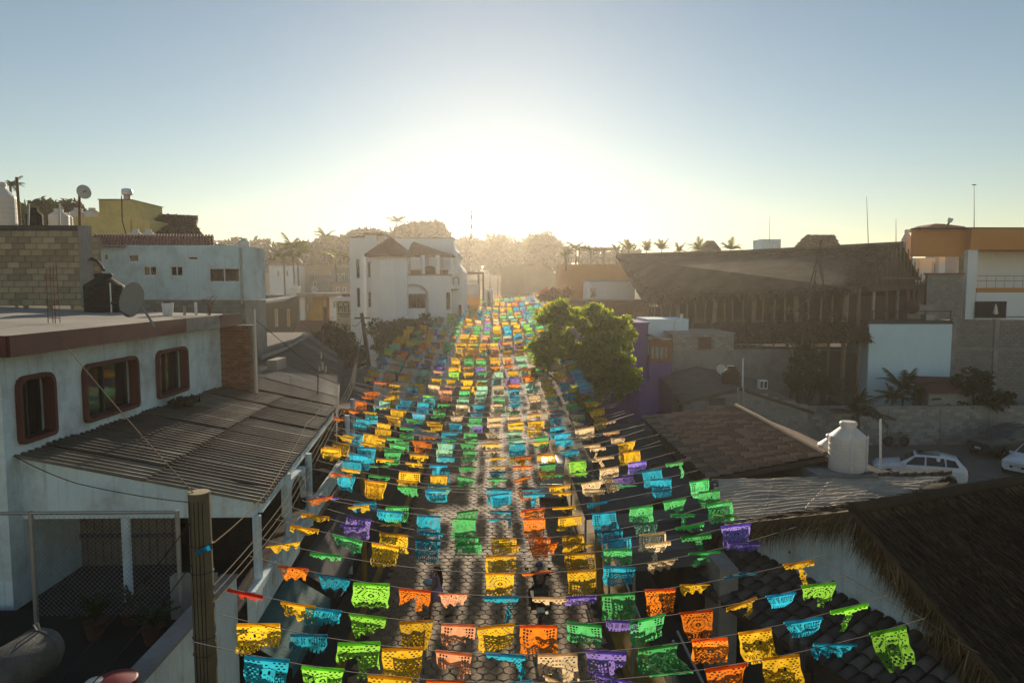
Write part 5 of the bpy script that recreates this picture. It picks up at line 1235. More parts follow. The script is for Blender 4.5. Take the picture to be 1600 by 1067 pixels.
def proj(p_):
    d = V(p_)-V((0, 0, CAMZ)); w_ = d.dot(_f); return 800+FPX*d.dot(_r)/w_, 533.5-FPX*d.dot(_u)/w_
# the four nearest garlands as they hang in the photograph: depth, left end, right end, flags (where along the street's width, colour, state)
NEARROWS = [
 (8.9, (300, 1002), (1445, 966), [(400, 'blue', 'full', 'skull'), (491, 'lime', 'full', 'lattice'), (600, 'yellow', 'full', 'skull'), (692, 'orange', 'full', 'lattice'), (800, 'blue', 'full', 'bird'), (880, 'cream', 'bar', 'skull'), (970, 'purple', 'bar', 'skull'), (1060, 'green', 'bar', 'skull'), (1150, 'orange', 'full', 'lattice'), (1238, 'yellow', 'full', 'skull'), (1326, 'blue', 'bar', 'skull'), (1411, 'lime', 'full', 'lattice')]),
 (9.6, (343, 960), (1388, 930), [(388, 'yellow', 'full', 'skull'), (470, 'blue', 'full', 'banner'), (551, 'lime', 'torn', 'lattice'), (622, 'yellow', 'full', 'skull'), (705, 'salmon', 'torn', 'bird'), (790, 'blue', 'strip', 'skull'), (874, 'cream', 'torn', 'lattice'), (953, 'purple', 'torn', 'skull'), (1038, 'green', 'full', 'bird'), (1122, 'orange', 'full', 'lattice'), (1195, 'yellow', 'full', 'skull'), (1273, 'blue', 'full', 'banner'), (1347, 'lime', 'strip', 'skull')]),
 (10.35, (342, 915), (1332, 897), [(368, 'red', 'rag', 'skull'), (453, 'yellow', 'full', 'bird'), (494, 'blue', 'full', 'banner'), (566, 'lime', 'torn', 'skull'), (645, 'yellow', 'full', 'skull'), (713, 'salmon', 'torn', 'bird'), (774, 'yellow', 'full', 'skull'), (843, 'orange', 'full', 'bird'), (917, 'green', 'full', 'bird'), (978, 'purple', 'full', 'banner'), (1020, 'green', 'full', 'bird'), (1099, 'orange', 'full', 'lattice'), (1172, 'yellow', 'strip', 'skull'), (1235, 'blue', 'full', 'banner'), (1296, 'lime', 'torn', 'lattice')]),
 (11.3, (388, 868), (1291, 866), [(447, 'orange', 'bar', 'skull'), (511, 'blue', 'bar', 'skull'), (573, 'lime', 'full', 'lattice'), (643, 'orange', 'torn', 'lattice'), (705, 'salmon', 'bar', 'skull'), (783, 'blue', 'strip', 'skull'), (862, 'cream', 'rag', 'skull'), (912, 'purple', 'full', 'banner'), (972, 'green', 'full', 'bird'), (1040, 'orange', 'full', 'lattice'), (1096, 'yellow', 'bar', 'skull'), (1168, 'blue', 'bar', 'skull'), (1262, 'yellow', 'strip', 'skull')])]
rows = [r_[0] for r_ in NEARROWS]; yy = 12.2
while yy < 118:
    rows.append(yy); yy += (.66 if yy < 30 else .76 if yy < 50 else 1.25 if yy < 75 else 1.9)*(1+jit(.3))
KEEP = [(662, 706, 885, 985), (818, 868, 880, 962)]          # the walker and the rider stay in view, as in the photograph
ORD = ['nearest', 'second', 'third', 'fourth', 'fifth', 'sixth', 'seventh', 'eighth', 'ninth', 'tenth', 'eleventh', 'twelfth', 'thirteenth', 'fourteenth', 'fifteenth', 'sixteenth', 'seventeenth', 'eighteenth', 'nineteenth', 'twentieth']
TENS = {2: 'twenty', 3: 'thirty', 4: 'forty', 5: 'fifty', 6: 'sixty', 7: 'seventy', 8: 'eighty', 9: 'ninety'}
ONES = ['', 'first', 'second', 'third', 'fourth', 'fifth', 'sixth', 'seventh', 'eighth', 'ninth']
TH = {2: 'twentieth', 3: 'thirtieth', 4: 'fortieth', 5: 'fiftieth', 6: 'sixtieth', 7: 'seventieth', 8: 'eightieth', 9: 'ninetieth'}
def ordn(k):
    n = k+1
    return ORD[k] if n <= 20 else (TH[n//10] if n % 10 == 0 else TENS[n//10]+'-'+ONES[n % 10])
CORD = plain('thin_cord', (.12, .11, .1), .7)
SEQ = {0: 'yellow blue lime yellow salmon blue orange cream purple green orange yellow blue lime yellow'.split()}
cw = ['yellow', 'orange', 'blue', 'green', 'mint', 'purple', 'cream', 'salmon', 'lime']
wts = [.25, .12, .16, .12, .11, .06, .1, .03, .05]
colrun = {}
colbase = {-7: 'orange', -6: 'yellow', -5: 'yellow', -4: 'green', -3: 'yellow', -2: 'blue', -1: 'green', 0: 'yellow', 1: 'orange', 2: 'yellow', 3: 'blue', 4: 'cream', 5: 'green', 6: 'purple', 7: 'orange', 8: 'yellow', 9: 'green', 10: 'yellow', 11: 'lime'}
def rowcol(c):
    if c not in colrun: colrun[c] = [colbase.get(c, 'yellow'), random.randint(2, 6), random.choice(('full', 'mixed', 'mixed'))]
    r_ = colrun[c]; r_[1] -= 1
    if r_[1] < 0: r_[0] = rng.choice(cw, p=np.array(wts)/sum(wts)) if random.random() < .75 else colbase.get(c, 'yellow'); r_[1] = random.randint(1, 5); r_[2] = random.choice(('full', 'mixed', 'mixed', 'bars'))
    return str(r_[0]), r_[2]
USED = set()
NEAR, GAR = 62, 'cut paper garlands strung across the street'
for ri, Y in enumerate(rows):
    xl, xr = lin(Y, XL), lin(Y, XR); ze = lin(Y, ZE)
    if Y > 10: xl += jit(.25); xr += jit(.2)
    zl, zr = ze+jit(.1), ze+.08+jit(.1); sag = .72+jit(.16)
    dyl, dyr = jit(.35), jit(.35)
    if Y > 55: dyr += jit(1.2); dyl += jit(1.2)
    A, B = V((xl, Y+dyl, zl)), V((xr, Y+dyr, zr))
    given = None
    if ri < len(NEARROWS):
        A, B, given = at(*NEARROWS[ri][1], Y), at(*NEARROWS[ri][2], Y), NEARROWS[ri][3]; xl, xr = A.x, B.x; sag = .74
    def S(s): p_ = A.lerp(B, s); p_.z -= sag*4*s*(1-s); return p_
    sp = .76; ncol0 = math.ceil((xl+.25)/sp); ncol1 = math.floor((xr-.25)/sp)
    near = Y < NEAR
    root = thing('paper_garland', 'x', 'garland', A, GAR)
    MB().path([S(k/14) for k in range(15)], .006 if Y < 20 else .009 if Y < 45 else .012, 4).build('cord', CORD, root)
    seq = []; far_v, far_f, far_m, mats = [], [], [], []
    off = .1*sin(ri*.23)+.05*sin(ri*1.3)
    for c in (range(ncol0, ncol1+1) if given is None else given):
        if given is None: col, mode = rowcol(c)
        else: col, mode = c[1], 'full'
        if given is None and random.random() < .16: col = str(rng.choice(cw))
        xx = c*sp+off+jit(.06) if given is None else xa(c[0], Y); s = (xx-xl)/(xr-xl)
        if s < .02 or s > .98: continue
        if given is None and random.random() < .05: continue
        q = S(s); dirv = (S(min(1, s+.02))-S(max(0, s-.02))).normalized()
        r_ = random.random(); mid = Y > 17 and Y < 36 and -2.6 < xx < 2.6
        if mid and mode != 'full': mode = 'bars'
        if given is None and Y < 45 and abs(xx) > 2.2 and random.random() < .38: mode = 'bars'
        if mode == 'full': st = 'full' if r_ < (.5 if mid else .62) else 'torn' if r_ < .72 else 'bar' if r_ < .9 else 'strip'
        elif mode == 'mixed': st = 'full' if r_ < .35 else 'torn' if r_ < .6 else 'strip' if r_ < .72 else 'rag' if r_ < .85 else 'bar'
        else: st = 'bar' if r_ < .5 else 'rag' if r_ < .72 else 'full' if r_ < .85 else 'torn'
        if 45 < Y and st in ('bar', 'rag') and random.random() < .6: st = 'full'
        kind = 'banner' if (st in ('rag', 'bar') and col in ('blue', 'purple', 'mint') and random.random() < .55) else random.choice(('skull', 'lattice', 'bird', 'skull'))
        if given is not None: kind, st = c[3], c[2]
        if kind == 'banner': st = 'full'
        if given is None and st != 'bar' and Y < 21:
            (u_, v_), (u2, v2) = proj(q), proj(q-V((0, 0, .5)))
            if any(u_+26 > k[0] and u_-26 < k[1] and v2 > k[2] and v_ < k[3] for k in KEEP): continue
        tilt = {'full': random.gauss(5, 13), 'torn': random.gauss(6, 18), 'strip': random.gauss(0, 18), 'rag': random.gauss(0, 20), 'bar': random.gauss(63, 11)}[st]
        if kind == 'banner': tilt = random.gauss(0, 12)
        lo = Y > 30
        me = getflag(kind if not lo else 'skull', st if st != 'bar' else 'full', col, random.randrange(6) if st != 'bar' else 0, lo)
        mt = Matrix((dirv, V((0, 0, 1)).cross(dirv), V((0, 0, 1)))).transposed().to_4x4()@Matrix.Rotation(R(tilt), 4, 'X')@Matrix.Rotation(R(random.gauss(0, 7)), 4, 'Z')
        sc_ = (1 if Y < 13.5 else .9)+jit(.1); mt = mt@Matrix.Diagonal((sc_, sc_, sc_, 1)); mt.translation = q-V((0, 0, .004))
        seq.append(col)
        if near:
            o = link('paper_flag', me, root); mt.translation = mt.translation-A; o.matrix_local = mt
        else:
            n0 = len(far_v); far_v += [tuple(mt@v.co) for v in me.vertices]
            if col not in mats: mats.append(col)
            for p_ in me.polygons: far_f.append(tuple(i+n0 for i in p_.vertices)); far_m.append(mats.index(col))
    if not near and far_v:
        mb = MB(); mb.v, mb.f, mb.mi = far_v, far_f, far_m
        tag(mb.build('paper_flags', [PM[c] for c in mats], root), kind='stuff')
    if Y < 45:
        cs = []
        for c in seq:
            if c not in cs and len(cs) < 3: cs.append(c)
        root['label'] = f"{ordn(ri)} cut paper garland from the camera, with {', '.join(cs)} flags first from the left"
    else:
        cs = []
        for c in seq:
            if len(cs) < 7: cs.append(c)
        root['label'] = ('hazy garland just behind the lime tree' if Y < 52 else 'hazy garland by the white tower' if Y < 70 else 'faint far garland past the tower')+', flags from left '+' '.join(cs[:6])
        if root['label'] in USED: root['label'] = root['label'].split(', ')[0]+', flags from right '+' '.join(seq[::-1][:6])
        USED.add(root['label'])
# ------------------------------------------------------------------ poles and cables
PW = M('pole_wood', (.16, .13, .08), .9, .35, 3, .6, streak=.4)
up = thing('utility_pole', 'thick old wooden utility pole with a sawn top in the left foreground', 'pole', (at(311, 760, 9.6).x, 9.6, .14))
px = at(311, 760, 9.6).x; pzt = za(766, 9.6)
MB().path([(px, 9.6, .14), (px+.01, 9.6, 4), (px-.005, 9.6, pzt)], [.165, .155, .148], 14).build('post', PW, up)
MB().lathe((px-.005, 9.6, pzt), [(.147, 0), (.146, .012)], 14).build('sawn_top', M('sawn_wood', (.42, .33, .2), .8, .2, 6, .3), up)
for k, z in enumerate((pzt-.75, pzt-1.15, 5.2, 4.95)): MB().lathe((px, 9.6, z), [(.158, 0), (.164, .008), (.158, .016)], 14).build('wire_band', DARKM, up)
for k in range(4): MB().path([(px+.1-.05*k, 9.6-.149, 3.2), (px+.09-.05*k, 9.6-.151, 5), (px+.1-.06*k, 9.6-.147, pzt-.1)], .006, 4).build('crack', BLACKP, up)
sc_ = thing('blue_paper_scrap', 'scrap of blue cut paper stuck on the foreground wooden pole', 'paper scrap', at(316, 862, 9.4)); q = at(317, 862, 9.43)
solid(MB().add([q+V((-.1, 0, -.06)), q+V((.11, 0, .03)), q+V((.09, -.01, .1)), q+V((-.02, -.02, .05)), q+V((-.11, 0, .0))], [(0, 1, 2, 3, 4)]).build('scrap', PM['blue'], sc_), .004)
def cable(label, pts, r=.012, mat=None, n=16, sag=0, name='cable', cat='cable'):
    pts = [V(p) for p in pts]; out = []
    for a_, b_ in zip(pts, pts[1:]):
        for k in range(n): s = k/n; p_ = a_.lerp(b_, s); p_.z -= sag*4*s*(1-s); out.append(p_)
    out.append(pts[-1]); return tag(MB().path(out, r, 5).build(name, mat or CABT), label, cat)
CABT = plain('sunlit_cable', (.2, .155, .1), .9, 0, .05); CABD = plain('dark_cable', (.035, .034, .032), .95, 0, .03)
for k, lb in enumerate(('upper', 'middle', 'lower')):
    cable(f'{lb} of three bundled cables running from the foreground pole up the street', [(px+.16, 9.6, 5.95-.13*k), at(450+3*k, 775+9*k, 15), at(548+2*k, 596+4*k, 27), at(566, 520, 45.8)], .009, sag=.06)
cable('thin cable slanting from the house fascia over the window to the pole top', [at(93, 528, 13), (px, 9.5, pzt-.02)], .009, sag=.05)
cable('looping cable rising from the pole over the porch roof', [(px+.15, 9.65, 6.55), at(420, 765, 13), at(480, 660, 19.5), at(500, 640, 22)], .01, sag=.05)
cable('upper guy wire falling from the pole to the lower left', [(px-.1, 9.5, 6.9), at(85, 1070, 8)], .008, CABD, sag=.05)
cable('lower guy wire falling from the pole to the lower left', [(px-.1, 9.5, 6.3), at(140, 1072, 8)], .008, CABD, sag=.05)
cable('dark wire along the top of the white gable wall', [at(22, 712, 13.0), at(120, 755, 12.95), at(300, 785, 12.9), (px, 9.7, 6.95)], .009, CABD, sag=.04)
cable('thin pale cord tying the last garlands to the thatch on the right', [at(1245, 838, 13.2), at(1320, 898, 11.3), at(1442, 966, 9.7), at(1530, 1020, 8.9)], .006, CABT, sag=.02)
cable('dark wire from the leaning pole to the white tower building', [at(567, 495, 46), at(550, 508, 59)], .02, CABD, sag=.3)
lp = thing('leaning_pole', 'dark leaning utility pole in front of the white tower building', 'pole', at(577, 590, 46)); MB().path([V((at(583, 620, 46).x, 46, .1)), at(577, 575, 46), at(565, 489, 46)], [.16, .15, .12], 10).build('post', WOODD, lp); MB().obox(at(566, 497, 46), V((.5, .1, 0)), V((0, .05, 0)), V((0, 0, .05))).build('crossarm', WOODD, lp)
rp_ = thing('kerb_post', 'weathered ochre wooden post standing on the right kerb', 'post', (at(934, 880, 22).x, 22, .14)); q = at(934, 855, 22); MB().path([(q.x+.1, 22, .14), (q.x+.02, 22, 1.6), (q.x-.05, 22, 3.6)], [.12, .11, .09], 10).build('post', OCHRE, rp_)
lp2 = thing('kerb_post', 'dull ochre wooden post standing on the left kerb', 'post', (at(569, 905, 23).x, 23, .14)); q = at(569, 870, 23); MB().tube((q.x, 23, .14), (q.x, 23, 3.9), .09).build('post', OCHRE, lp2)
for k, (a_, b_, lb) in enumerate((((965, 880, 16.6), (1000, 965, 15.2), 'longest slanting steel prop under the right porch roof'), ((1058, 985, 13.6), (1100, 1070, 12.8), 'slanting steel prop low at the right near the orange flags'), ((1052, 1000, 13.4), (1053, 1075, 13.4), 'upright steel prop low at the right near the green flags'))):
    pr = thing('steel_prop', lb, 'pole', at(*b_)); MB().tube(at(*a_), at(*b_), .03).build('prop', STEEL, pr)
# candle lanterns hung from a cable
CAN = plain('white_candle_lamp', (.5, .45, .36), .5)
for u, v, Y, n, lb in ((496, 640, 25, 5, 'cluster of five white candle-shaped lamps hanging over the dark roof, nearer the camera'), (504, 586, 31, 3, 'cluster of three white candle-shaped lamps hanging farther up, over the grey roof'), (502, 563, 36, 1, 'single bright candle-shaped lamp hanging highest over the grey roof')):
    t = thing('hanging_lamp', lb, 'lamp', at(u, v, Y)); s_ = Y/1067
    for k in range(n):
        q = at(u+(k-(n-1)/2)*5, v-8-(k % 2)*7, Y); MB().lathe(q, [(1.7*s_, -8*s_), (1.9*s_, -2*s_), (1.6*s_, 5*s_), (.4*s_, 6*s_)], 10).build('candle', CAN, t)
    MB().tube(at(u, v-6, Y), at(u+1, v-55, Y), .02).build('cord', CABD, t)
    if n > 1: MB().tube(at(u-9, v-3, Y), at(u+9, v-3, Y), .03).build('bar', DARKM, t)
cable('thin cable carrying the hanging candle lamps', [(-8.1, 23.0, 9.2), at(496, 580, 25), at(505, 531, 31), at(503, 508, 36), at(520, 495, 50)], .012, CABD)
# guyed mast far away
gm = thing('radio_mast', 'slender banded radio mast rising in the haze right of the tower building', 'mast', at(735, 420, 150)); q = at(735, 430, 150); tp_ = at(737, 328, 150)
for k in range(14): MB().tube(q.lerp(tp_, k/14), q.lerp(tp_, (k+.9)/14), .16, n=5).build('mast_section', [REDP, WFRAME][k % 2], gm)
# ------------------------------------------------------------------ trees and plants
def leaves(name, parent, cents, rads, per, size, mat, up=.35):
    """leaf quads gathered in clumps: cents (n,3), rads (n,)"""
    cents, rads = np.array(cents, float), np.array(rads, float); n = len(cents)*per
    c = np.repeat(cents, per, 0); r_ = np.repeat(rads, per)[:, None]
    d = rng.normal(0, 1, (n, 3)); d /= np.linalg.norm(d, axis=1, keepdims=True); d *= rng.random((n, 1))**.45
    p_ = c+d*r_*np.array([1, 1, .75])
    nr = rng.normal(0, 1, (n, 3)); nr[:, 2] += up; nr /= np.linalg.norm(nr, axis=1, keepdims=True)
    ax = np.cross(nr, rng.normal(0, 1, (n, 3))); ax /= np.linalg.norm(ax, axis=1, keepdims=True); bx = np.cross(nr, ax)
    s_ = size*rng.uniform(.6, 1.35, (n, 1)); w_ = s_*.5
    vs = np.stack([p_-ax*s_, p_-bx*w_+nr*s_*.1, p_+ax*s_, p_+bx*w_+nr*s_*.1], 1).reshape(-1, 3)
    return npmesh(name, vs, np.arange(n*4).reshape(n, 4), mat, parent)
def clumps(lobes, n, surf=.55):
    """clump centres spread through a list of ellipsoid lobes (cx,cy,cz,rx,ry,rz)"""
    out = []; vol = [l[3]*l[4]*l[5] for l in lobes]; tot = sum(vol)
    for l, vv in zip(lobes, vol):
        for _ in range(max(2, int(n*vv/tot))):
            d = V((random.gauss(0, 1), random.gauss(0, 1), random.gauss(0, 1))).normalized()*(surf+(1-surf)*random.random())
            out.append((l[0]+d.x*l[3], l[1]+d.y*l[4], l[2]+d.z*l[5]))
    return out
def tree(name, label, base, lobes, ncl, crad, per, size, mat, trunk=.18, group=None, cat='tree', limbs=5):
    t = thing(name, label, cat, base, group); base = V(base)
    m = MB(); top = V((sum(l[0] for l in lobes)/len(lobes), sum(l[1] for l in lobes)/len(lobes), min(l[2] for l in lobes)))
    m.path([base, base.lerp(top, .5)+V((jit(.15), jit(.15), 0)), top], [trunk, trunk*.8, trunk*.6], 8)
    for k in range(limbs):
        l = random.choice(lobes); e_ = V((l[0]+jit(.7)*l[3], l[1]+jit(.7)*l[4], l[2]+jit(.5)*l[5])); s0 = base.lerp(top, .55+.09*k)
        m.path([s0, s0.lerp(e_, .5)+V((0, 0, .2)), e_], [trunk*.45, trunk*.3, trunk*.1], 6)
    m.build('trunk', BARK, t)
    cc = clumps(lobes, ncl); leaves('crown', t, cc, [crad*random.uniform(.6, 1.3) for _ in cc], per, size, mat); return t
def lob(u, v, Y, ru, rv, dp=.8): 
    q = at(u, v, Y); return (q.x, q.y, q.z, ru*Y/1067, ru*Y/1067*dp, rv*Y/1067)
tree('almond_tree', 'big broad-leaved tree with sunlit lime leaves overhanging the right side of the street', (at(935, 600, 39).x, 39, .1), [lob(870, 497, 39, 36, 22), lob(925, 500, 38.5, 40, 24), lob(970, 520, 38, 28, 26), lob(865, 545, 37, 40, 26), lob(930, 560, 37, 55, 34), lob(975, 590, 36.5, 30, 32), lob(925, 610, 37, 36, 25), lob(850, 575, 37.5, 22, 18)], 230, .48, 75, .15, LEAFL, .22)
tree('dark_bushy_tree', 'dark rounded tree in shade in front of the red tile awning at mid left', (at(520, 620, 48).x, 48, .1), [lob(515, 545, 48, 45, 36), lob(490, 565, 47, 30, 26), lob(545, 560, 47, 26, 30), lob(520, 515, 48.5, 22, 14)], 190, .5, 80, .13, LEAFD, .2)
tree('ivy_tree', 'olive-green bushy tree growing against the foot of the white tower building', (at(610, 600, 53).x, 53, .3), [lob(602, 520, 54, 24, 20), lob(632, 515, 54, 28, 20), lob(660, 505, 55, 22, 14), lob(605, 545, 52, 22, 20), lob(640, 535, 52, 24, 16)], 120, .45, 60, .14, leafmat('olive_leaves', (.03, .045, .012), (.07, .085, .02), .4), .18)
tree('yard_tree', 'dark shrubby tree growing over the grey retaining wall at right', (at(1265, 640, 47).x, 47, .1), [lob(1262, 560, 47, 24, 22), lob(1250, 590, 46, 28, 24), lob(1290, 600, 46, 26, 22)], 90, .4, 50, .13, LEAFD, .14)
tree('yard_shrub', 'dark shrub in the yard between the white block and the rough block wall', (at(1520, 640, 44.2).x, 44.3, .1), [lob(1518, 592, 44.3, 32, 16), lob(1530, 620, 44.1, 46, 24), lob(1570, 628, 44, 24, 18)], 90, .42, 50, .13, LEAFD, .12)
tree('bougainvillea', 'pinkish red flowering bush in the haze above the lime tree', (at(865, 475, 72).x, 72, 1.5), [lob(862, 462, 72, 22, 10), lob(885, 458, 72, 12, 8)], 60, .5, 40, .16, leafmat('pink_bracts', (.2, .06, .05), (.3, .12, .08), .4), .12)
tree('vine_tangle', 'tangle of dry vines climbing the front of the thatched hall', (at(1230, 540, 47).x, 47, .1), [lob(1230, 500, 48, 40, 30), lob(1290, 500, 47, 30, 25)], 40, .5, 22, .1, leafmat('dry_leaves', (.05, .035, .02), (.09, .06, .03), .3), .12, limbs=14)
for k, (u, v, Y, w_, h_, lb) in enumerate(((33, 338, 60, 24, 16, 'sunlit tree between the left-edge tank and the black tank'), (72, 332, 62, 18, 14, 'small olive tree behind the pale tanks at far left'), (108, 330, 66, 14, 12, 'thin dark tree beside the dish pole'))):
    tree('hill_tree', lb, (at(u, 420, Y).x, Y, 2), [lob(u, v, Y, w_, h_), lob(u+10, v+8, Y, w_*.8, h_*.7)], 50, .8, 40, .25, LEAFL if k == 0 else LEAFD, .25)
def frond_mesh(L, n, mat, droop=.9, wd=.32, nm='frond'):
    """one palm leaf along +X: curved rib with two rows of leaflets"""
    vs, fs = [], []; pts = []
    for k in range(n+1):
        s = k/n; pts.append(V((L*(s-.18*s*s*droop), 0, L*(.35*s-.6*droop*s*s))))
    for k in range(n):
        a_, b_ = pts[k], pts[k+1]; i0 = len(vs); vs += [a_+V((0, -.02, 0)), a_+V((0, .02, 0)), b_+V((0, .02, 0)), b_+V((0, -.02, 0))]; fs.append((i0, i0+1, i0+2, i0+3))
        if k < 1: continue
        ll = wd*L*sin(pi*min(1, .12+.86*k/n))**.6; d = (b_-a_).normalized()
        for sg_ in (1, -1):
            m_ = a_.lerp(b_, .5); tip = m_+V((d.x*.6, sg_*.8, d.z*.6-.35-random.random()*.2)).normalized()*ll*(.8+.3*random.random()); i0 = len(vs)
            vs += [a_, b_, m_.lerp(tip, .6)+d*.05*L*.4, tip]; fs += [(i0, i0+1, i0+2), (i0, i0+2, i0+3)]
    me = bpy.data.meshes.new(nm); me.from_pydata(vs, [], fs); me.materials.append(mat); return me
def palm(label, base, top, L, nf, mat=None, trunk=.14, name='palm_tree', joined=False, group=None, up=25):
    t = thing(name, label, 'palm tree', base, group); base, top = V(base), V(top); mat = mat or LEAFP
    m = MB(); m.path([base, base.lerp(top, .5)+V((.02*(top-base).length, 0, 0)), top], [trunk, trunk*.8, trunk*.65], 8); m.build('trunk', BARK, t)
    ms = [frond_mesh(L, 14, mat, dr) for dr in (.5, .9, 1.3)]; jm = MB()
    for k in range(nf):
        az = 2*pi*k/nf+jit(.3); el = R(up+jit(28)); mt = Matrix.Rotation(az, 4, 'Z')@Matrix.Rotation(-el, 4, 'Y')@Matrix.Scale(1+jit(.15), 4)
        me = random.choice(ms)
        if joined: jm.add([(mt@v.co)+top for v in me.vertices], [tuple(p_.vertices) for p_ in me.polygons])
        else: o = link('frond', me, t); mt.translation = top-base; o.matrix_local = mt
    if joined: jm.build('crown', mat, t)
    return t
palm('tall leafy palm right of the blue house wall', (xa(457, 84), 84, 1), at(457, 388, 84), 2.6, 14)
palm('lower bushy palm left of the tall one by the blue house', (xa(440, 82), 82, 1), at(443, 400, 82), 2.2, 12)
palm('short palm under the tall one beside the blue house', (xa(462, 80), 80, 1), at(465, 403, 80), 2.0, 11)
palm('hazy palm between the blue house and the tower building', (xa(508, 120), 120, 3), at(509, 372, 120), 2.6, 11)
palm('low palm just left of the white tower building', (xa(524, 90), 90, 2), at(524, 404, 90), 2.2, 11)
palm('tall hazy palm standing above the tower building', (xa(620, 140), 140, 3), at(620, 347, 140), 2.4, 11)
palm('second smaller hazy palm left of the tall one above the tower', (xa(612, 135), 135, 3), at(612, 365, 135), 1.7, 9)
palm('dark palm at the top left corner of the roofline', (xa(16, 60), 60, 2), at(16, 290, 60), 1.3, 14, LEAFD)
for k, (u, v, L, lb) in enumerate(((900, 388, 1.7, 'palm on the orange roof terrace'), (884, 398, 1.4, 'smaller palm left of the one on the orange roof terrace'), (963, 392, 1.3, 'small palm at the left tip of the thatched hall ridge'), (982, 388, 1.6, 'dark spiky palm second from the left tip of the hall ridge'), (1010, 390, 1.5, 'third rooftop palm from the left tip of the hall ridge'), (1034, 388, 1.6, 'fourth rooftop palm from the left tip of the hall ridge'), (1061, 391, 1.4, 'fifth rooftop palm from the left tip of the hall ridge'), (1091, 388, 1.7, 'palm just left of the pyramid hut roof'), (1142, 388, 1.8, 'yellowish palm just right of the pyramid hut roof'))):
    yy = 84 if u < 950 else 88; palm(lb, at(u, v+26, yy), at(u, v+3, yy), L*1.1, 11, trunk=.1, up=48, group='rooftop palms')
for k, u in enumerate((793, 748, 764, 700, 716, 805, 822, 845, 776, 863)):
    yy = 190+jit(20); palm('small faint palm in the hazy skyline behind the street', (xa(u, yy), yy, 4), at(u, 383+jit(7), yy), 2.6, 9, joined=True, group='faint skyline palms')
# hazy woods on the hills
def wood(name, label_u, n, mat):
    cc, rr = [], []
    for u0, u1, v0, v1, y0, y1, m in label_u:
        for _ in range(m):
            Y = random.uniform(y0, y1); u = random.uniform(u0, u1); q = at(u, random.uniform(v0, v1), Y); cc.append(tuple(q)); rr.append(random.uniform(1.6, 3.4)*Y/200)
    o = leaves(name, None, cc, rr, n, .9, mat); return tag(o, kind='stuff')
FOR = leafmat('forest_leaves', (.025, .035, .014), (.05, .06, .02), .12)
wood('distant_woods', [(330, 420, 380, 402, 170, 210, 60), (415, 545, 388, 412, 130, 180, 150), (500, 545, 380, 390, 150, 170, 40), (690, 880, 384, 420, 190, 230, 220), (880, 1000, 395, 415, 150, 200, 40), (720, 790, 376, 390, 200, 230, 30), (830, 862, 374, 390, 200, 220, 40)], 55, FOR)
for k, (u, v, w_, h_, yy, lb) in enumerate(((572, 372, 26, 14, 145, 'hazy rounded tree behind the left end of the tower building'), (648, 366, 32, 16, 140, 'large hazy rounded tree behind the tower turret roof'), (676, 364, 20, 14, 145, 'hazy tree right of the large rounded one behind the tower'), (848, 384, 20, 14, 170, 'hazy dark tree mass right of the sun axis'))):
    tree('hazy_tree', lb, (xa(u, yy), yy, 3), [lob(u, v, yy, w_, h_), lob(u-w_*.5, v+8, yy, w_*.7, h_*.8), lob(u+w_*.5, v+7, yy, w_*.7, h_*.8)], 90, 1.5, 45, .5, FOR, .5)
# yard plants, fern-like
yp = []
for k, (u, v, L, lb) in enumerate(((1395, 618, 1.5, 'feathery dark palm plant in front of the white block, left'), (1412, 605, 1.9, 'tallest feathery palm plant in front of the white block'), (1438, 622, 1.4, 'feathery palm plant under the rust red roof'), (1340, 625, 1.5, 'dark feathery plant left of the white block foot'), (1468, 628, 1.3, 'low feathery plant right of the rust red roof'), (1310, 640, 1.3, 'feathery plant behind the yard wall near its left end'))):
    palm(lb, (xa(u, 44.5), 44.5, 0), at(u, v+6, 44.5), L, 13, LEAFD, .09, 'feathery_plant', up=40)
palm('drooping dark palm behind the big cream tank', (at(1340, 700, 41).x, 41, .02), at(1340, 645, 41), 2.0, 15, LEAFD, .14, 'palm_tree', up=15)
for k, (u, v, Y, L, lb) in enumerate(((150, 985, 11.5, .6, 'spiky potted plant on the dark terrace near the white post'), (205, 960, 12.0, .5, 'second potted plant on the dark terrace'), (240, 990, 11.3, .55, 'potted plant on the dark terrace nearest the low wall'))):
    q = at(u, v, Y); pt_ = thing('potted_plant', lb, 'plant', (q.x, Y, 4.2)); MB().lathe((q.x, Y, 4.2), [(.13, 0), (.19, .28), (.2, .3), (.17, .3)], 14).build('pot', M('dark_clay_pot', (.09, .045, .03), .9, .3, 4, .2), pt_)
    ms = frond_mesh(L, 8, LEAFD, .7, .16, 'leaf')
    for j in range(12):
        o = link('leaf', ms, pt_); mt = Matrix.Rotation(2*pi*j/12+jit(.2), 4, 'Z')@Matrix.Rotation(-R(50+jit(20)), 4, 'Y'); mt.translation = V((0, 0, .3)); o.matrix_local = mt
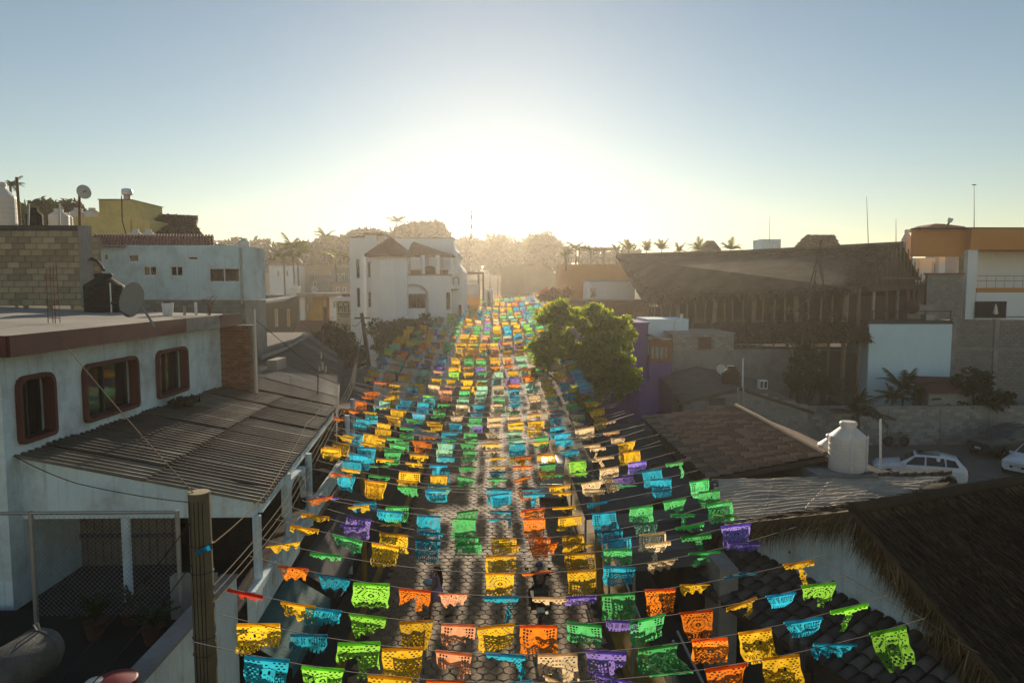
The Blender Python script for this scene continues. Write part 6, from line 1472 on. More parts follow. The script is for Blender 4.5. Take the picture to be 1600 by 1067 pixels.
# ================================================================== vehicles
TYRE = plain('rubber_tyre', (.02, .02, .02), .8); RIM = plain('alloy_rim', (.4, .4, .41), .35, .8); LAMP = plain('headlamp_glass', (.6, .6, .62), .1, .2, .8); TAIL = plain('tail_lamp', (.35, .015, .01), .25); PLATE = plain('number_plate', (.6, .6, .58), .5); CHROME = plain('chrome', (.6, .6, .62), .15, .9)
def paint(name, col, rough=.3):
    if name in MATS: return MATS[name]
    m, t, b = newmat(name); v = tc(t); n = noise(t, v, 3, 4)
    lnk(t, ramp(t, n, [(.3, sc3(col, .88)), (.7, sc3(col, 1.05))]), b.inputs['Base Color']); b.inputs['Roughness'].default_value = rough; b.inputs['Coat Weight'].default_value = .5; b.inputs['Coat Roughness'].default_value = .12; return m
def wheel(parent, c, r, w_, spokes=8):
    """tyre (with its rim as a sub-part), axle along Y"""
    t = MB().lathe(c, [(r*.62, -w_/2), (r*.93, -w_/2), (r, -w_*.3), (r, w_*.3), (r*.93, w_/2), (r*.62, w_/2)], 26, 'Y').build('wheel', TYRE, parent, True)
    m = MB(); s = 1 if c[1] > 0 else -1; c = V(c); yo = s*w_*.42
    m.lathe(c+V((0, yo-s*.02, 0)), [(r*.64, -.02), (r*.64, .02), (r*.54, .02), (r*.54, -.02)], 26, 'Y'); m.lathe(c+V((0, yo, 0)), [(r*.14, -.02), (r*.14, .03)], 12, 'Y')
    for k in range(spokes):
        a_ = 2*pi*k/spokes; d = V((cos(a_), 0, sin(a_))); m.obox(c+V((0, yo, 0))+d*r*.34, d*r*.24, V((0, .012, 0)), V((-d.z, 0, d.x))*r*.055)
    m.build('rim', RIM, t); return t
def car(name, label, cat, st, mat, wheels, wr, glassy, front, extras=None):
    """st: stations (x, bottom, belt, roof, half width, half roof width) from front to back; front is +X. Built at the origin."""
    t = thing(name, label, cat); n = len(st); m = MB(); vs = []; K = 13
    for x, zb, zl, zr, w_, wr_ in st:
        half = [(w_*.84, zb), (w_*.97, zb+.1), (w_, (zb+zl)/2), (w_*.985, zl-.06), (w_*.93, zl), (wr_, zr-.03), (wr_*.82, zr)]
        ring = [(x, y, z) for y, z in half]+[(x, -y, z) for y, z in half[::-1]]; vs += ring
    K = 14; fs = []
    for i in range(n-1):
        for k in range(K): fs.append((i*K+k, i*K+(k+1) % K, (i+1)*K+(k+1) % K, (i+1)*K+k))
    fs += [tuple(range(K)), tuple(range(n*K-1, (n-1)*K-1, -1))]
    body = m.add(vs, fs).build('body', mat, t, True)
    bv = body.modifiers.new('round', 'BEVEL'); bv.width = .035; bv.segments = 2; bv.limit_method = 'ANGLE'; bv.angle_limit = R(28)
    def surf(x, h, side, off=.012):
        for (a_, b_) in zip(st, st[1:]):
            if b_[0] <= x <= a_[0]:
                s = (a_[0]-x)/(a_[0]-b_[0]); g = [a_[k]+(b_[k]-a_[k])*s for k in range(6)]
                return V((x, side*(g[4]*.93+(g[5]-g[4]*.93)*h+off), g[2]+(g[3]-.03-g[2])*h))
    for side in (1, -1):
        for (xa_, xb_, xc_, xd_) in glassy['side']:          # front-bottom, rear-bottom, rear-top, front-top
            q = [surf(xa_, .08, side), surf(xb_, .08, side), surf(xc_, .9, side), surf(xd_, .9, side)]; MB().add(q, [(0, 1, 2, 3) if side > 0 else (3, 2, 1, 0)]).build('side_window', GLASS, t)
    for nm, (xb_, xt_) in (('windscreen', glassy['front']), ('rear_window', glassy['rear'])):
        def fp(x, y):
            for (a_, b_) in zip(st, st[1:]):
                if b_[0] <= x <= a_[0]:
                    s = (a_[0]-x)/(a_[0]-b_[0]); g = [a_[k]+(b_[k]-a_[k])*s for k in range(6)]; return V((x+(.012 if nm == 'windscreen' else -.012), y*g[5]*.86, g[3]+.014))
        q = [fp(xb_, -1), fp(xb_, 1), fp(xt_, 1), fp(xt_, -1)]; MB().add(q, [(0, 1, 2, 3) if nm == 'windscreen' else (3, 2, 1, 0)]).build(nm, GLASS, t)
    for x, y in [(wheels[0], 1), (wheels[0], -1), (wheels[1], 1), (wheels[1], -1)]:
        yy_ = y*(st[3][4]-.1); MB().lathe((x, yy_+y*.096, wr), [(wr*1.16, -.02), (wr*1.16, .012), (wr*1.04, .02), (wr*1.04, -.02)], 24, 'Y').build('wheel_arch', BLACKP, t); wheel(t, (x, yy_, wr), wr, .2)
    f, b_ = st[0], st[-1]
    for s in (1, -1):
        MB().obox((st[1][0]-.02, s*f[4]*.82, f[2]-.03), (.12, -s*.05, 0), (0, .15, 0), (-.02, 0, .055)).build('headlight', LAMP, t)
        MB().obox((b_[0]+.01, s*b_[4]*.84, b_[2]-.05), (.04, 0, 0), (0, .12, 0), (0, 0, .09)).build('tail_light', TAIL, t)
        MB().obox(surf(glassy['front'][0]-.15, .12, s, .1), (.06, 0, 0), (0, .09, 0), (0, 0, .06)).build('wing_mirror', mat, t)
    MB().box((f[0]-.03, -f[4]*.5, f[1]+.12), (f[0]+.012, f[4]*.5, f[2]-.1)).build('grille', BLACKP, t); MB().box((f[0]-.02, -.2, f[1]+.1), (f[0]+.03, .2, f[1]+.22)).build('number_plate', PLATE, t)
    MB().box((b_[0]-.02, -.2, b_[1]+.25), (b_[0]+.02, .2, b_[1]+.37)).build('number_plate', PLATE, t)
    for s in (1, -1):
        for x in glassy['handles']: MB().obox((x, s*st[3][4]*.99, st[4][2]-.12), (.1, 0, 0), (0, .02, 0), (0, 0, .016)).build('door_handle', mat, t)
    return t
SUV = [(2.3, .42, .8, .86, .72, .62), (2.15, .34, .98, 1.04, .86, .74), (1.2, .3, 1.1, 1.15, .92, .78), (.95, .3, 1.12, 1.18, .93, .8), (.3, .3, 1.14, 1.7, .93, .68), (-.6, .3, 1.15, 1.77, .93, .68), (-1.7, .3, 1.16, 1.74, .93, .66), (-2.15, .34, 1.14, 1.28, .9, .72), (-2.32, .45, 1.0, 1.06, .82, .68)]
c1 = car('parked_suv', 'dark grey dusty sport utility vehicle parked along the grey block yard wall', 'car', SUV, paint('dark_grey_paint', (.055, .055, .055), .45), (1.42, -1.38), .37, dict(side=[(.72, -.12, -.16, .28), (-.22, -1.05, -1.08, -.26), (-1.14, -1.85, -1.62, -1.18)], front=(.86, .36), rear=(-2.1, -1.76), handles=(-.05, -.95)), True)
q = at(1556, 712, 40.6); place(c1, (q.x+.6, 40.6, .02), pi+R(16))
for k, x in enumerate((.0, -1.55)): 
    for s in (1, -1): MB().tube((.1, s*.6, 1.76), (-1.5, s*.6, 1.8), .02).build('roof_rail', DARKM, c1, local=True)
SED = [(2.2, .3, .6, .64, .68, .56), (2.0, .22, .74, .79, .83, .7), (1.1, .2, .88, .93, .89, .74), (.85, .2, .92, .97, .9, .76), (.1, .2, .93, 1.42, .9, .62), (-.75, .2, .94, 1.45, .9, .62), (-1.45, .2, .97, 1.1, .9, .7), (-2.0, .24, .95, 1.0, .86, .7), (-2.2, .34, .8, .85, .76, .62)]
gl = dict(side=[(.62, -.28, -.3, .12), (-.38, -1.2, -.85, -.38)], front=(.74, .16), rear=(-1.42, -.8), handles=(-.15, -1.05))
c2 = car('silver_car', 'silver saloon car on the left side of the street below the blue paper flags', 'car', SED, paint('silver_paint', (.34, .36, .38), .3), (1.36, -1.32), .31, gl, True)
q = at(634, 662, 44); place(c2, (q.x, 44, .02), R(-22))
HAT = [(2.1, .34, .68, .72, .7, .58), (1.95, .26, .82, .88, .84, .7), (1.1, .24, .96, 1.01, .9, .74), (.9, .24, .98, 1.04, .91, .76), (.15, .24, 1.0, 1.52, .91, .62), (-.9, .24, 1.03, 1.56, .91, .62), (-1.75, .24, 1.06, 1.42, .9, .6), (-2.05, .28, 1.0, 1.08, .84, .66), (-2.15, .38, .85, .9, .76, .6)]
glh = dict(side=[(.66, -.22, -.26, .2), (-.32, -1.15, -1.1, -.32), (-1.22, -1.75, -1.58, -1.2)], front=(.82, .22), rear=(-2.04, -1.76), handles=(-.1, -1.0))
WP = paint('white_car_paint', (.68, .7, .72), .25)
c3 = car('white_hatchback', 'white hatchback with a dark glass roof half hidden by the pale sheet roof', 'car', HAT, WP, (1.32, -1.3), .33, glh, True)
MB().add([(.1, -.5, 1.565), (.1, .5, 1.565), (-.95, .5, 1.6), (-.95, -.5, 1.6)], [(0, 1, 2, 3)]).build('glass_roof', GLASS, c3, local=True)
q = at(1440, 738, 34.5); place(c3, (q.x+.1, 35.0, .02), pi-R(28))
c4 = car('white_car', 'white car cut by the right picture edge in the yard', 'car', HAT, WP, (1.32, -1.3), .33, glh, True)
q = at(1610, 752, 36); place(c4, (q.x+.75, 36.6, .02), pi+R(28))
# golf cart
gc = thing('golf_cart', 'white-roofed golf cart parked at the right kerb among the mint and purple flags', 'golf cart'); CW = paint('cart_white', (.62, .6, .56), .4)
rfm = MB(); n = 10; vs = []
for j in range(n+1):
    for i in range(n+1):
        s, t_ = i/n*2-1, j/n*2-1; k = (1-.12*abs(t_)**4); vs.append((s*1.0, t_*.62*(1-.1*abs(s)**4), 1.92-.05*abs(s)**3-.06*abs(t_)**3))
rf_ = rfm.add(vs, [(j*(n+1)+i, j*(n+1)+i+1, (j+1)*(n+1)+i+1, (j+1)*(n+1)+i) for j in range(n) for i in range(n)]).build('roof', CW, gc, True, local=True); solid(rf_, .05)
MB().prism([(1.2, -.55, .35), (1.25, -.55, .55), (.85, -.55, .85), (.7, -.55, .82), (.6, -.55, .35), (-1.1, -.55, .35), (-1.15, -.55, .7), (-.2, -.55, .7), (-.1, -.55, .3)][:0] or [(1.2, -.55, .32), (1.25, -.55, .55), (.85, -.55, .86), (.68, -.55, .84), (.58, -.55, .36), (-.05, -.55, .36), (-.1, -.55, .62), (-1.1, -.55, .66), (-1.2, -.55, .32)], (0, 1.1, 0)).build('body', CW, gc, local=True)
MB().box((-.6, -.5, .66), (-.08, .5, .76)).box((-.66, -.5, .78), (-.56, .5, 1.12)).build('seat', BLACKP, gc, local=True)
MB().add([(.72, -.52, .86), (.72, .52, .86), (.55, .52, 1.8), (.55, -.52, 1.8)], [(0, 1, 2, 3)]).build('windscreen', glass('pale_windscreen', (.1, .1, .1), .08), gc, local=True)
for x0_, x1_ in ((.72, .56), (-1.0, -.9)):
    for s in (1, -1): MB().tube((x0_, s*.53, .66), (x1_, s*.55, 1.88), .02).build('roof_post', DARKM, gc, local=True)
for x in (.8, -.8):
    for s in (1, -1): wheel(gc, (x, s*.5, .23), .23, .16, 5)
for s in (1, -1): MB().lathe((1.2, s*.36, .58), [(.07, 0), (.05, .03)], 12, 'X').build('headlight', LAMP, gc, local=True)
MB().lathe((.42, .24, 1.02), [(.16, 0), (.17, .015), (.15, .02)], 14).build('steering_wheel', BLACKP, gc, local=True)
place(gc, (2.72, 32.6, .04), R(-96))
# motorcycle (front = +X), at the origin
def motorbike(label, paintm):
    t = thing('motorcycle', label, 'motorcycle')
    for x in (.66, -.6):
        wheel(t, (x, .001, .29), .29, .1, 10)
    MB().path([(.66, .07, .29), (.5, .07, .75), (.44, .06, .95)], .022).path([(.66, -.07, .29), (.5, -.07, .75), (.44, -.06, .95)], .022).build('fork', CHROME, t, local=True)
    MB().path([(.42, 0, .85), (.1, 0, .5), (-.2, 0, .36), (-.6, .07, .29)], .03).path([(.42, 0, .9), (0, 0, .74), (-.5, 0, .72), (-.85, 0, .76)], .03).build('frame', DARKM, t, local=True)
    MB().box((-.12, -.13, .28), (.24, .13, .56)).build('engine', DARKM, t, local=True)
    tk_ = MB().lathe((.18, 0, .8), [(.02, -.26), (.1, -.22), (.155, -.05), (.15, .12), (.09, .22), (.02, .25)], 14, 'X').build('fuel_tank', paintm, t, True, local=True)
    MB().prism([(.0, -.14, .78), (-.1, -.14, .84), (-.62, -.14, .84), (-.72, -.14, .88), (-.74, -.14, .8), (-.1, -.14, .74)], (0, .28, 0)).build('seat', BLACKP, t, local=True)
    MB().path([(.42, .36, 1.05), (.44, .2, 1.04), (.46, 0, .98), (.44, -.2, 1.04), (.42, -.36, 1.05)], .015).build('handlebar', CHROME, t, local=True)
    for s in (1, -1):
        MB().tube((.43, s*.27, 1.05), (.47, s*.34, 1.24), .008).build('mirror_stalk', DARKM, t, local=True); MB().obox((.47, s*.36, 1.27), (.012, 0, 0), (0, .06, 0), (0, 0, .04)).build('mirror', BLACKP, t, local=True)
        MB().obox((-.84, s*.16, .7), (.02, 0, 0), (0, .03, 0), (0, 0, .02)).build('indicator', plain('amber_lens', (.5, .2, .02), .3), t, local=True)
    MB().lathe((.58, 0, .92), [(.09, -.06), (.1, 0), (.085, .04)], 14, 'X').build('headlight', LAMP, t, local=True)
    MB().obox((-.86, 0, .8), (.02, 0, 0), (0, .07, 0), (0, 0, .035)).build('tail_light', TAIL, t, local=True); MB().obox((-.9, 0, .58), (.012, 0, .01), (0, .11, 0), (-.01, 0, .07)).build('number_plate', PLATE, t, local=True)
    fm = MB()
    for k in range(8):
        a0_, a1_ = R(20+k*18), R(38+k*18)
        for cx, rr in ((-.6, .335), (.66, .33)):
            if cx > 0 and not 30 < 20+k*18 < 150: continue
            A_ = [(cx+rr*cos(a_), s*.07, .29+rr*sin(a_)) for a_ in (a0_, a1_) for s in (-1, 1)]; fm.add(A_, [(0, 1, 3, 2)])
    solid(fm.build('mudguard', DARKM, t, local=True), .008)
    MB().path([(.1, -.15, .35), (-.2, -.17, .28), (-.75, -.19, .42)], [.03, .035, .05], 8).build('exhaust', CHROME, t, local=True)
    
    for s in (-.3, .15): MB().box((-.98, s, .62), (-.45, s+.15, .98)).build('saddlebag', BLACKP, t, local=True)
    MB().box((-.95, -.2, .9), (-.58, .2, 1.12)).build('top_case', plain('dark_green_case', (.02, .03, .025), .6), t, local=True)
    return t
mbk = motorbike('motorcycle with rider heading away up the sunlit street', paint('black_paint', (.02, .02, .02), .3))
MCP = at(842, 974, 20.6); place(mbk, (MCP.x, 20.6, .036), pi/2)
mb2 = copy_tree(mbk); mb2['label'] = 'dark motorcycle parked on the left side under the blue flag bars'; mb2.name = 'motorcycle'; place(mb2, (at(530, 905, 21.5).x, 21.6, .036), R(70)); mb2.rotation_euler.x = R(-8)
# ================================================================== people
SKIN = M('brown_skin', (.24, .13, .085), .6, .1, 6, .05); HAIR = M('dark_hair', (.014, .01, .008), .85, .3, 20, .3, spec=.1)
def body(parent, J, E, mat, name='body', root='pelvis'):
    """one continuous surface grown along a skeleton: J joint -> (xyz, radius)"""
    ks = list(J); me = bpy.data.meshes.new(name); me.from_pydata([J[k][0] for k in ks], [(ks.index(a_), ks.index(b_)) for a_, b_ in E], []); me.materials.append(mat)
    o = link(name, me, parent); sk_ = o.modifiers.new('skin', 'SKIN'); sk_.use_smooth_shade = True
    for k, sv in zip(ks, me.skin_vertices[0].data): r_ = J[k][1]; sv.radius = r_ if isinstance(r_, tuple) else (r_, r_); sv.use_root = (k == root)
    ss = o.modifiers.new('sub', 'SUBSURF'); ss.levels = 2; ss.render_levels = 2; return o
def hand(parent, c, d, up_, mat, s=1.0):
    c, d, up_ = V(c), V(d).normalized(), V(up_); sd_ = d.cross(up_).normalized(); up_ = sd_.cross(d); m = MB()
    m.obox(c+d*.045*s, d*.045*s, sd_*.038*s, up_*.013*s)
    for k, L_ in enumerate((.062, .072, .068, .052)):
        b_ = c+d*.088*s+sd_*(-.03+.02*k)*s; m.path([b_, b_+d*L_*.5*s-up_*.006*s, b_+d*L_*.85*s-up_*.03*s], [.0095*s, .0085*s, .006*s], 6)
    b_ = c+d*.02*s-sd_*.036*s; m.path([b_, b_-sd_*.03*s+d*.03*s, b_-sd_*.032*s+d*.062*s], [.011*s, .01*s, .007*s], 6)
    return m.build('hand', mat, parent, True, local=True)
def face(parent, c, f, mat, s=1):
    """eyes, nose, mouth, ears on a head centred at c looking along f"""
    c, f = V(c), V(f).normalized(); sd_ = V((-f.y, f.x, 0)); z = V((0, 0, 1)); m = MB()
    m.add([c+f*.098+z*.03, c+f*.125-z*.03, c+f*.09+sd_*.018-z*.032, c+f*.09-sd_*.018-z*.032], [(0, 2, 1), (0, 1, 3), (1, 2, 3)])
    for k in (1, -1): m.obox(c+sd_*.083*k*s, f*.022, sd_*.01, z*.032)
    m.build('face_features', mat, parent, local=True); e_ = MB()
    for k in (1, -1): e_.obox(c+f*.092+sd_*.034*k+z*.01, sd_*.014, f*.004, z*.007)
    e_.build('eyes', HAIR, parent, local=True); MB().obox(c+f*.093-z*.055, sd_*.024, f*.004, z*.007).build('mouth', plain('lips', (.25, .07, .06), .5), parent, local=True)
wm_ = thing('person', 'woman with long dark hair in a lavender dress walking left with a pale blue bundle', 'person')
JW = dict(pelvis=((0, 0, .93), (.13, .11)), belly=((.01, 0, 1.06), (.11, .095)), chest=((.02, 0, 1.24), (.125, .1)), neckb=((0, 0, 1.4), .055), neck=((.015, 0, 1.46), .047), head=((.04, 0, 1.56), (.085, .092)), crown=((.03, 0, 1.62), (.07, .075)),
          shL=((0, .155, 1.36), .052), elL=((-.03, .2, 1.1), .038), wrL=((.2, .14, 1.12), .026), shR=((0, -.155, 1.36), .052), elR=((-.02, -.2, 1.1), .038), wrR=((.21, -.12, 1.1), .026),
          hpL=((.02, .085, .88), .09), knL=((.2, .085, .5), .056), anL=((.22, .085, .1), .036), toL=((.36, .09, .04), .03), hpR=((-.02, -.085, .88), .09), knR=((-.1, -.085, .5), .056), anR=((-.38, -.085, .2), .036), toR=((-.33, -.085, .05), .03))
EW = [('pelvis', 'belly'), ('belly', 'chest'), ('chest', 'neckb'), ('neckb', 'neck'), ('neck', 'head'), ('head', 'crown'), ('chest', 'shL'), ('shL', 'elL'), ('elL', 'wrL'), ('chest', 'shR'), ('shR', 'elR'), ('elR', 'wrR'), ('pelvis', 'hpL'), ('hpL', 'knL'), ('knL', 'anL'), ('anL', 'toL'), ('pelvis', 'hpR'), ('hpR', 'knR'), ('knR', 'anR'), ('anR', 'toR')]
body(wm_, JW, EW, SKIN); hand(wm_, (.2, .14, 1.12), (1, -.3, .1), (0, 0, 1), SKIN, .95); hand(wm_, (.21, -.12, 1.1), (1, .3, .1), (0, 0, 1), SKIN, .95); face(wm_, (.045, 0, 1.555), (1, 0, 0), SKIN)
dr_ = MB(); prof = [(.085, .115, 1.4), (.13, .15, 1.3), (.13, .135, 1.18), (.115, .12, 1.06), (.15, .155, .95), (.19, .17, .8), (.22, .185, .62)]; n = 20; vs = []
for i, (rx, ry, z) in enumerate(prof):
    for k in range(n): t_ = 2*pi*k/n; f_ = 1+(.06*sin(5*t_) if i > 3 else 0); vs.append((rx*cos(t_)*f_+.01*(i < 3), ry*sin(t_)*f_, z))
solid(dr_.add(vs, [(i*n+k, i*n+(k+1) % n, (i+1)*n+(k+1) % n, (i+1)*n+k) for i in range(len(prof)-1) for k in range(n)]).build('dress', M('lavender_cloth', (.36, .26, .44), .85, .15, 5, .2), wm_, True, local=True), .008)
hr = MB(); n = 14; vs = []; prof = [(.03, .05, 1.665, .02), (.095, .09, 1.63, .015), (.105, .1, 1.57, -.02), (.09, .1, 1.48, -.055), (.075, .105, 1.36, -.085), (.065, .1, 1.24, -.11), (.05, .08, 1.12, -.12), (.02, .05, 1.05, -.12)]
for rx, ry, z, x in prof:
    for k in range(n): t_ = 2*pi*k/n; front = cos(t_) > .55 and z < 1.62; vs.append((x+rx*cos(t_)*(.25 if front else 1), ry*sin(t_), z+.01*sin(7*t_)))
hr.add(vs, [(i*n+k, i*n+(k+1) % n, (i+1)*n+(k+1) % n, (i+1)*n+k) for i in range(len(prof)-1) for k in range(n)]+[tuple(range(n-1, -1, -1))]).build('hair', HAIR, wm_, True, local=True)
for x, y, z, rz in ((.29, .085, .03, 0), (-.35, -.085, .06, 0)): MB().obox((x, y, z), (.12, 0, -.02 if x < 0 else 0), (0, .042, 0), (0, 0, .03)).build('shoe', BLACKP, wm_, local=True)
q = at(684, 978, 20.4); place(wm_, (q.x, 20.4, .036), pi)
bd = thing('cloth_bundle', 'pale blue bundle held in the arms of the walking woman', 'bundle', (q.x-.3, 20.4, 1.2)); mm = MB(); vs = []
for i in range(9):
    for k in range(12):
        th_, ph_ = pi*i/8, 2*pi*k/12; r_ = 1+.14*sin(3*ph_+i); vs.append((q.x-.29+.15*sin(th_)*cos(ph_)*r_, 20.4+.16*sin(th_)*sin(ph_)*r_, 1.2+.1*cos(th_)))
mm.add(vs, [(i*12+k, (i+1)*12+k, (i+1)*12+(k+1) % 12, i*12+(k+1) % 12) for i in range(8) for k in range(12)]).build('bundle', M('pale_blue_cloth', (.3, .42, .55), .85, .15, 8, .3), bd, True)
# rider, seen from behind, seated
rd_ = thing('person', 'motorcycle rider from behind in black shirt with two grey rings and violet cap', 'person')
JR = dict(pelvis=((-.22, 0, .94), (.16, .13)), belly=((-.2, 0, 1.08), (.15, .11)), chest=((-.15, 0, 1.28), (.18, .12)), neckb=((-.12, 0, 1.45), .065), neck=((-.1, 0, 1.5), .056), head=((-.08, 0, 1.6), (.09, .1)), crown=((-.08, 0, 1.66), (.07, .08)),
          shL=((-.13, .2, 1.4), .065), elL=((.08, .34, 1.2), .046), wrL=((.36, .33, 1.1), .031), shR=((-.13, -.2, 1.4), .065), elR=((.08, -.34, 1.2), .046), wrR=((.36, -.33, 1.1), .031),
          hpL=((-.16, .11, .9), .105), knL=((.2, .27, .7), .07), anL=((.02, .27, .36), .045), toL=((.16, .28, .3), .036), hpR=((-.16, -.11, .9), .105), knR=((.2, -.27, .7), .07), anR=((.02, -.27, .36), .045), toR=((.16, -.28, .3), .036))
body(rd_, JR, EW, SKIN); hand(rd_, (.36, .33, 1.1), (1, .05, -.35), (0, 0, 1), SKIN); hand(rd_, (.36, -.33, 1.1), (1, -.05, -.35), (0, 0, 1), SKIN); face(rd_, (-.075, 0, 1.595), (1, 0, 0), SKIN)
BLK = M('black_cotton', (.016, .016, .017), .9, .2, 6, .2)
JS = {k: (JR[k][0], tuple(x*1.1 for x in (JR[k][1] if isinstance(JR[k][1], tuple) else (JR[k][1],)*2))) for k in ('pelvis', 'belly', 'chest', 'shL', 'shR')}; JS['mL'] = ((.03, .3, 1.26), .065); JS['mR'] = ((.03, -.3, 1.26), .065); JS['nb'] = ((-.125, 0, 1.42), .08)
body(rd_, JS, [('pelvis', 'belly'), ('belly', 'chest'), ('chest', 'nb'), ('chest', 'shL'), ('shL', 'mL'), ('chest', 'shR'), ('shR', 'mR')], BLK, 'shirt')
JP = {k: (JR[k][0], tuple(x*1.1 for x in (JR[k][1] if isinstance(JR[k][1], tuple) else (JR[k][1],)*2))) for k in ('pelvis', 'hpL', 'hpR', 'knL', 'knR', 'anL', 'anR')}
body(rd_, JP, [('pelvis', 'hpL'), ('hpL', 'knL'), ('knL', 'anL'), ('pelvis', 'hpR'), ('hpR', 'knR'), ('knR', 'anR')], M('dark_trousers', (.025, .025, .03), .9, .2, 6, .2), 'trousers')
GREYP = plain('grey_print', (.16, .16, .17), .8)
for z, r_ in ((1.37, .055), (1.2, .07)): MB().lathe((-.305 if z > 1.3 else -.325, 0, z), [(r_, 0), (r_, -.006), (r_*.72, -.006), (r_*.72, 0)], 20, 'X').build('ring_print', GREYP, rd_, local=True); MB().lathe((-.305 if z > 1.3 else -.325, 0, z), [(r_*.45, 0), (r_*.45, -.006)], 14, 'X').build('ring_print', GREYP, rd_, local=True)
MB().lathe((-.08, 0, 1.6), [(.104, 0), (.108, .04), (.098, .085), (.06, .115), (.01, .122)], 18).prism([(.0, -.07, 1.605), (.1, -.05, 1.6), (.1, .05, 1.6), (.0, .07, 1.605)], (0, 0, .012)).build('cap', M('violet_cloth', (.1, .07, .2), .8, .15, 6, .2), rd_, True, local=True)
for s in (1, -1): MB().obox((.08, s*.275, .3), (.13, 0, -.02), (0, .048, 0), (0, 0, .045)).build('shoe', BLACKP, rd_, local=True)
place(rd_, (MCP.x, 20.6, .036), pi/2)
# ================================================================== bicycle
bc = thing('bicycle', 'dark bicycle with a rear rack leaning on the grey yard wall', 'bicycle')
for x in (.52, -.52):
    t_ = MB().lathe((x, .001, .34), [(.325, -.018), (.345, 0), (.325, .018), (.31, 0)], 30, 'Y').build('wheel', TYRE, bc, local=True); sm = MB()
    for k in range(14): a_ = 2*pi*k/14; sm.tube((x, .01, .34), (x+.31*cos(a_), 0, .34+.31*sin(a_)), .003, n=3)
    sm.build('spokes', STEEL, t_, local=True)
MB().path([(.52, 0, .34), (.42, 0, .78), (.4, 0, .92)], .016).path([(.4, 0, .78), (-.18, 0, .78)], .016).path([(.4, 0, .72), (-.06, 0, .3)], .018).path([(-.2, 0, .86), (-.06, 0, .3), (-.52, 0, .34), (-.18, 0, .74)], .015).build('frame', DARKM, bc, local=True)
MB().path([(.36, .26, .98), (.42, .1, .97), (.42, -.1, .97), (.36, -.26, .98)], .012).build('handlebar', STEEL, bc, local=True); MB().obox((-.22, 0, .9), (.12, 0, 0), (0, .07, 0), (0, 0, .025)).build('saddle', BLACKP, bc, local=True)
MB().box((-.78, -.07, .74), (-.36, .07, .76)).path([(-.7, 0, .74), (-.52, 0, .36)], .01).build('rear_rack', DARKM, bc, local=True); MB().lathe((-.06, .03, .3), [(.09, -.005), (.09, .005)], 14, 'Y').build('chainring', STEEL, bc, local=True)
place(bc, (at(1400, 704, 42.7).x, 42.72, .03), pi)
# ================================================================== other street things
bp = thing('square_parasol', 'square beige parasol on a slanting pole beside the street', 'parasol', (at(857, 668, 35).x, 35, .1)); q = at(857, 668, 35); s_ = 35/1067
MB().add([q+V((-17*s_, .1, -.05)), q+V((0, -.95, -.12)), q+V((17*s_, 0, -.05)), q+V((0, .95, -.1)), q+V((0, 0, .22))], [(0, 1, 4), (1, 2, 4), (2, 3, 4), (3, 0, 4), (3, 2, 1, 0)]).build('canopy', M('beige_canvas', (.42, .33, .23), .9, .15, 3, .2), bp)
MB().tube(V((q.x-.5, 35, .1)), q+V((.35, 0, .55)), .035).build('pole', WOOD, bp)
gt = thing('gas_tank', 'weathered white horizontal gas tank lying on the terrace in the lower left corner', 'gas tank', (-6, 9, 4.2)); e_ = at(84, 1003, 9.6); dvec = V((.16, 1, .0)).normalized(); GT = M('weathered_white_tank', (.08, .083, .08), .7, .25, 3, .2, dirt=(.16, .15, .13), streak=.4)
pts = [e_-dvec*2.4+V((0, 0, 0)), e_-dvec*.26, e_-dvec*.17, e_-dvec*.08, e_-dvec*.02, e_+dvec*.0]; MB().path(pts, [.33, .33, .31, .25, .14, .02], 24).build('tank_body', GT, gt, True)
MB().path([e_-dvec*.3, e_-dvec*.27], [.336, .336], 24).build('weld_band', GT, gt); MB().path([e_-dvec*.3+V((.02, 0, .33)), e_-dvec*.3+V((-.02, 0, .41)), e_-dvec*.3+V((.04, 0, .44)), e_-dvec*.3+V((.07, 0, .33))], .012, 6).build('lifting_eye', STEEL, gt)
for k in (.7, 1.8): c = e_-dvec*k; MB().box((c.x-.25, c.y-.05, 4.205), (c.x+.25, c.y+.05, c.z-.24)).build('leg', STEEL, gt)
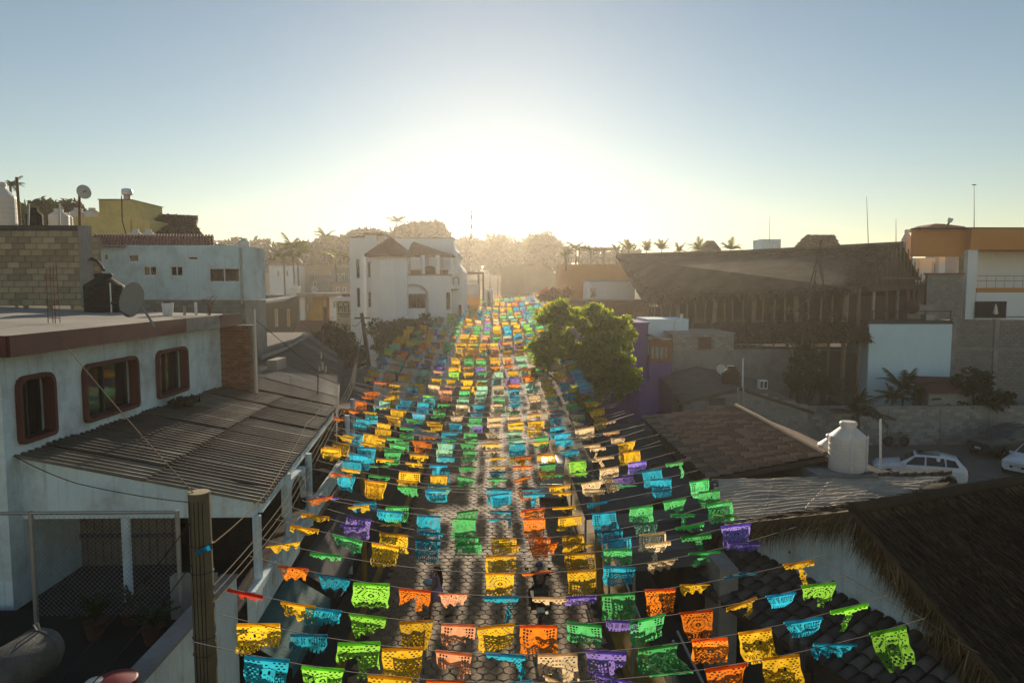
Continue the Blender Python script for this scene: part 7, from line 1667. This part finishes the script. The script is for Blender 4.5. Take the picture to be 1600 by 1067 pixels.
rt_ = thing('red_tub', 'red plastic tub with a cream cloth, cut by the bottom picture edge at left', 'tub', at(178, 1075, 8.8)); q = at(180, 1062, 8.8); MB().lathe((q.x, q.y, 4.21), [(.2, 0), (.26, q.z-4.24), (.28, q.z-4.21), (.25, q.z-4.2), (.1, q.z-4.17), (.01, q.z-4.16)], 20).build('tub', plain('red_plastic', (.2, .015, .025), .5), rt_, True)
MB().lathe((q.x-.24, q.y-.05, 4.21), [(.15, 0), (.17, q.z-4.25), (.1, q.z-4.18), (.01, q.z-4.17)], 16).build('cloth', TANKW, rt_, True)
mw = thing('maroon_awning', 'dark maroon shop awning behind the cream flags on the left pavement', 'awning', at(610, 690, 36)); q = [at(588, 680, 36), at(632, 678, 36.4), at(636, 712, 34), at(590, 716, 34)]; solid(MB().add(q, [(3, 2, 1, 0)]).build('canvas', M('maroon_cloth', (.1, .02, .02), .85, .15, 3, .2), mw), .02)
for k in (2, 3): MB().tube((q[k].x, q[k].y, .1), (q[k].x, q[k].y, q[k].z), .03).build('post', STEEL, mw)
for lb, y0_, y1_, m in (('teal awning under the white balcony parapet on the left pavement', 12.8, 15.8, TEAL), ('long black awning over the left shop fronts beyond the teal one', 16.2, 22.8, CANVAS)):
    x = -4.9; t_ = thing('shop_awning', lb, 'awning', (x, y0_, 3)); solid(MB().add([(x, y0_, 3.45), (x, y1_, 3.45), (x+.95, y1_, 2.85), (x+.95, y0_, 2.85), (x+.95, y1_, 2.65), (x+.95, y0_, 2.65)], [(0, 3, 2, 1), (3, 5, 4, 2)]).build('canvas', m, t_), .012)
    for y_ in (y0_+.1, y1_-.1): MB().tube((x, y_, 2.85), (x+.93, y_, 2.84), .015).build('strut', DARKM, t_)
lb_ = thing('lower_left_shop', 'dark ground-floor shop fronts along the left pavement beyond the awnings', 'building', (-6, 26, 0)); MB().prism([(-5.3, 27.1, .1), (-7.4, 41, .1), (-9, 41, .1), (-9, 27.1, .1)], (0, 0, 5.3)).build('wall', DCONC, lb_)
for k in range(4): y_ = 28.5+k*3; x = -5.3-(y_-27.1)*.151; MB().box((x-.05, y_-.6, .2), (x+.06, y_+.6, 2.3)).build('door', WOODD, lb_)
